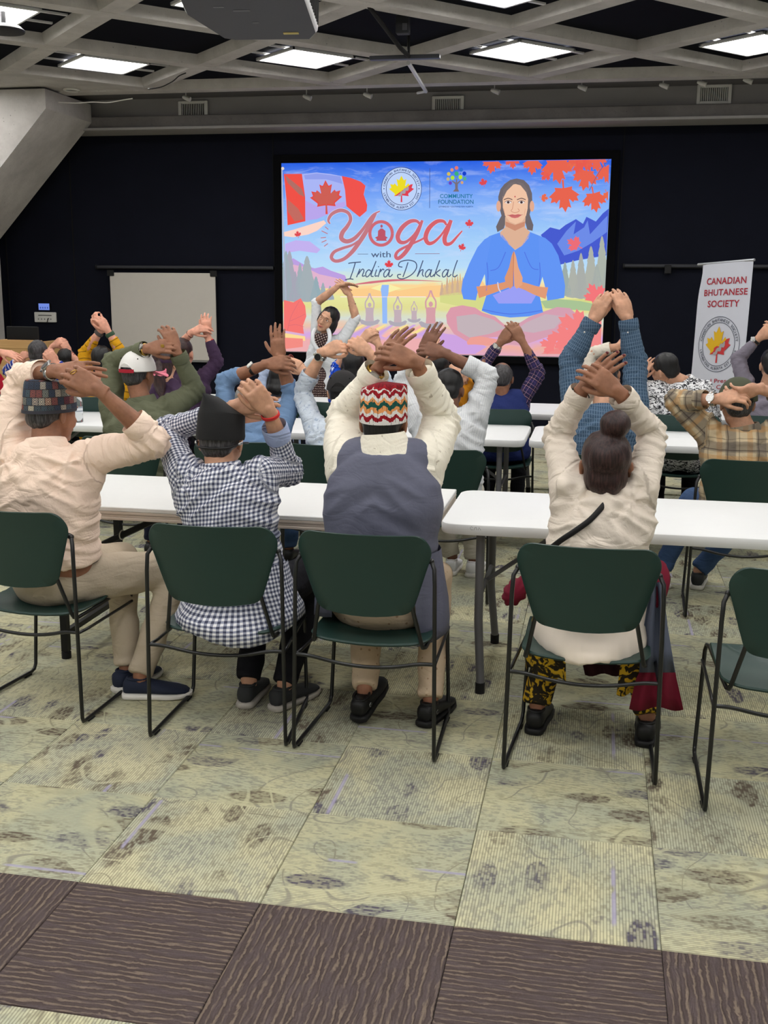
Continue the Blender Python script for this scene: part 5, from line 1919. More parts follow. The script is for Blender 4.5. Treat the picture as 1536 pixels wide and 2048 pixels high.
def person(label, Y0, N, head, SL, EL, WL, HL, SR, ER, WR, HR, shirt, sk, pants=None, hip=None, hs=1.0, bs=1.0, hy=0., hp=0., hr=0., hair=None, hairm=None, cuff=.82, cuff_m=None, cuffs=None, collar=None, vox=.012, handvox=.0042, feet=None, shoes=None, knees=None,
           nL=(0, -1, .2), nR=(0, -1, .2), cL=.25, cR=.25, tL=.5, tR=.5, spL=1.0, spR=1.0, armr=1.0, group='people seated with raised arms', seed=1, vest=None, fold=1.0, cuffR=None, slo=-.12, vlo=-.12, collar_r=.068, collar_up=0.0, hsize=1.0, bare=False, legs=True, name='person', back=0.03, flip=1, hair_seed=0, tw=1.0):
    rr = np.random.RandomState(seed)
    J = lambda q: atY(q[0], q[1], Y0 + q[2])
    N, hc, SL, EL, WL, SR, ER, WR = (J(q) for q in (N, head, SL, EL, WL, SR, ER, WR))
    HLt, HRt = J(HL), J(HR)
    if hip is None:
        hip = (N[0], Y0 - .03, .50)
    hip = np.asarray(hip, float)
    PRINT.append((label[:34], 'up', [round(float(np.linalg.norm(a - b)), 2) for a, b in ((SL, EL), (EL, WL), (WL, HLt), (SR, ER), (ER, WR), (WR, HRt))], 'sh', round(float(np.linalg.norm(SL - SR)), 2), 'N', np.round(N, 2).tolist(), 'hd', np.round(hc - N, 2).tolist()))
    root = thing(name, label, 'person', (float(hip[0]), float(hip[1]), 0.0), group=group)
    off = np.array([hip[0], hip[1], 0.0])

    class Par:      # children are given in world coordinates: shift them under the root
        pass
    made = []
    base_link = globals()['link']

    # --- torso rings
    sx = nrm(SR - SL)
    sx_h = nrm(np.array([sx[0], sx[1], 0]))
    mid = (hip + N) / 2 + np.array([0, -back, 0])

    def spine(t):
        return (1 - t) ** 2 * hip + 2 * t * (1 - t) * mid + t * t * N
    prof = ((-.12, .168, .120), (0, .182, .130), (.16, .176, .124), (.34, .168, .120), (.52, .172, .122), (.68, .178, .120), (.82, .166, .104), (.92, .128, .082), (1.0, .082, .064), (1.06, .062, .056))

    def torso(g, grow=0.0, lo=-.12, hi=1.06, flare=0.0):
        rings = []
        for t, rx, ry in prof:
            if t < lo or t > hi:
                continue
            c = spine(max(t, 0)) if t >= 0 else hip + (spine(.05) - hip) * (t / .05)
            ax = nrm(np.array([1., 0, 0]) * (1 - max(0, t)) + sx * max(0, t))
            d = nrm(spine(min(1, max(0, t) + .05)) - spine(max(0, t) - .05))
            fw = nrm(np.cross(d, ax))
            fl = flare * max(0, .4 - t)
            a = np.linspace(0, 2 * np.pi, 26, endpoint=False)
            rx2, ry2 = rx * bs * tw + grow + fl, ry * bs + grow + fl
            rings.append(c + np.sign(np.cos(a))[:, None] * (np.abs(np.cos(a)) ** .85)[:, None] * rx2 * ax + np.sign(np.sin(a))[:, None] * (np.abs(np.sin(a)) ** .9)[:, None] * ry2 * fw)
        g.loft(rings)

    chest = spine(.80)

    def arm(g, S, E, Wp, r, cut, root_r, ends='round', lat=True):
        Ce = E + (Wp - E) * cut
        # upper arm, rounded elbow, forearm up to the cut
        up_ = np.array([S + (chest + (S - chest) * .45 - S) * .6, S, S + (E - S) * .5, E - nrm(E - S) * .02])
        g.tube(up_, [root_r * .95, root_r, (root_r + r[0]) / 2, r[0]], 14, 'round')
        g.ell(E, (r[0] * 1.02,) * 3, None, 12, 8)
        g.tube([E, E + (Ce - E) * .5, Ce], [r[0], (r[0] + r[1]) / 2 * 1.02, r[1]], 14, 'flat')
        if lat:
            side_pt = spine(.50) + sx * (np.sign((S - chest) @ sx)) * .115 * bs * tw
            g.tube([S, (S + side_pt) / 2 + (S - N) * .04, side_pt], [root_r * .92, .066 * bs, .05 * bs], 12, 'round')

    # --- shirt
    g = Geo()
    torso(g, .012 if vest is None else .002, lo=slo, hi=1.0 if collar is not None else 1.06)
    ca, cb = (cuff, cuff if cuffR is None else cuffR)
    rs = (.054 * armr * bs, .041 * armr)
    for S, E, Wp, ct in ((SL, EL, WL, ca), (SR, ER, WR, cb)):
        r_end = rs[1] if ct > .6 else rs[1] * 1.12
        arm(g, S, E, Wp, (rs[0] * .95, r_end), ct, (.066 if vest is None else .061) * bs * armr)
    V, F = remesh(g, vox)
    V = smooth(V, F, 8 if vox < .009 else 4)
    # cloth coordinates and folds
    bones = [(spine(0), spine(1.0), 0), (SL, EL, 1), (EL, WL, 2), (SR, ER, 3), (ER, WR, 4)]
    rad = (.17 * bs, .07, .055, .07, .055)
    best = np.full(len(V), 1e9)
    bid = np.zeros(len(V), int)
    tt = np.zeros(len(V))
    for k, (a, b_, _) in enumerate(bones):
        t, d = seg_param(V, a, b_)
        dd = d - rad[k]
        mk = dd < best
        best[mk], bid[mk], tt[mk] = dd[mk], k, t[mk]
    Nn = vnormals(V, F)
    cl = np.zeros((len(V), 3))
    disp = np.zeros(len(V))
    for k, (a, b_, _) in enumerate(bones):
        mk = bid == k
        if not mk.any():
            continue
        L = np.linalg.norm(b_ - a)
        ax = (b_ - a) / max(L, 1e-6)
        P = V[mk] - a
        al = P @ ax
        if k == 0:
            u = P @ sx_h
            cl[mk] = np.stack([u, al, P[:, 1]], 1)
            q = np.stack([u * 5 + 3, al * 13 + u * np.sign(u) * 8, np.full(len(u), seed * 3.1)], 1)
            n1 = vnoise(q, seed) - .5
            q2 = np.stack([u * 9 + 9, al * 26 + u * np.sign(u) * 14, np.full(len(u), seed * 1.7)], 1)
            n2 = 1 - np.abs(2 * vnoise(q2, seed + 5) - 1)
            disp[mk] = (.020 * n1 + .016 * (n2 ** 3 - .3)) * (.35 if vest is not None else 1.0)
            # pulls running in from the raised shoulders
            for S in (SL, SR):
                w_ = V[mk] - (S + (chest - S) * .25)
                dist = np.linalg.norm(w_, axis=1)
                an = np.arctan2(w_[:, 2], w_ @ sx_h)
                disp[mk] += (.3 if vest is not None else 1.0) * .0065 * np.sin(an * 6 + 3 * vnoise(V[mk] * 9, seed + 2) + seed) * np.exp(-((dist - .10) / .09) ** 2)
        else:
            ref = np.array([0, 1., 0]) if abs(ax[1]) < .9 else np.array([1., 0, 0])
            e1 = nrm(ref - ax * (ref @ ax))
            e2 = np.cross(ax, e1)
            an = np.arctan2(-(P @ e2), -(P @ e1))
            cl[mk] = np.stack([an * .055 + k * .37, al + k * .21, np.zeros(len(al))], 1)
            el = al if k in (2, 4) else L - al
            amp = .0012 + .0050 * np.exp(-(el / .07) ** 2)
            ph = al * 2 * np.pi / .040 + 9.0 * vnoise(np.stack([an * 1.6 + 5, al * 7, np.full(len(al), seed + k)], 1), seed) + np.sin(an + k) * 2.2
            disp[mk] = amp * ((1 - np.abs(np.sin(ph * .5))) ** 1.6 - .3) * 2.4 + .014 * (vnoise(np.stack([an * 1.3 + al * 6 + 5, al * 11, np.full(len(al), seed * 2. + k)], 1), seed + 9) - .5)
    disp *= fold
    V = V + Nn * disp[:, None]
    V = smooth(V, F, 1, .4)
    made.append(mesh_np('shirt', V, F, shirt, root, cl))

    # --- vest / pullover over the shirt
    if vest is not None:
        g = Geo()
        torso(g, .026, lo=vlo, hi=1.0, flare=.05)
        for S, sg in ((SL, -1), (SR, 1)):
            g.tube([chest, chest + (S - chest) * .66], [.095 * bs, .084 * bs], 14, 'round')
            g.tube([N + (S - N) * .22 - np.array([0, 0, .012]), N + (S - N) * .72], [.070 * bs, .078 * bs], 12, 'round')
            side_pt = spine(.50) + sx * sg * .125 * bs * tw
            g.tube([chest + (S - chest) * .55, (chest + (S - chest) * .66 + side_pt) / 2, side_pt], [.068, .070, .05], 12, 'round')
        V, F = remesh(g, vox)
        V = smooth(V, F, 6)
        Nn = vnormals(V, F)
        P = V - spine(0)
        u, al = P @ sx_h, P[:, 2]
        q = np.stack([u * 6 + 3, al * 8 + np.abs(u) * 5, np.full(len(u), 3.3)], 1)
        disp = .030 * (vnoise(q, 4) - .5) + .012 * (1 - np.abs(2 * vnoise(q * np.array([1.6, 2.2, 1]), 8) - 1) - .6)
        disp *= np.clip((al + .12) / .2, 0, 1)
        V = smooth(V + Nn * disp[:, None], F, 2, .5)
        made.append(mesh_np('vest', V, F, vest, root, np.stack([u, al, P[:, 1]], 1)))

    # --- trousers and legs
    if legs:
        if knees is None:
            knees = [(hip[0] - .12, hip[1] + .40, .50), (hip[0] + .12, hip[1] + .40, .50)]
        if feet is None:
            feet = [(hip[0] - .11, hip[1] + .34, 0, 1), (hip[0] + .11, hip[1] + .34, 0, 1)]
        g, gl = Geo(), Geo()
        for q, (kn, ft) in enumerate(zip(knees, feet)):
            kn = np.asarray(kn, float)
            an = np.array([ft[0], ft[1], .10 + (ft[4] if len(ft) > 4 else 0)])
            hp_ = hip + np.array([(-1, 1)[q] * .085, .0, -.005])
            g.tube([hp_, (hp_ + kn) / 2 + np.array([0, 0, .005]), kn], np.array([.098, .086, .070]) * bs, 14, 'round')
            g.tube([kn, (kn + an) / 2 + np.array([0, -.01, 0]), an], [.068 * bs, .062, .054], 14, 'flat')
            gl.tube([hp_, kn], [.07, .05], 10, 'round')
            gl.tube([kn, (kn + an) / 2 + np.array([0, -.015, 0]), an, an - np.array([0, 0, .05])], [.05, .048, .036, .036], 12, 'round')
        g.ell(hip + np.array([0, .0, -.01]), (.182 * bs, .135 * bs, .105), None, 20, 12)
        V, F = remesh(g, max(vox, .010))
        V = smooth(V, F, 4)
        Nn = vnormals(V, F)
        V = V + Nn * (.014 * (vnoise(V * np.array([14, 14, 26]), seed + 3) - .5))[:, None]
        made.append(mesh_np('trousers', smooth(V, F, 1), F, pants or shirt, root, np.stack([V[:, 0], V[:, 2], V[:, 1]], 1)))
        for q, ft in enumerate(feet):
            if shoes:
                z0 = ft[4] if len(ft) > 4 else 0.0
                made.append(shoe((ft[0], ft[1], z0), (ft[2], ft[3], ft[5] if len(ft) > 5 else 0), shoes[0], shoes[1], root, logo=shoes[2] if len(shoes) > 2 else None))

    # --- body: one skin mesh (hidden trunk coarse, head and forearms fine)
    parts = []
    g = Geo()
    torso(g, -.02)
    for S, E, Wp in ((SL, EL, WL), (SR, ER, WR)):
        g.tube([chest, S, E], [.06, .05, .042], 10, 'round')
        g.tube([E, E + (Wp - E) * .6], [.042, .038], 10, 'round')
    if legs:
        g.V, g.F = g.V, g.F
        gl_o = gl
        g.add(gl_o.V, gl_o.F)
    V, F = remesh(g, .016)
    parts.append((smooth(V, F, 3), F))
    g = Geo()
    head_geo(g, hc, head_R(hy, hp, hr), hs, N + (N - hc) * .10)
    V, F = remesh(g, .0052 if vox < .011 else .0065)
    parts.append((smooth(V, F, 3, .5), F))
    for E, Wp, Ht, nn, cu, sd, th_, sp_ in ((EL, WL, HLt, nL, cL, -flip, tL, spL), (ER, WR, HRt, nR, cR, flip, tR, spR)):
        g = Geo()
        d = nrm(Wp - E)
        g.tube([E + (Wp - E) * .12, E + (Wp - E) * .35, E + (Wp - E) * .7, Wp - d * .015, Wp + nrm(Ht - Wp) * .012], np.array([.042, .043, .034, .0265, .0255]) * (.5 + .5 * hsize), 14, 'round', flat=.92)
        TIPS.append(hand_geo(g, Wp, Ht, nn, sd, cu, hsize, sp_, th_))
        V, F = remesh(g, handvox)
        parts.append((smooth(V, F, 2, .5), F))
    o, VV, FF = 0, [], []
    for V, F in parts:
        VV.append(V)
        FF.append(F + o)
        o += len(V)
    made.append(mesh_np('body', np.concatenate(VV), np.concatenate(FF), sk, root))

    # --- hair
    hcR = head_R(hy, hp, hr)
    if hair:
        g = Geo()
        hair_geo(g, hc, hcR, hs, hair)
        V, F = remesh(g, .0065)
        V = smooth(V, F, 5)
        Nn = vnormals(V, F)
        V = V + Nn * (.006 * (vnoise((V - hc) @ hcR * np.array([55, 55, 18]), seed + hair_seed) - .5))[:, None]
        made.append(mesh_np('hair', V, F, hairm, root))
    # --- collar and cuffs
    if collar is not None:
        up = nrm(nrm(hc + hcR @ np.array([0, -.03, -.05]) - N) + np.array([0, 0, .8]))
        a = np.linspace(0, 2 * np.pi, 30, endpoint=False)
        u = nrm(sx_h - up * (sx_h @ up))
        v = np.cross(up, u)
        c0 = N - up * (.030 - collar_up)
        rg = lambda r, h: c0 + up * h + r * (np.cos(a)[:, None] * u * 1.04 + np.sin(a)[:, None] * v * .98)
        made.append(cloth_attr(Geo().loft([rg(collar_r + .034, -.028), rg(collar_r + .026, -.008), rg(collar_r + .020, .012), rg(collar_r + .010, .048), rg(collar_r + .005, .054), rg(collar_r - .001, .050), rg(collar_r + .002, .0)], False, False).build('collar', collar, root, smooth=True, auto=60)))
    if cuffs is not None:
        for E, Wp, ct in ((EL, WL, ca), (ER, WR, cb)):
            d = nrm(Wp - E)
            c0 = E + (Wp - E) * ct
            rc = rs[1] * 1.06 if ct > .6 else rs[1] * 1.2
            made.append(band_ring('cuff', c0 - d * .012, d, rc, .030, .003, cuffs, root, oval=1.0))
    J2 = dict(root=root, N=N, hc=hc, R=hcR, SL=SL, EL=EL, WL=WL, SR=SR, ER=ER, WR=WR, HL=HLt, HR=HRt, hs=hs, made=made, off=off, spine=spine, sx=sx)
    return J2


def head_R(y, p, r):
    return head_frame((0, 0, 0), math.radians(y), math.radians(p), math.radians(r))[1]


def settle(J, extra=()):
    """move the world-space children under their root"""
    for o in list(J['root'].children):
        o.matrix_parent_inverse = Matrix.Translation(-Vector(J['root'].location))


def at_wrist(J, s, k=.1):
    E, Wp = (J['EL'], J['WL']) if s == 'L' else (J['ER'], J['WR'])
    d = Wp - E
    return Wp - nrm(d) * k, d
# ================================================================ the cast
SK_TAN = skin('skin_tan', (198, 150, 122))
SK_BROWN = skin('skin_brown', (150, 104, 80))
SK_DARK = skin('skin_dark', (126, 86, 68))
SK_FAIR = skin('skin_fair', (214, 164, 134))
SK_PINK = skin('skin_pink', (222, 160, 136))
H_BLACK = hair_mat('hair_black', (13, 12, 13))
H_BROWN = hair_mat('hair_dark_brown', (34, 20, 21), (74, 48, 46))
H_GREY = hair_mat('hair_grey', (120, 116, 112), (176, 172, 166))
H_SALT = hair_mat('hair_salt', (40, 38, 40), (96, 94, 96))
SH_NAVY = mat('shoe_navy_knit', (28, 36, 58), .8, vary=.2, bump=.3, bscale=300)
SH_BLACK = mat('shoe_black', (16, 16, 18), .5, vary=.15)
SH_GREY = mat('shoe_charcoal', (44, 46, 48), .75, vary=.2)
SH_WHITE = mat('shoe_white', (226, 226, 228), .55, vary=.06)
SO_WHITE = mat('sole_white', (222, 218, 212), .6, vary=.05)
SO_BLACK = mat('sole_black', (18, 18, 20), .6, vary=.1)
SO_GREY = mat('sole_grey', (176, 170, 162), .6, vary=.08)
P_KHAKI = c_plain('khaki_cotton', (186, 172, 152))
P_BLACK = c_plain('black_trousers', (24, 24, 30))
P_BEIGE = c_dots('beige_speckled_trousers', (208, 186, 160), (168, 138, 112), .030, .14)
P_JEANS = c_plain('blue_denim', (62, 86, 124), .25)
P_NAVY = c_plain('navy_trousers', (30, 34, 52))

# ---- front row
def hem(J, name, m, cx, cy, rows_, a0, a1, n=44, wav=.008, wf=7):
    a = np.linspace(math.radians(a0), math.radians(a1), n)
    rows = [np.stack([cx + rx * np.cos(a), cy + ry * np.sin(a) + .003 * np.sin(a * 23 + k), np.full(n, z) + wav * np.sin(a * wf + k * .4) * k / len(rows_)], 1) for k, (z, rx, ry) in enumerate(rows_)]
    V = rows + [r_ + np.array([0, .006, 0]) for r_ in rows[::-1]]
    o = Geo().loft(V, False, False, closed=False).build(name, m, J['root'], smooth=True)
    at_ = o.data.attributes.new('cloth', 'FLOAT_VECTOR', 'POINT')
    at_.data.foreach_set('vector', np.array([(math.atan2(v.co.y - cy, v.co.x - cx) * .19, v.co.z, 0) for v in o.data.vertices], np.float32).ravel())
    return o


peach = c_plain('peach_cotton', (250, 224, 205), .05, .6)
J = person('person in a peach shirt and patterned cap, arms crossed above the head, front row left', 4.0, (92, 888, -.04), (104, 826, .02),
           (18, 910, .0), (40, 758, .10), (112, 742, -.06), (232, 738, -.05), (180, 915, .0), (312, 884, -.03), (198, 780, -.14), (130, 742, -.16),
           peach, SK_BROWN, P_KHAKI, hy=26, hp=8, hs=1.03, hair='nape', hairm=H_SALT, cuff=.60, cuffR=.36, cuffs=peach, collar=peach, vox=.0075, handvox=.0036, nL=(.1, -.75, .65), nR=(.35, -.9, .3), cL=.06, cR=.35, spL=1.5, tL=.8, bs=1.06, seed=3, slo=.16,
           hip=(-2.13, 3.99, .50), knees=[(-1.98, 4.30, .52), (-1.72, 4.30, .50)], feet=[(-1.90, 4.12, .3, 1), (-1.80, 4.03, 1, .25)], shoes=(SH_NAVY, SO_WHITE), armr=1.12, hsize=1.08)
m, t, b = cloth_base('dhaka_patchwork', .9)
x, y, z = t.xyz(t.coords('Generated'))
an = t.math('MULTIPLY', t.math('ARCTAN2', t.math('SUBTRACT', y, .5), t.math('SUBTRACT', x, .5)), 3.6)
vv_ = t.math('MULTIPLY', z, 4.2)
fu, fv = t.math('FRACT', t.math('ADD', an, t.math('MULTIPLY', t.math('FLOOR', vv_), .37))), t.math('FRACT', vv_)
cell = t.add('ShaderNodeCombineXYZ', inp={0: t.math('FLOOR', t.math('ADD', an, t.math('MULTIPLY', t.math('FLOOR', vv_), .37))), 1: t.math('FLOOR', vv_), 2: 0.0}).outputs[0]
wn = t.n.new('ShaderNodeTexWhiteNoise')
t.t.links.new(cell, wn.inputs['Vector'])
base_ = t.ramp(wn.outputs['Value'], [(.0, lin((84, 96, 104))), (.38, lin((146, 88, 78))), (.52, lin((66, 74, 90))), (.74, lin((104, 50, 54))), (.84, lin((132, 134, 126)))], 'CONSTANT')
mo_ = t.ramp(t.math('FRACT', t.math('MULTIPLY', wn.outputs['Value'], 7.0)), [(.0, lin((34, 36, 44))), (.4, lin((206, 190, 166))), (.7, lin((40, 50, 66)))], 'CONSTANT')
du, dv_ = t.math('ABSOLUTE', t.math('SUBTRACT', fu, .5)), t.math('ABSOLUTE', t.math('SUBTRACT', fv, .5))
dia = t.math('ADD', du, dv_)
ringd = t.ramp(t.math('ABSOLUTE', t.math('SUBTRACT', t.math('FRACT', t.math('MULTIPLY', dia, 4.0)), .5)), [(.16, (1, 1, 1)), (.22, (0, 0, 0))])
o2 = t.mix(ringd, base_, mo_)
edge_ = t.ramp(t.math('MAXIMUM', du, dv_), [(.44, (0, 0, 0)), (.47, (1, 1, 1))])
o2 = t.mix(edge_, o2, lin((52, 48, 52)))
M_PATCH = finish_cloth(m, t, b, o2, .12)
topi(J['hc'], J['R'], 1.06, M_PATCH, J['root'], peak=.004, h=.105, band=mat('cap_band_dark', (58, 58, 66), .9))
c, ax = at_wrist(J, 'L', .035)
watch(c, ax, .033, J['root'], M_STEEL, M_DIALB, (0, -.7, .7), 1.15)
Geo().tube([J['WR'] + nrm(J['HR'] - J['WR']) * .105 + np.array([.004, -.012, .016]) + .0125 * (np.cos(a) * np.array([.8, .1, .6]) + np.sin(a) * np.array([0, -1, .2])) for a in np.linspace(0, 6.283, 14, endpoint=False)], .0022, 6, closed=True).build('ring', M_GOLD, J['root'], smooth=True)
band_ring('belt', np.array([-2.12, 3.985, .60]), (0, 0, 1), .168, .018, .004, mat('belt_navy', (30, 32, 44), .5), J['root'], oval=.84)
settle(J)

ging = c_check('gingham_cotton', (232, 232, 236), (148, 152, 170), (66, 70, 90), .0155)
J = person('person in a gingham shirt and black cap, gripping the wrist over the head, front row', 4.0, (441, 936, -.03), (443, 884, .02),
           (368, 948, .0), (332, 862, .19), (474, 812, .05), (552, 796, .0), (522, 948, .0), (580, 944, .20), (538, 822, .03), (498, 768, -.03),
           ging, SK_TAN, P_BLACK, hp=14, hs=1.04, hair='nape', hairm=H_SALT, cuff=.78, cuffR=.62, collar=ging, vox=.0075, handvox=.0036, nL=(0, -.95, .3), nR=(.2, -.9, .35), cL=.42, cR=.55, bs=1.02, seed=5,
           hip=(-1.325, 3.97, .50), knees=[(-1.36, 4.36, .50), (-1.13, 4.36, .50)], feet=[(-1.345, 4.07, -.02, 1), (-1.19, 4.06, .45, 1)], shoes=(SH_GREY, SO_GREY), armr=1.05, hsize=1.06)
topi(J['hc'], J['R'], 1.08, mat('cap_black_felt', (27, 27, 28), .95, vary=.2, vscale=20, bump=.2, bscale=200), J['root'], peak=.060, px=-.052, h=.092, slope=-.03)
c, ax = at_wrist(J, 'R', .02)
band_ring('red_bracelet', c, ax, .033, .008, .004, M_REDSTR, J['root'])
d = nrm(J['WR'] - J['ER'])
band_ring('turned_cuff', J['ER'] + (J['WR'] - J['ER']) * .66, d, .049, .036, .003, c_plain('pale_blue_lining', (166, 180, 216)), J['root'], oval=1.0)
hem(J, 'shirt_tail', ging, -1.335, 3.96, ((.64, .188, .145), (.55, .206, .190), (.485, .230, .262), (.45, .246, .305), (.40, .252, .318)), 172, 368, wav=.03, wf=3)
T_ = lambda *p: J['hc'] + J['R'] @ np.array(p)
Geo().tube(catmull([T_(-.092, .05, .005), T_(-.090, -.02, -.004), T_(-.060, -.092, -.030), T_(0, -.112, -.036), T_(.060, -.092, -.030), T_(.090, -.02, -.004), T_(.092, .05, .005)], 5), .0042, 6).build('glasses_strap', SH_BLACK, J['root'], smooth=True)
for q in (-1, 1):
    Geo().tube([T_(q * .091, -.03, -.004), T_(q * .087, -.045, -.010)], .006, 8, 'round').build('strap_clip', M_STEEL, J['root'], smooth=True)
settle(J)

cream = c_print('cream_dotted_cotton', (240, 234, 218), (196, 186, 168), 60, .70, .03, (1, 1), .4, None, .5)
slate = c_plain('slate_vest_cloth', (96, 98, 116), .06, .25, .6)
J = person('person in a slate grey vest and zigzag patterned cap, cream sleeves raised, front row', 4.0, (770, 908, -.04), (768, 846, .0),
           (692, 925, .0), (684, 838, .20), (762, 728, .10), (812, 652, .12), (850, 925, .0), (886, 842, .20), (832, 724, .04), (760, 694, .02),
           cream, SK_BROWN, P_BEIGE, hp=6, hs=1.05, hair='nape', hairm=H_BLACK, cuff=.84, cuffs=cream, collar=cream, vest=slate, vox=.0075, handvox=.0036, nL=(-.4, -.85, .3), nR=(.25, -.9, .35), cL=.10, cR=.30, spL=1.25, bs=1.10, seed=7, slo=.10, vlo=.12, collar_r=.070, collar_up=.056,
           hip=(-.775, 3.97, .50), knees=[(-.90, 4.36, .50), (-.62, 4.36, .50)], feet=[(-.845, 4.00, .15, 1, .03, .25), (-.585, 4.03, .25, 1)], shoes=(SH_BLACK, SO_BLACK, M_STEEL), armr=1.25, hsize=.98)
m, t, b = cloth_base('dhaka_zigzag', .9)
x, y, z = t.xyz(t.coords('Generated'))
an = t.math('ARCTAN2', t.math('SUBTRACT', y, .5), t.math('SUBTRACT', x, .5))
tri = t.math('ABSOLUTE', t.math('SUBTRACT', t.math('FRACT', t.math('MULTIPLY', an, 1.9)), .5))
zz = t.math('ADD', z, t.math('MULTIPLY', tri, .22))
zz = t.math('ADD', zz, t.math('MULTIPLY', t.math('SUBTRACT', t.noise(t.coords('Generated'), 11, 2), .5), .16))
W_, R_, O_, G_ = lin((226, 222, 218)), lin((150, 28, 38)), lin((226, 152, 92)), lin((28, 82, 74))
o1 = t.ramp(zz, [(.0, W_), (.10, W_), (.16, R_), (.27, W_), (.36, O_), (.46, G_), (.56, G_), (.58, O_), (.66, W_), (.76, R_), (.86, W_), (.90, R_), (.96, lin((120, 22, 32)))], 'CONSTANT')
li = t.ramp(t.math('ABSOLUTE', t.math('SUBTRACT', t.math('FRACT', t.math('MULTIPLY', an, 5.4)), .5)), [(.03, (1, 1, 1)), (.06, (0, 0, 0))])
o1 = t.mix(t.math('MULTIPLY', li, t.ramp(t.noise(t.coords('Generated'), 9, 1), [(.45, (0, 0, 0)), (.5, (1, 1, 1))])), o1, lin((20, 18, 22)))
M_ZIG = finish_cloth(m, t, b, o1, .12)
topi(J['hc'], J['R'], 1.05, M_ZIG, J['root'], peak=.012, px=-.01, h=.118, slope=.10)
hem(J, 'vest_skirt', slate, -.772, 3.96, ((.72, .225, .175), (.62, .240, .19), (.52, .258, .19), (.44, .264, .18), (.39, .262, .17)), -52, 40, wav=.02, wf=3)
hem(J, 'vest_skirt', slate, -.772, 3.96, ((.72, .225, .175), (.62, .240, .19), (.52, .258, .19), (.46, .262, .18)), 140, 232, wav=.02, wf=3)
c, ax = at_wrist(J, 'L', .045)
watch(c, ax, .035, J['root'], M_GOLD, M_DIALW, (.4, -.9, .2), 1.25)
settle(J)

beige = c_plain('oatmeal_knit', (224, 212, 198), .06, .55)
skirt = c_print('yellow_print_skirt', (40, 34, 24), (204, 164, 40), 26, .52, .03, (1, 1), 1.5)
J = person('person with a hair bun in an oatmeal sweater, hands overlapped above the head, front row', 4.0, (1206, 990, -.02), (1212, 932, .0),
           (1138, 985, .0), (1116, 872, .16), (1168, 775, .08), (1240, 700, .06), (1282, 978, .0), (1306, 868, .14), (1236, 784, .02), (1176, 738, .0),
           beige, SK_BROWN, skirt, hp=-2, hs=1.10, hair='bun', hairm=H_BROWN, cuff=.86, cuffs=beige, vox=.0075, handvox=.0034, nL=(-.3, -.9, .3), nR=(.2, -.95, .25), cL=.12, cR=.32, spL=1.1, bs=1.0, seed=11,
           hip=(.02, 3.98, .50), knees=[(-.10, 4.28, .48), (.20, 4.28, .48)], feet=[(-.17, 4.05, .1, 1), (.245, 4.02, .1, 1)], shoes=(SH_BLACK, SO_BLACK), armr=1.08, hsize=1.0, collar=beige, collar_r=.062)
c, ax = at_wrist(J, 'L', .04)
for k, mm in enumerate((mat('bracelet_green', (24, 46, 40), .4), SH_BLACK, mat('bracelet_teal', (34, 62, 56), .4))):
    band_ring('bracelet', c + nrm(ax) * (k - 1) * .009, ax, .034, .0045, .003, mm, J['root'])
f = nrm(J['HL'] - J['WL'])
Geo().tube([J['WL'] + f * .105 + np.array([-.012, -.008, .0]) + .012 * (np.cos(a) * np.array([.9, 0, -.5]) + np.sin(a) * np.array([0, 1, 0])) for a in np.linspace(0, 6.283, 14, endpoint=False)], .003, 6, closed=True).build('ring', M_GOLD, J['root'], smooth=True)
for tp, tm, nn_ in TIPS[-2][:4]:
    Geo().ell(tp + nn_ * .0052 - nrm(tp - tm) * .002, (.0058, .0058, .0058), None, 8, 6).build('fingernail', mat('nail_maroon', (96, 22, 34), .3, vary=0), J['root'], smooth=True)
# bag strap across the back
M_STRAP = mat('strap_black', (22, 20, 22), .6)
P_ = [J['spine'](t_)[0:3] for t_ in (0, 1)]
st = [atY(p, q, Y) for p, q, Y in ((1226, 990, 3.93), (1206, 1012, 3.875), (1180, 1040, 3.845), (1150, 1062, 3.835), (1120, 1082, 3.84), (1085, 1110, 3.90))]
Geo().tube(catmull(st, 4), .0105, 8, flat=.32, ref=(0, -1, 0)).build('bag_strap', M_STRAP, J['root'], smooth=True)
T_ = lambda *p: J['hc'] + J['R'] @ np.array(p)
for q in (-1, 1):
    Geo().tube([T_(q * .082 + .008 * math.cos(a), -.006, -.048 + .008 * math.sin(a)) for a in np.linspace(0, 6.283, 12, endpoint=False)], .0022, 6, closed=True).build('earring', M_GOLD, J['root'], smooth=True)
# ribbed hem of the sweater hanging over the seat
V = []
a = np.linspace(math.radians(195), math.radians(345), 40)
rows = []
for k, (z, rx, ry) in enumerate(((.62, .190, .150), (.54, .202, .190), (.485, .212, .270), (.458, .216, .306), (.425, .216, .316), (.412, .214, .314))):
    rows.append(np.stack([.02 + rx * np.cos(a), 3.975 + ry * np.sin(a) + .004 * np.sin(a * 30), np.full(40, z) + .008 * np.sin(a * 7 + k)], 1))
inn = [r_ + np.array([0, .008, 0]) for r_ in rows[::-1]]
Geo().loft(rows + inn, False, False, closed=False).build('sweater_hem', beige, J['root'], smooth=True)
skm = skirt
hem(J, 'skirt_hem', skm, .02, 4.02, ((.50, .20, .17), (.42, .235, .20), (.34, .245, .19), (.265, .235, .17)), 168, 250, wav=.02, wf=9)
hem(J, 'skirt_hem', skm, .02, 4.02, ((.50, .20, .17), (.42, .240, .20), (.34, .250, .19), (.24, .235, .17)), 296, 372, wav=.02, wf=9)
M_MAR = c_plain('maroon_shawl', (110, 24, 44), .15, .4)
M_SHG = c_print('slate_shawl', (92, 98, 116), (66, 70, 86), 40, .5, .1)
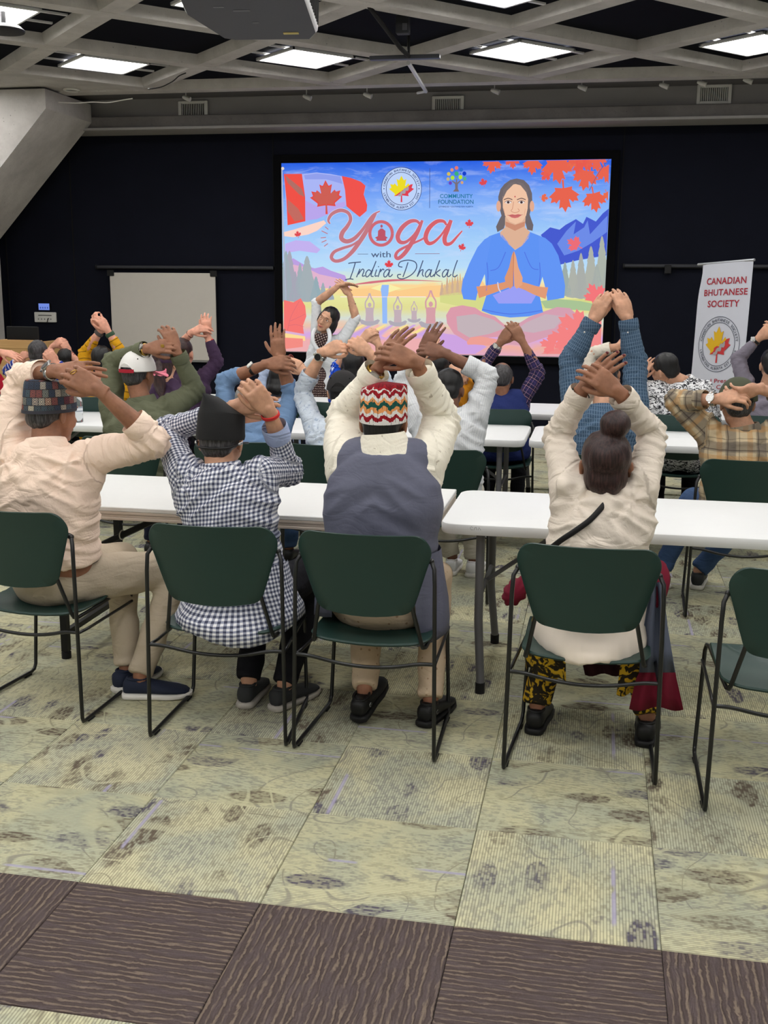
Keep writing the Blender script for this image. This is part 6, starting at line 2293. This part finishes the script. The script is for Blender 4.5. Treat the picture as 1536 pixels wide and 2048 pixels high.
# shawl hanging down beside the right leg: slate above a maroon border
rows_u, rows_l = [], []
for k, (py_, xl_, xr_) in enumerate(((1165, 1300, 1322), (1200, 1296, 1328), (1250, 1288, 1334), (1300, 1282, 1342), (1345, 1278, 1350), (1358, 1272, 1352), (1390, 1264, 1360), (1418, 1258, 1366))):
    row = []
    for j in range(15):
        f_ = j / 14
        row.append(atY(xl_ + (xr_ - xl_) * f_, py_ + (4 * math.sin(f_ * 9) if k > 5 else 0), 3.86 + .022 * math.sin(f_ * 13 + k * .3) - .012 * k / 7))
    (rows_u if k <= 4 else rows_l).append(row)
rows_l = [rows_u[-1]] + rows_l
for nm, rw, mm in (('shawl', rows_u, M_SHG), ('shawl_border', rows_l, M_MAR)):
    bk_ = [[p_ + np.array([.002, .006, 0]) for p_ in r_] for r_ in rw[::-1]]
    Geo().loft(rw + bk_, False, False, closed=False).build(nm, mm, J['root'], smooth=True)
Geo().tube(catmull([atY(1318, 1135, 3.93), atY(1320, 1165, 3.90), atY(1312, 1205, 3.88)], 4), [.03, .034, .036, .036, .036, .034, .032, .028, .02], 12, 'round', flat=.5).build('shawl_fold', M_MAR, J['root'], smooth=True)
g = Geo()
g.ell((0, 0, 0), (.046, .06, .056), None, 40, 24)
g.V = [tuple(atY(1032, 1182, 4.02) + np.array(v_) * (1 + .10 * math.sin(9 * math.atan2(v_[2], v_[0]) + 30 * v_[1]) * (1 - abs(v_[1]) / .08)) + np.array([.35 * v_[2], 0, 0])) for v_ in g.V]
g.build('shawl_bundle', M_MAR, J['root'], smooth=True)
rows = []
for k, py_ in enumerate((1292, 1312, 1332, 1350)):
    rows.append([atY(1166 + 78 * j / 10 + (4 if k == 3 else 0), py_ + 3 * math.sin(j), 4.02 + .012 * math.sin(j * 1.7)) for j in range(11)])
Geo().loft(rows + [[p_ + np.array([0, .006, 0]) for p_ in r_] for r_ in rows[::-1]], False, False, closed=False).build('shawl_end', c_plain('dark_maroon_cloth', (46, 14, 22), .2, .3), J['root'], smooth=True)
settle(J)
# ---- second row (beyond the first tables)
def lap(x, y, z=.60):
    return None


R2 = dict(vox=.012, handvox=.0045)
green = c_plain('olive_jacket', (98, 101, 80), .08, .35, .75)
J = person('person in an olive green jacket and white cap, second row', 6.0, (283, 800, -.03), (277, 748, .0),
           (222, 812, .0), (226, 722, .08), (296, 697, -.04), (362, 686, -.06), (345, 812, .0), (392, 782, .10), (352, 700, .0), (328, 640, .0),
           green, SK_BROWN, P_NAVY, hp=4, hs=1.03, hy=14, hair='nape', hairm=H_SALT, cuff=.86, cuffs=green, collar=green, nL=(0, -.9, .4), nR=(.5, -.8, .2), cL=.40, cR=.40, spR=1.4, bs=1.08, armr=1.12, seed=21, hsize=1.1, shoes=(SH_BLACK, SO_BLACK), **R2)
ball_cap(J['hc'], J['R'], 1.13, c_plain('white_cap_cotton', (226, 224, 220), .03, .2), c_plain('pink_visor', (222, 122, 140), .05, .1), c_plain('red_strap', (168, 40, 56), .1, .1), J['root'], MATS['pink_visor'])
c, ax = at_wrist(J, 'L', .03)
watch(c, ax, .034, J['root'], M_GOLD, M_DIALW, (0, -.8, .6), 1.1)
c = J['WL'] + nrm(J['HL'] - J['WL']) * .10 + np.array([0, -.014, .0])
Geo().box(c, (.020, .008, .020), bev=.003).build('ring', M_GOLD, J['root'])
settle(J)
chair(J['off'][0], J['off'][1] - .30, 0, 'green stacking chair under the olive green jacket')

blue = c_plain('denim_blue_jersey', (110, 138, 174), .08, .4)
J = person('person in a plain blue top, wrist held above a grey head, second row', 6.0, (506, 852, -.02), (500, 800, .02),
           (458, 856, .0), (448, 762, .10), (534, 728, .02), (582, 722, .0), (562, 856, .0), (584, 790, .12), (558, 716, .04), (553, 662, .04),
           blue, SK_BROWN, P_JEANS, hp=6, hs=1.0, hair='nape', hairm=H_GREY, cuff=.42, cuffR=.40, collar=blue, nL=(0, -.9, .4), nR=(0, -1, .1), cL=.45, cR=.10, spR=.9, tR=.9, bs=.98, armr=1.1, seed=22, hsize=1.08, shoes=(SH_BLACK, SO_BLACK), **R2)
c, ax = at_wrist(J, 'L', .10)
watch(c, ax, .034, J['root'], SH_BLACK, M_DIALW, (-.3, -.5, .8), 1.1)
settle(J)
chair(J['off'][0], J['off'][1] - .30, 0, 'green stacking chair under the plain blue top')

ltblue = c_print('pale_blue_sprig', (206, 216, 228), (168, 184, 206), 55, .62, .04, (1, 1), .6, None, .5)
J = person('person in a pale blue shirt and dark mesh cap, second row', 6.0, (684, 838, -.02), (686, 786, .03),
           (632, 858, .0), (602, 784, .10), (646, 704, .05), (702, 682, .04), (740, 858, .0), (772, 775, .10), (738, 706, .05), (684, 662, .05),
           ltblue, SK_FAIR, P_NAVY, hp=6, hs=1.02, hair='nape', hairm=H_BLACK, cuff=.40, cuffR=.36, cuffs=ltblue, collar=ltblue, nL=(.2, -.8, .5), nR=(.1, -.9, .4), cL=.62, cR=.55, bs=1.0, armr=1.05, seed=23, hsize=1.06, shoes=(SH_BLACK, SO_BLACK), **R2)
mesh_cap = mat('mesh_black', (38, 37, 38), .85, vary=.15, bump=.4, bscale=700)
ball_cap(J['hc'], J['R'], 1.05, mesh_cap, SH_BLACK, SH_BLACK, J['root'], SH_BLACK)
c, ax = at_wrist(J, 'L', .03)
watch(c, ax, .032, J['root'], M_STEEL, M_DIALB, (.1, -.9, .4), 1.25)
settle(J)
chair(J['off'][0], J['off'][1] - .30, 0, 'green stacking chair under the pale blue shirt')

white = c_stripe('white_fine_stripe', (222, 224, 226), (196, 200, 206), .011, .25)
J = person('person in an off-white shirt with short dark hair, second row', 6.0, (900, 824, -.02), (898, 782, .03),
           (838, 830, .0), (806, 762, .10), (846, 704, .06), (872, 655, .08), (952, 828, .0), (976, 752, .06), (888, 706, .02), (832, 690, .02),
           white, SK_DARK, c_plain('pale_trousers', (196, 190, 178)), hp=20, hs=1.0, hair='short', hairm=H_BLACK, cuff=.55, cuffR=.46, cuffs=white, collar=white, nL=(0, -1, .2), nR=(.1, -.9, .4), cL=.12, cR=.38, spL=1.1, bs=1.04, armr=1.08, seed=24, hsize=1.06,
           knees=[(-.94, 6.38, .50), (-.70, 6.38, .50)], feet=[(-.80, 6.30, .0, 1), (-.67, 6.28, .12, 1)], shoes=(SH_WHITE, SO_WHITE), **R2)
settle(J)
chair(J['off'][0], J['off'][1] - .30, 0, 'green stacking chair under the off-white shirt')

stripe = c_stripe('blue_pinstripe', (60, 84, 108), (112, 132, 154), .012, .16, True)
J = person('person in a blue pinstriped shirt, both hands pressed together highest of all', 6.0, (1206, 820, .0), (1206, 772, .12),
           (1152, 842, .0), (1140, 722, .08), (1186, 642, .08), (1222, 566, .10), (1268, 842, .0), (1270, 725, .08), (1256, 640, .08), (1234, 568, .10),
           stripe, SK_TAN, P_JEANS, hp=42, hs=1.0, hair='short', hairm=H_SALT, cuff=.94, cuffs=stripe, collar=stripe, nL=(-.3, -1, .1), nR=(.3, -1, .1), cL=.22, cR=.22, spL=.3, spR=.3, tL=.1, tR=.1, bs=1.12, armr=1.16, seed=25, hsize=1.1,
           shoes=(SH_GREY, SO_WHITE), **R2)
c, ax = at_wrist(J, 'L', .02)
watch(c, ax, .034, J['root'], M_STEEL, M_DIALW, (.9, -.3, -.2), 1.0)
c, ax = at_wrist(J, 'R', .02)
band_ring('red_bracelet', c, ax, .031, .005, .003, M_REDSTR, J['root'])
for W_, E_ in ((J['WL'], J['EL']), (J['WR'], J['ER'])):
    d = nrm(W_ - E_)
    for k in (.02, .065):
        Geo().ell(W_ - d * k + np.array([-.012, -.047, 0]), (.005, .003, .005), None, 8, 6).build('button', SO_WHITE, J['root'], smooth=True)
settle(J)
chair(J['off'][0], J['off'][1] - .30, 0, 'green stacking chair under the blue pinstriped shirt')

plaid = c_plaid('tan_flannel', ((200, 182, 150), (74, 70, 72), (188, 138, 78), (60, 50, 46)), .15)
J = person('person in a tan plaid flannel shirt and olive cap at the right edge', 6.0, (1488, 858, -.02), (1474, 808, .02),
           (1420, 868, .0), (1352, 802, .0), (1434, 798, -.14), (1496, 786, -.18), (1552, 866, .0), (1612, 800, .0), (1516, 778, -.12), (1456, 796, -.16),
           plaid, SK_TAN, P_JEANS, hp=6, hy=-6, hs=1.06, hair='nape', hairm=H_SALT, cuff=.66, cuffs=plaid, collar=plaid, nL=(.1, -.7, .7), nR=(-.1, -.8, -.5), cL=.45, cR=.45, bs=1.12, armr=1.12, seed=26, hsize=1.1,
           knees=[(.56, 6.30, .50), (.95, 6.40, .50)], feet=[(.42, 6.28, -.25, 1), (.62, 6.30, .15, 1)], shoes=(SH_GREY, SO_WHITE), **R2)
olive = c_plain('olive_cap', (74, 78, 62), .12, .3)
ball_cap(J['hc'], J['R'], 1.16, olive, olive, SH_BLACK, J['root'], None, gap=False)
c, ax = at_wrist(J, 'L', .02)
watch(c, ax, .034, J['root'], M_STEEL, M_STEEL, (0, -.9, .3), 1.25)
settle(J)
chair(J['off'][0], J['off'][1] - .30, 0, 'green stacking chair under the tan plaid flannel shirt')

# ---- third row
R3 = dict(vox=.0135, handvox=.005, shoes=(SH_BLACK, SO_BLACK))
red = c_plain('crimson_knit', (168, 24, 44), .1, .4)
J = person('person in a crimson top at the left edge, mostly hidden by the peach shirt', 7.95, (76, 792, .0), (72, 752, .03),
           (30, 806, .0), (-22, 742, .0), (2, 704, -.05), (48, 714, -.06), (126, 806, .0), (150, 762, .05), (112, 728, .0), (92, 700, -.02),
           red, SK_PINK, P_BLACK, hp=14, hair='bob', hairm=H_BLACK, cuff=.86, collar=red, nL=(0, -.5, .9), nR=(.2, -.8, .4), cL=.10, cR=.6, bs=1.0, seed=31, **R3)
settle(J)
chair(J['off'][0], J['off'][1] - .30, 0, 'green stacking chair under the crimson top, far left')

yel = c_stripe('mustard_cuffed_knit', (224, 164, 28), (70, 40, 20), .052, .05, False, .35, 1)
J = person('person in a bright mustard yellow sweater with a dark green wristband', 7.95, (208, 772, .0), (206, 722, .0),
           (172, 778, .0), (170, 706, .08), (202, 660, .05), (186, 636, .03), (245, 778, .0), (243, 708, .08), (216, 662, .04), (202, 640, .02),
           yel, SK_PINK, P_BLACK, hp=0, hair='short', hairm=H_BLACK, cuff=.68, nL=(-.5, -.6, .7), nR=(.5, -.6, .5), cL=.50, cR=.45, seed=32, **R3)
for s_, mm in (('L', mat('wristband_charcoal', (84, 76, 74), .8)), ('R', mat('wristband_green', (58, 84, 62), .8))):
    c, ax = at_wrist(J, s_, .03)
    band_ring('wristband', c, ax, .034, .016, .003, mm, J['root'])
settle(J)
chair(J['off'][0], J['off'][1] - .30, 0, 'green stacking chair under the mustard yellow sweater, beside the water bottle')

plum = c_plain('plum_knit', (66, 48, 72), .12, .35)
J = person('person with long brown hair and a pink hair tie, plum headscarf, behind the olive jacket', 7.50, (334, 768, .0), (330, 728, .0),
           (300, 786, .0), (296, 850, .05), (322, 868, .25), (335, 868, .33), (368, 786, .0), (376, 850, .05), (352, 868, .25), (340, 868, .33),
           plum, SK_FAIR, P_BLACK, hp=0, hair='tail', hairm=H_BROWN, cuff=.85, nL=(0, -.3, 1), nR=(0, -.3, 1), cL=.3, cR=.3, bs=.92, seed=33, group='people with their arms down', **R3)
sc = Geo()
hr_ = [ring_e(.016 + .095 * math.cos(math.radians(q)), .088 * math.sin(math.radians(q)), .104 * math.sin(math.radians(q)), 26, oy=-.015) for q in (4, 20, 38, 56, 74, 90)]
sc.loft(hr_[::-1], True, True)
sc.V = [tuple(J['hc'] + J['R'] @ np.array(p)) for p in sc.V]
sc.build('headscarf', plum, J['root'], smooth=True)
c = J['hc'] + J['R'] @ np.array((.004, -.118, -.045))
for k in range(3):
    band_ring('hair_tie', c + np.array([0, 0, -.010 + k * .010]), (.1, -.3, 1), .042, .007, .008, c_plain('pink_elastic', (230, 130, 150), .1, .2), J['root'], oval=1.0)
settle(J)

J = person('person in a plum long-sleeved top, one arm straight up beside the whiteboard', 7.95, (374, 752, .0), (366, 708, .0),
           (344, 764, .0), (346, 706, .06), (384, 664, .0), (412, 652, -.02), (404, 760, .0), (434, 724, .05), (414, 668, .02), (410, 622, .0),
           plum, SK_PINK, P_BLACK, hp=4, hair='short', hairm=H_BROWN, cuff=.60, cuffR=.80, nL=(0, -.7, .6), nR=(.2, -1, .1), cL=.35, cR=.35, spR=1.4, seed=34, **R3)
c, ax = at_wrist(J, 'L', .03)
band_ring('bracelet', c, ax, .029, .003, .003, mat('bracelet_brown', (90, 46, 36), .6), J['root'])
c, ax = at_wrist(J, 'R', .05)
band_ring('red_bracelet', c, ax, .029, .004, .003, M_REDSTR, J['root'])
settle(J)
chair(-3.15, 7.62, 0, 'green stacking chair beyond the olive jacket elbow')

lstr = c_stripe('sky_striped_shirt', (170, 190, 226), (206, 216, 238), .010, .4)
J = person('person in a sky blue striped shirt hidden behind the plain blue top', 7.95, (560, 800, .0), (560, 762, .03),
           (526, 812, .0), (528, 748, .06), (578, 720, .0), (612, 738, -.02), (596, 812, .0), (612, 770, .06), (612, 744, .0), (590, 730, -.01),
           lstr, SK_FAIR, P_NAVY, hp=18, hair='bob', hairm=H_BLACK, cuff=.44, cuffR=.4, nL=(.3, -.8, .5), nR=(0, -.8, .5), cL=.5, cR=.5, bs=.9, seed=35, **R3)
c, ax = at_wrist(J, 'L', .0)
for k in range(3):
    band_ring('bangle', c + nrm(ax) * (.005 + k * .012), ax, .031, .0025, .003, mat('bangle_red', (150, 70, 60), .5), J['root'])
settle(J)
chair(-2.34, 7.64, 0, 'green stacking chair between the plain blue and pale blue shirts')

bpat = c_print('royal_blue_print', (24, 76, 200), (226, 234, 246), 16, .60, .03, (1, 1), 2.2, (10, 30, 110))
J = person('person in a royal blue printed dress with black hair, third row', 8.05, (706, 778, .0), (708, 734, .0),
           (672, 786, .0), (676, 732, .10), (722, 682, .02), (748, 655, .0), (742, 786, .0), (766, 738, .10), (756, 688, .04), (738, 654, .02),
           bpat, SK_FAIR, P_NAVY, hp=0, hair='bob', hairm=H_BLACK, cuff=.05, cuffR=.05, nL=(0, -.8, .5), nR=(.4, -.8, .3), cL=.5, cR=.5, seed=36, **R3)
settle(J)
chair(J['off'][0], J['off'][1] - .30, 0, 'green stacking chair under the royal blue printed dress')

must = c_plain('ochre_knit', (206, 134, 28), .12, .4)
J = person('person in an ochre knit top hidden behind the off-white shirt', 8.0, (880, 776, .0), (876, 738, .0),
           (842, 788, .0), (838, 740, .08), (858, 712, .04), (864, 690, .04), (922, 788, .0), (936, 768, .08), (904, 738, -.02), (926, 758, -.04),
           must, SK_FAIR, P_NAVY, hp=2, hair='bob', hairm=H_BLACK, cuff=.8, cuffR=.45, nL=(0, -1, .2), nR=(0, -.8, .5), cL=.4, cR=.4, bs=.95, seed=37, **R3)
settle(J)
chair(J['off'][0], J['off'][1] - .30, 0, 'green stacking chair under the ochre knit top')

nplaid = c_plaid('navy_plaid', ((40, 40, 78), (28, 26, 54), (70, 56, 104), (216, 170, 176)), .07)
nvest = c_plain('navy_vest', (32, 44, 96), .12, .4)
J = person('person in a navy vest over plaid sleeves, palms joined in front of the slide', 7.95, (1004, 796, .0), (1004, 758, .03),
           (966, 800, .0), (962, 738, .06), (1000, 686, .03), (1034, 640, .02), (1044, 800, .0), (1078, 746, .06), (1044, 682, .03), (1018, 636, .02),
           nplaid, SK_BROWN, P_BLACK, hp=16, hair='bald', hairm=H_SALT, cuff=.86, cuffR=.70, collar=nvest, vest=nvest, nL=(-.3, -1, .1), nR=(.3, -1, .2), cL=.14, cR=.28, spL=.6, bs=1.02, seed=38, hsize=1.05, **R3)
c, ax = at_wrist(J, 'L', .03)
watch(c, ax, .032, J['root'], M_STEEL, M_DIALW, (-.2, -.9, .3), 1.0)
settle(J)
chair(J['off'][0], J['off'][1] - .30, 0, 'green stacking chair under the navy vest')

cream2 = c_plain('cream_cotton', (214, 206, 192), .06, .45)
J = person('person in a cream shirt hidden behind the blue pinstriped sleeves', 7.95, (1216, 790, .0), (1216, 748, .02),
           (1182, 800, .0), (1178, 708, .05), (1238, 692, .0), (1274, 664, .0), (1256, 800, .0), (1268, 742, .05), (1258, 708, .02), (1262, 676, .0),
           cream2, SK_TAN, P_NAVY, hp=10, hair='short', hairm=H_BLACK, cuff=.66, cuffs=cream2, nL=(0, -.8, .5), nR=(0, -.9, .4), cL=.3, cR=.4, seed=39, **R3)
settle(J)
chair(J['off'][0], J['off'][1] - .30, 0, 'green stacking chair under the cream shirt')

flor = c_print('black_leaf_print', (226, 226, 228), (38, 38, 44), 34, .52, .05, (1, 2.4), 1.6, None, .25)
J = person('person in a black and white leaf print shirt, head bent to the left', 7.9, (1366, 766, .0), (1330, 740, .0),
           (1318, 790, .0), (1270, 782, .06), (1280, 758, -.02), (1300, 714, -.04), (1400, 786, .0), (1420, 850, .08), (1384, 868, .28), (1364, 872, .36),
           flor, SK_TAN, P_BLACK, hp=14, hy=-52, hr=-16, hair='short', hairm=H_BLACK, cuff=.30, cuffR=.4, collar=flor, nL=(-.3, -.8, .3), nR=(0, -.3, 1), cL=.25, cR=.3, bs=1.3, armr=1.3, seed=40, **R3)
settle(J)
chair(J['off'][0], J['off'][1] - .30, 0, 'green stacking chair under the black and white leaf print shirt')

grey = c_plain('mauve_grey_shirt', (122, 116, 128), .08, .45)
J = person('person in a mauve grey shirt cut off by the right edge', 8.0, (1534, 776, .0), (1544, 732, .0),
           (1492, 782, .0), (1476, 718, .05), (1518, 676, .02), (1548, 648, .0), (1576, 782, .0), (1600, 718, .05), (1562, 676, .02), (1546, 648, .0),
           grey, SK_TAN, P_NAVY, hp=6, hair='short', hairm=H_BLACK, cuff=.80, nL=(0, -.8, .5), nR=(0, -.9, .4), cL=.3, cR=.4, seed=41, **R3)
c, ax = at_wrist(J, 'L', .03)
watch(c, ax, .031, J['root'], SH_BLACK, M_STEEL, (-.5, -.6, .6), 1.0)
settle(J)
chair(J['off'][0], J['off'][1] - .30, 0, 'green stacking chair under the mauve grey shirt, right edge')

# ---- two more at the far left, beyond the third-row table
bjk = c_stripe('royal_blue_track', (38, 56, 150), (226, 226, 232), .030, .22, False, .3, 1)
R4 = dict(vox=.0145, handvox=.0052, shoes=(SH_BLACK, SO_BLACK))
J = person('person in a royal blue striped jacket near the lectern, fist against a dark head', 8.8, (78, 752, .0), (78, 708, .0),
           (48, 760, .0), (14, 742, .0), (36, 722, -.04), (60, 698, -.06), (108, 760, .0), (132, 745, .0), (112, 722, -.03), (94, 700, -.06),
           bjk, SK_PINK, P_NAVY, hp=0, hair='short', hairm=H_SALT, cuff=.85, nL=(0, -.8, .4), nR=(.1, -.9, .3), cL=.75, cR=.75, seed=42, **R4)
settle(J)
chair(J['off'][0], J['off'][1] - .30, 0, 'green stacking chair under the royal blue striped jacket')
J = person('person with clasped fair hands seen above the brown wrist, near the lectern', 9.65, (136, 758, .0), (134, 722, .02),
           (108, 764, .0), (92, 716, .0), (106, 692, .0), (128, 676, .0), (164, 764, .0), (170, 742, .0), (138, 704, .0), (122, 678, .0),
           c_plain('rose_top', (150, 60, 76), .1, .3), SK_PINK, P_NAVY, hp=4, hair='short', hairm=H_BLACK, cuff=.2, cuffR=.2, nL=(0, -.8, .4), nR=(.3, -.9, .3), cL=.55, cR=.5, bs=.92, seed=43, **R4)
for k in (.03, .05):
    c, ax = at_wrist(J, 'R', k)
    band_ring('bangle', c, ax, .030, .0025, .003, MATS['bangle_red'], J['root'])
settle(J)
chair(J['off'][0], J['off'][1] - .30, 0, 'green stacking chair under the person with clasped fair hands')

# ---- the instructor, standing and facing the camera
wcard = c_plain('white_cardigan', (226, 230, 234), .04, .4)
dress = c_dots('brown_dotted_dress', (58, 42, 42), (196, 176, 166), .021, .2)
YI = 9.9
J = person('standing instructor in a white tied cardigan and brown dotted dress, arms arched overhead', YI, (654, 676, .0), (655, 640, -.03),
           (634, 676, .0), (632, 606, .0), (678, 571, -.03), (706, 566, -.03), (686, 678, .0), (712, 636, .02), (698, 588, .0), (680, 564, -.02),
           wcard, SK_FAIR, dress, hip=tuple(atY(640, 780, YI)), hs=1.02, hy=193, hp=-2, hr=-26, hair='bob', hairm=H_BLACK, cuff=.04, cuffR=.04, nL=(0, .3, 1), nR=(0, -.6, .8), cL=.12, cR=.15, spL=1.6, spR=1.4, vox=.010, handvox=.0042, legs=False, flip=-1, back=-.02, seed=50, group='instructor', hsize=.98, bs=.92, fold=.6)
T_ = lambda *p: J['hc'] + J['R'] @ np.array(p)
Rm = J['R']
M_EYEW, M_IRIS, M_LIP, M_BROW = mat('eye_white', (226, 222, 218), .3, vary=0), mat('iris_brown', (40, 26, 22), .2, vary=0), mat('lip_rose', (176, 82, 82), .5, vary=.05), mat('brow_dark', (36, 26, 26), .8, vary=.1)
for q in (-1, 1):
    Geo().ell(T_(q * .031, .0795, .010), (.0135, .006, .0062), Rm, 14, 10).build('eye', M_EYEW, J['root'], smooth=True)
    Geo().ell(T_(q * .031, .0845, .010), (.0056, .0026, .0056), Rm, 12, 8).build('iris', M_IRIS, J['root'], smooth=True)
    Geo().tube([T_(q * .014, .094, .030), T_(q * .032, .095, .036), T_(q * .050, .083, .031)], [.0022, .003, .0016], 6, 'round').build('eyebrow', M_BROW, J['root'], smooth=True)
    Geo().tube([T_(q * .033 + .023 * math.cos(a), .101 - .010 * abs(math.cos(a)) * (1 if q * math.cos(a) > 0 else 0), .008 + .017 * math.sin(a)) for a in np.linspace(0, 6.283, 22, endpoint=False)], .0011, 6, closed=True).build('glasses_rim', mat('glasses_metal', (96, 76, 66), .3, .7), J['root'], smooth=True)
    Geo().tube([T_(q * .056, .090, .012), T_(q * .079, .01, .006)], .0012, 6).build('glasses_arm', MATS['glasses_metal'], J['root'], smooth=True)
    Geo().ell(T_(q * .082, -.004, -.048), (.008, .008, .011), Rm, 10, 8).build('earring', mat('pearl', (226, 222, 214), .25, vary=.03), J['root'], smooth=True)
Geo().tube([T_(-.010, .101, .010), T_(0, .104, .013), T_(.010, .101, .010)], .0011, 6).build('glasses_bridge', MATS['glasses_metal'], J['root'], smooth=True)
Geo().tube([T_(-.024, .088, -.057), T_(-.012, .099, -.061), T_(0, .102, -.062), T_(.012, .099, -.061), T_(.024, .088, -.057)], [.002, .0048, .0056, .0048, .002], 8, 'round').build('lips', M_LIP, J['root'], smooth=True)
Geo().tube([T_(-.016, .097, -.0615), T_(0, .104, -.0640), T_(.016, .097, -.0615)], [.001, .0022, .001], 6, 'round').build('teeth', M_EYEW, J['root'], smooth=True)
# skirt down to the floor
hipI = np.array(J['off']) + np.array([0, 0, 0.])
hz = atY(640, 780, YI)[2]
rr = []
a = np.linspace(0, 2 * np.pi, 36, endpoint=False)
for z, rx, ry in ((hz + .22, .150, .115), (hz + .08, .172, .130), (hz - .02, .188, .145), (.55, .20, .165), (.3, .22, .19), (.10, .235, .21)):
    rr.append(np.stack([hipI[0] + rx * np.cos(a) * (1 + .03 * np.sin(a * 9)), hipI[1] + ry * np.sin(a) * (1 + .03 * np.sin(a * 9)), np.full(36, z)], 1))
g = Geo().loft(rr)
me_o = g.build('skirt', dress, J['root'], smooth=True)
at_ = me_o.data.attributes.new('cloth', 'FLOAT_VECTOR', 'POINT')
for i, v in enumerate(me_o.data.vertices):
    at_.data[i].vector = (math.atan2(v.co.y - hipI[1], v.co.x - hipI[0]) * .19, v.co.z, 0)
# dress bodice showing between the cardigan fronts
def front(px, py, d):
    return atY(px, py, YI - d)


c6 = lambda x, y: (560 + x / 6.98, 540 + y / 6.98)
top, bot = [], []
rows = []
for i, (yl, xl, xr, dep) in enumerate(((868, 472, 684, .095), (905, 462, 684, .125), (950, 462, 682, .142), (1000, 474, 668, .150), (1050, 500, 636, .152), (1095, 530, 600, .150))):
    row = []
    for j in range(13):
        f = j / 12
        q = c6(xl + (xr - xl) * f, yl - 12 * math.sin(f * math.pi) * (1 if i else -1.5))
        row.append(front(*q, dep + .012 * math.sin(f * math.pi)))
    rows.append(row)
g = Geo().loft(rows, False, False, closed=False)
o = g.build('bodice', dress, J['root'], smooth=True)
at_ = o.data.attributes.new('cloth', 'FLOAT_VECTOR', 'POINT')
for i, v in enumerate(o.data.vertices):
    at_.data[i].vector = (v.co.x * .9 + v.co.z * .4, v.co.z * .9 - v.co.x * .4, 0)
for pts in ([(486, 835, .07), (462, 880, .115), (456, 950, .140), (470, 1020, .150), (520, 1100, .152), (560, 1140, .155)], [(672, 830, .07), (690, 890, .115), (694, 960, .140), (676, 1020, .150), (620, 1095, .152), (560, 1140, .155)]):
    Geo().tube(catmull([front(*c6(x_, y_), d_) for x_, y_, d_ in pts], 4), .019, 10, 'round').build('cardigan_edge', wcard, J['root'], smooth=True)
Geo().ell(front(*c6(540, 1165), .165), (.04, .03, .032), None, 14, 10).build('knot', wcard, J['root'], smooth=True)
for pts in ([(530, 1180, .165), (470, 1240, .165), (400, 1290, .155), (350, 1345, .15)], [(550, 1185, .165), (560, 1240, .165), (530, 1300, .16)]):
    Geo().tube(catmull([front(*c6(x_, y_), d_) for x_, y_, d_ in pts], 4), [.022] * 4 + [.030] * (len(pts) * 4 - 7), 10, 'round', flat=.5, ref=(0, 1, 0)).build('cardigan_tie', wcard, J['root'], smooth=True)
c, ax = at_wrist(J, 'R', .10)
band_ring('bracelet', c, ax, .034, .0035, .003, mat('bracelet_brown', (90, 46, 36), .6), J['root'])
for q in (-1, 1):
    shoe((hipI[0] + q * .09, hipI[1] - .02, 0), (q * .1, -1), SH_BLACK, SO_BLACK, J['root'], L=.24)
settle(J)
# ---- small things on the tables
bpy.data.scenes.remove(TMP)
m, t, b = new_mat('clear_plastic', .08)
b.inputs['Transmission Weight'].default_value = .85
b.inputs['Base Color'].default_value = (.92, .95, .97, 1)
b.inputs['IOR'].default_value = 1.2
M_PET = m
M_LBL, t, b = new_mat('bottle_label', .5)
_, _, z = t.xyz(t.coords())
t.t.links.new(t.mix(t.ramp(t.math('SINE', t.math('MULTIPLY', z, 260)), [(.5, (0, 0, 0)), (.6, (1, 1, 1))]), lin((224, 228, 232)), lin((150, 160, 176))), b.inputs['Base Color'])


def bottle(px, py, Y, label):
    c = atY(px, py, Y)
    t_ = thing('water_bottle', label, 'bottle', (c[0], Y, .737), group='water bottles')
    a = np.linspace(0, 2 * np.pi, 18, endpoint=False)
    rr = [np.stack([r * np.cos(a), r * np.sin(a), np.full(18, z)], 1) for r, z in ((.028, 0), (.032, .006), (.032, .055), (.031, .06), (.031, .11), (.032, .115), (.032, .14), (.026, .165), (.014, .185), (.013, .195))]
    Geo().loft(rr).build('bottle_body', M_PET, t_, smooth=True, auto=50)
    Geo().loft([np.stack([.0325 * np.cos(a), .0325 * np.sin(a), np.full(18, z)], 1) for z in (.062, .108)], False, False).build('label_wrap', M_LBL, t_, smooth=True)
    Geo().tube([(0, 0, .192), (0, 0, .208)], .0155, 14).build('bottle_cap', mat('cap_white', (226, 228, 232), .4), t_, smooth=True, auto=40)


bottle(157, 840, 6.98, 'clear water bottle on the second-row table beside the patterned cap')
# maroon runner on the third-row table
c = atY(408, 797, 8.33)
t_ = tag(Geo().box((c[0], 8.42, .7395), (.36, .06, .004), bev=.0015).build('table_ribbon', mat('maroon_ribbon', (112, 34, 52), .7)), 'narrow maroon ribbon lying on the third-row table', 'ribbon')
# white cable hanging along the bulkhead at left
pts = [atY(p_, q_, 11.14) for p_, q_ in ((96, 203), (150, 206), (185, 204), (215, 205), (240, 201), (265, 197))]
tag(Geo().tube(catmull(pts, 5), .006, 6).build('ceiling_wire', M_WHITEM, None, smooth=True), 'thin white wire sagging below the beam beside the column', 'wire')
pts = [atY(p_, q_, 9.9) for p_, q_ in ((296, 178), (322, 174), (345, 163), (358, 152), (372, 146))]
tag(Geo().tube(catmull(pts, 5), .005, 6).build('ceiling_wire', M_BLKMETAL, None, smooth=True), 'thin dark wire running along a ceiling beam by the left panel', 'wire')
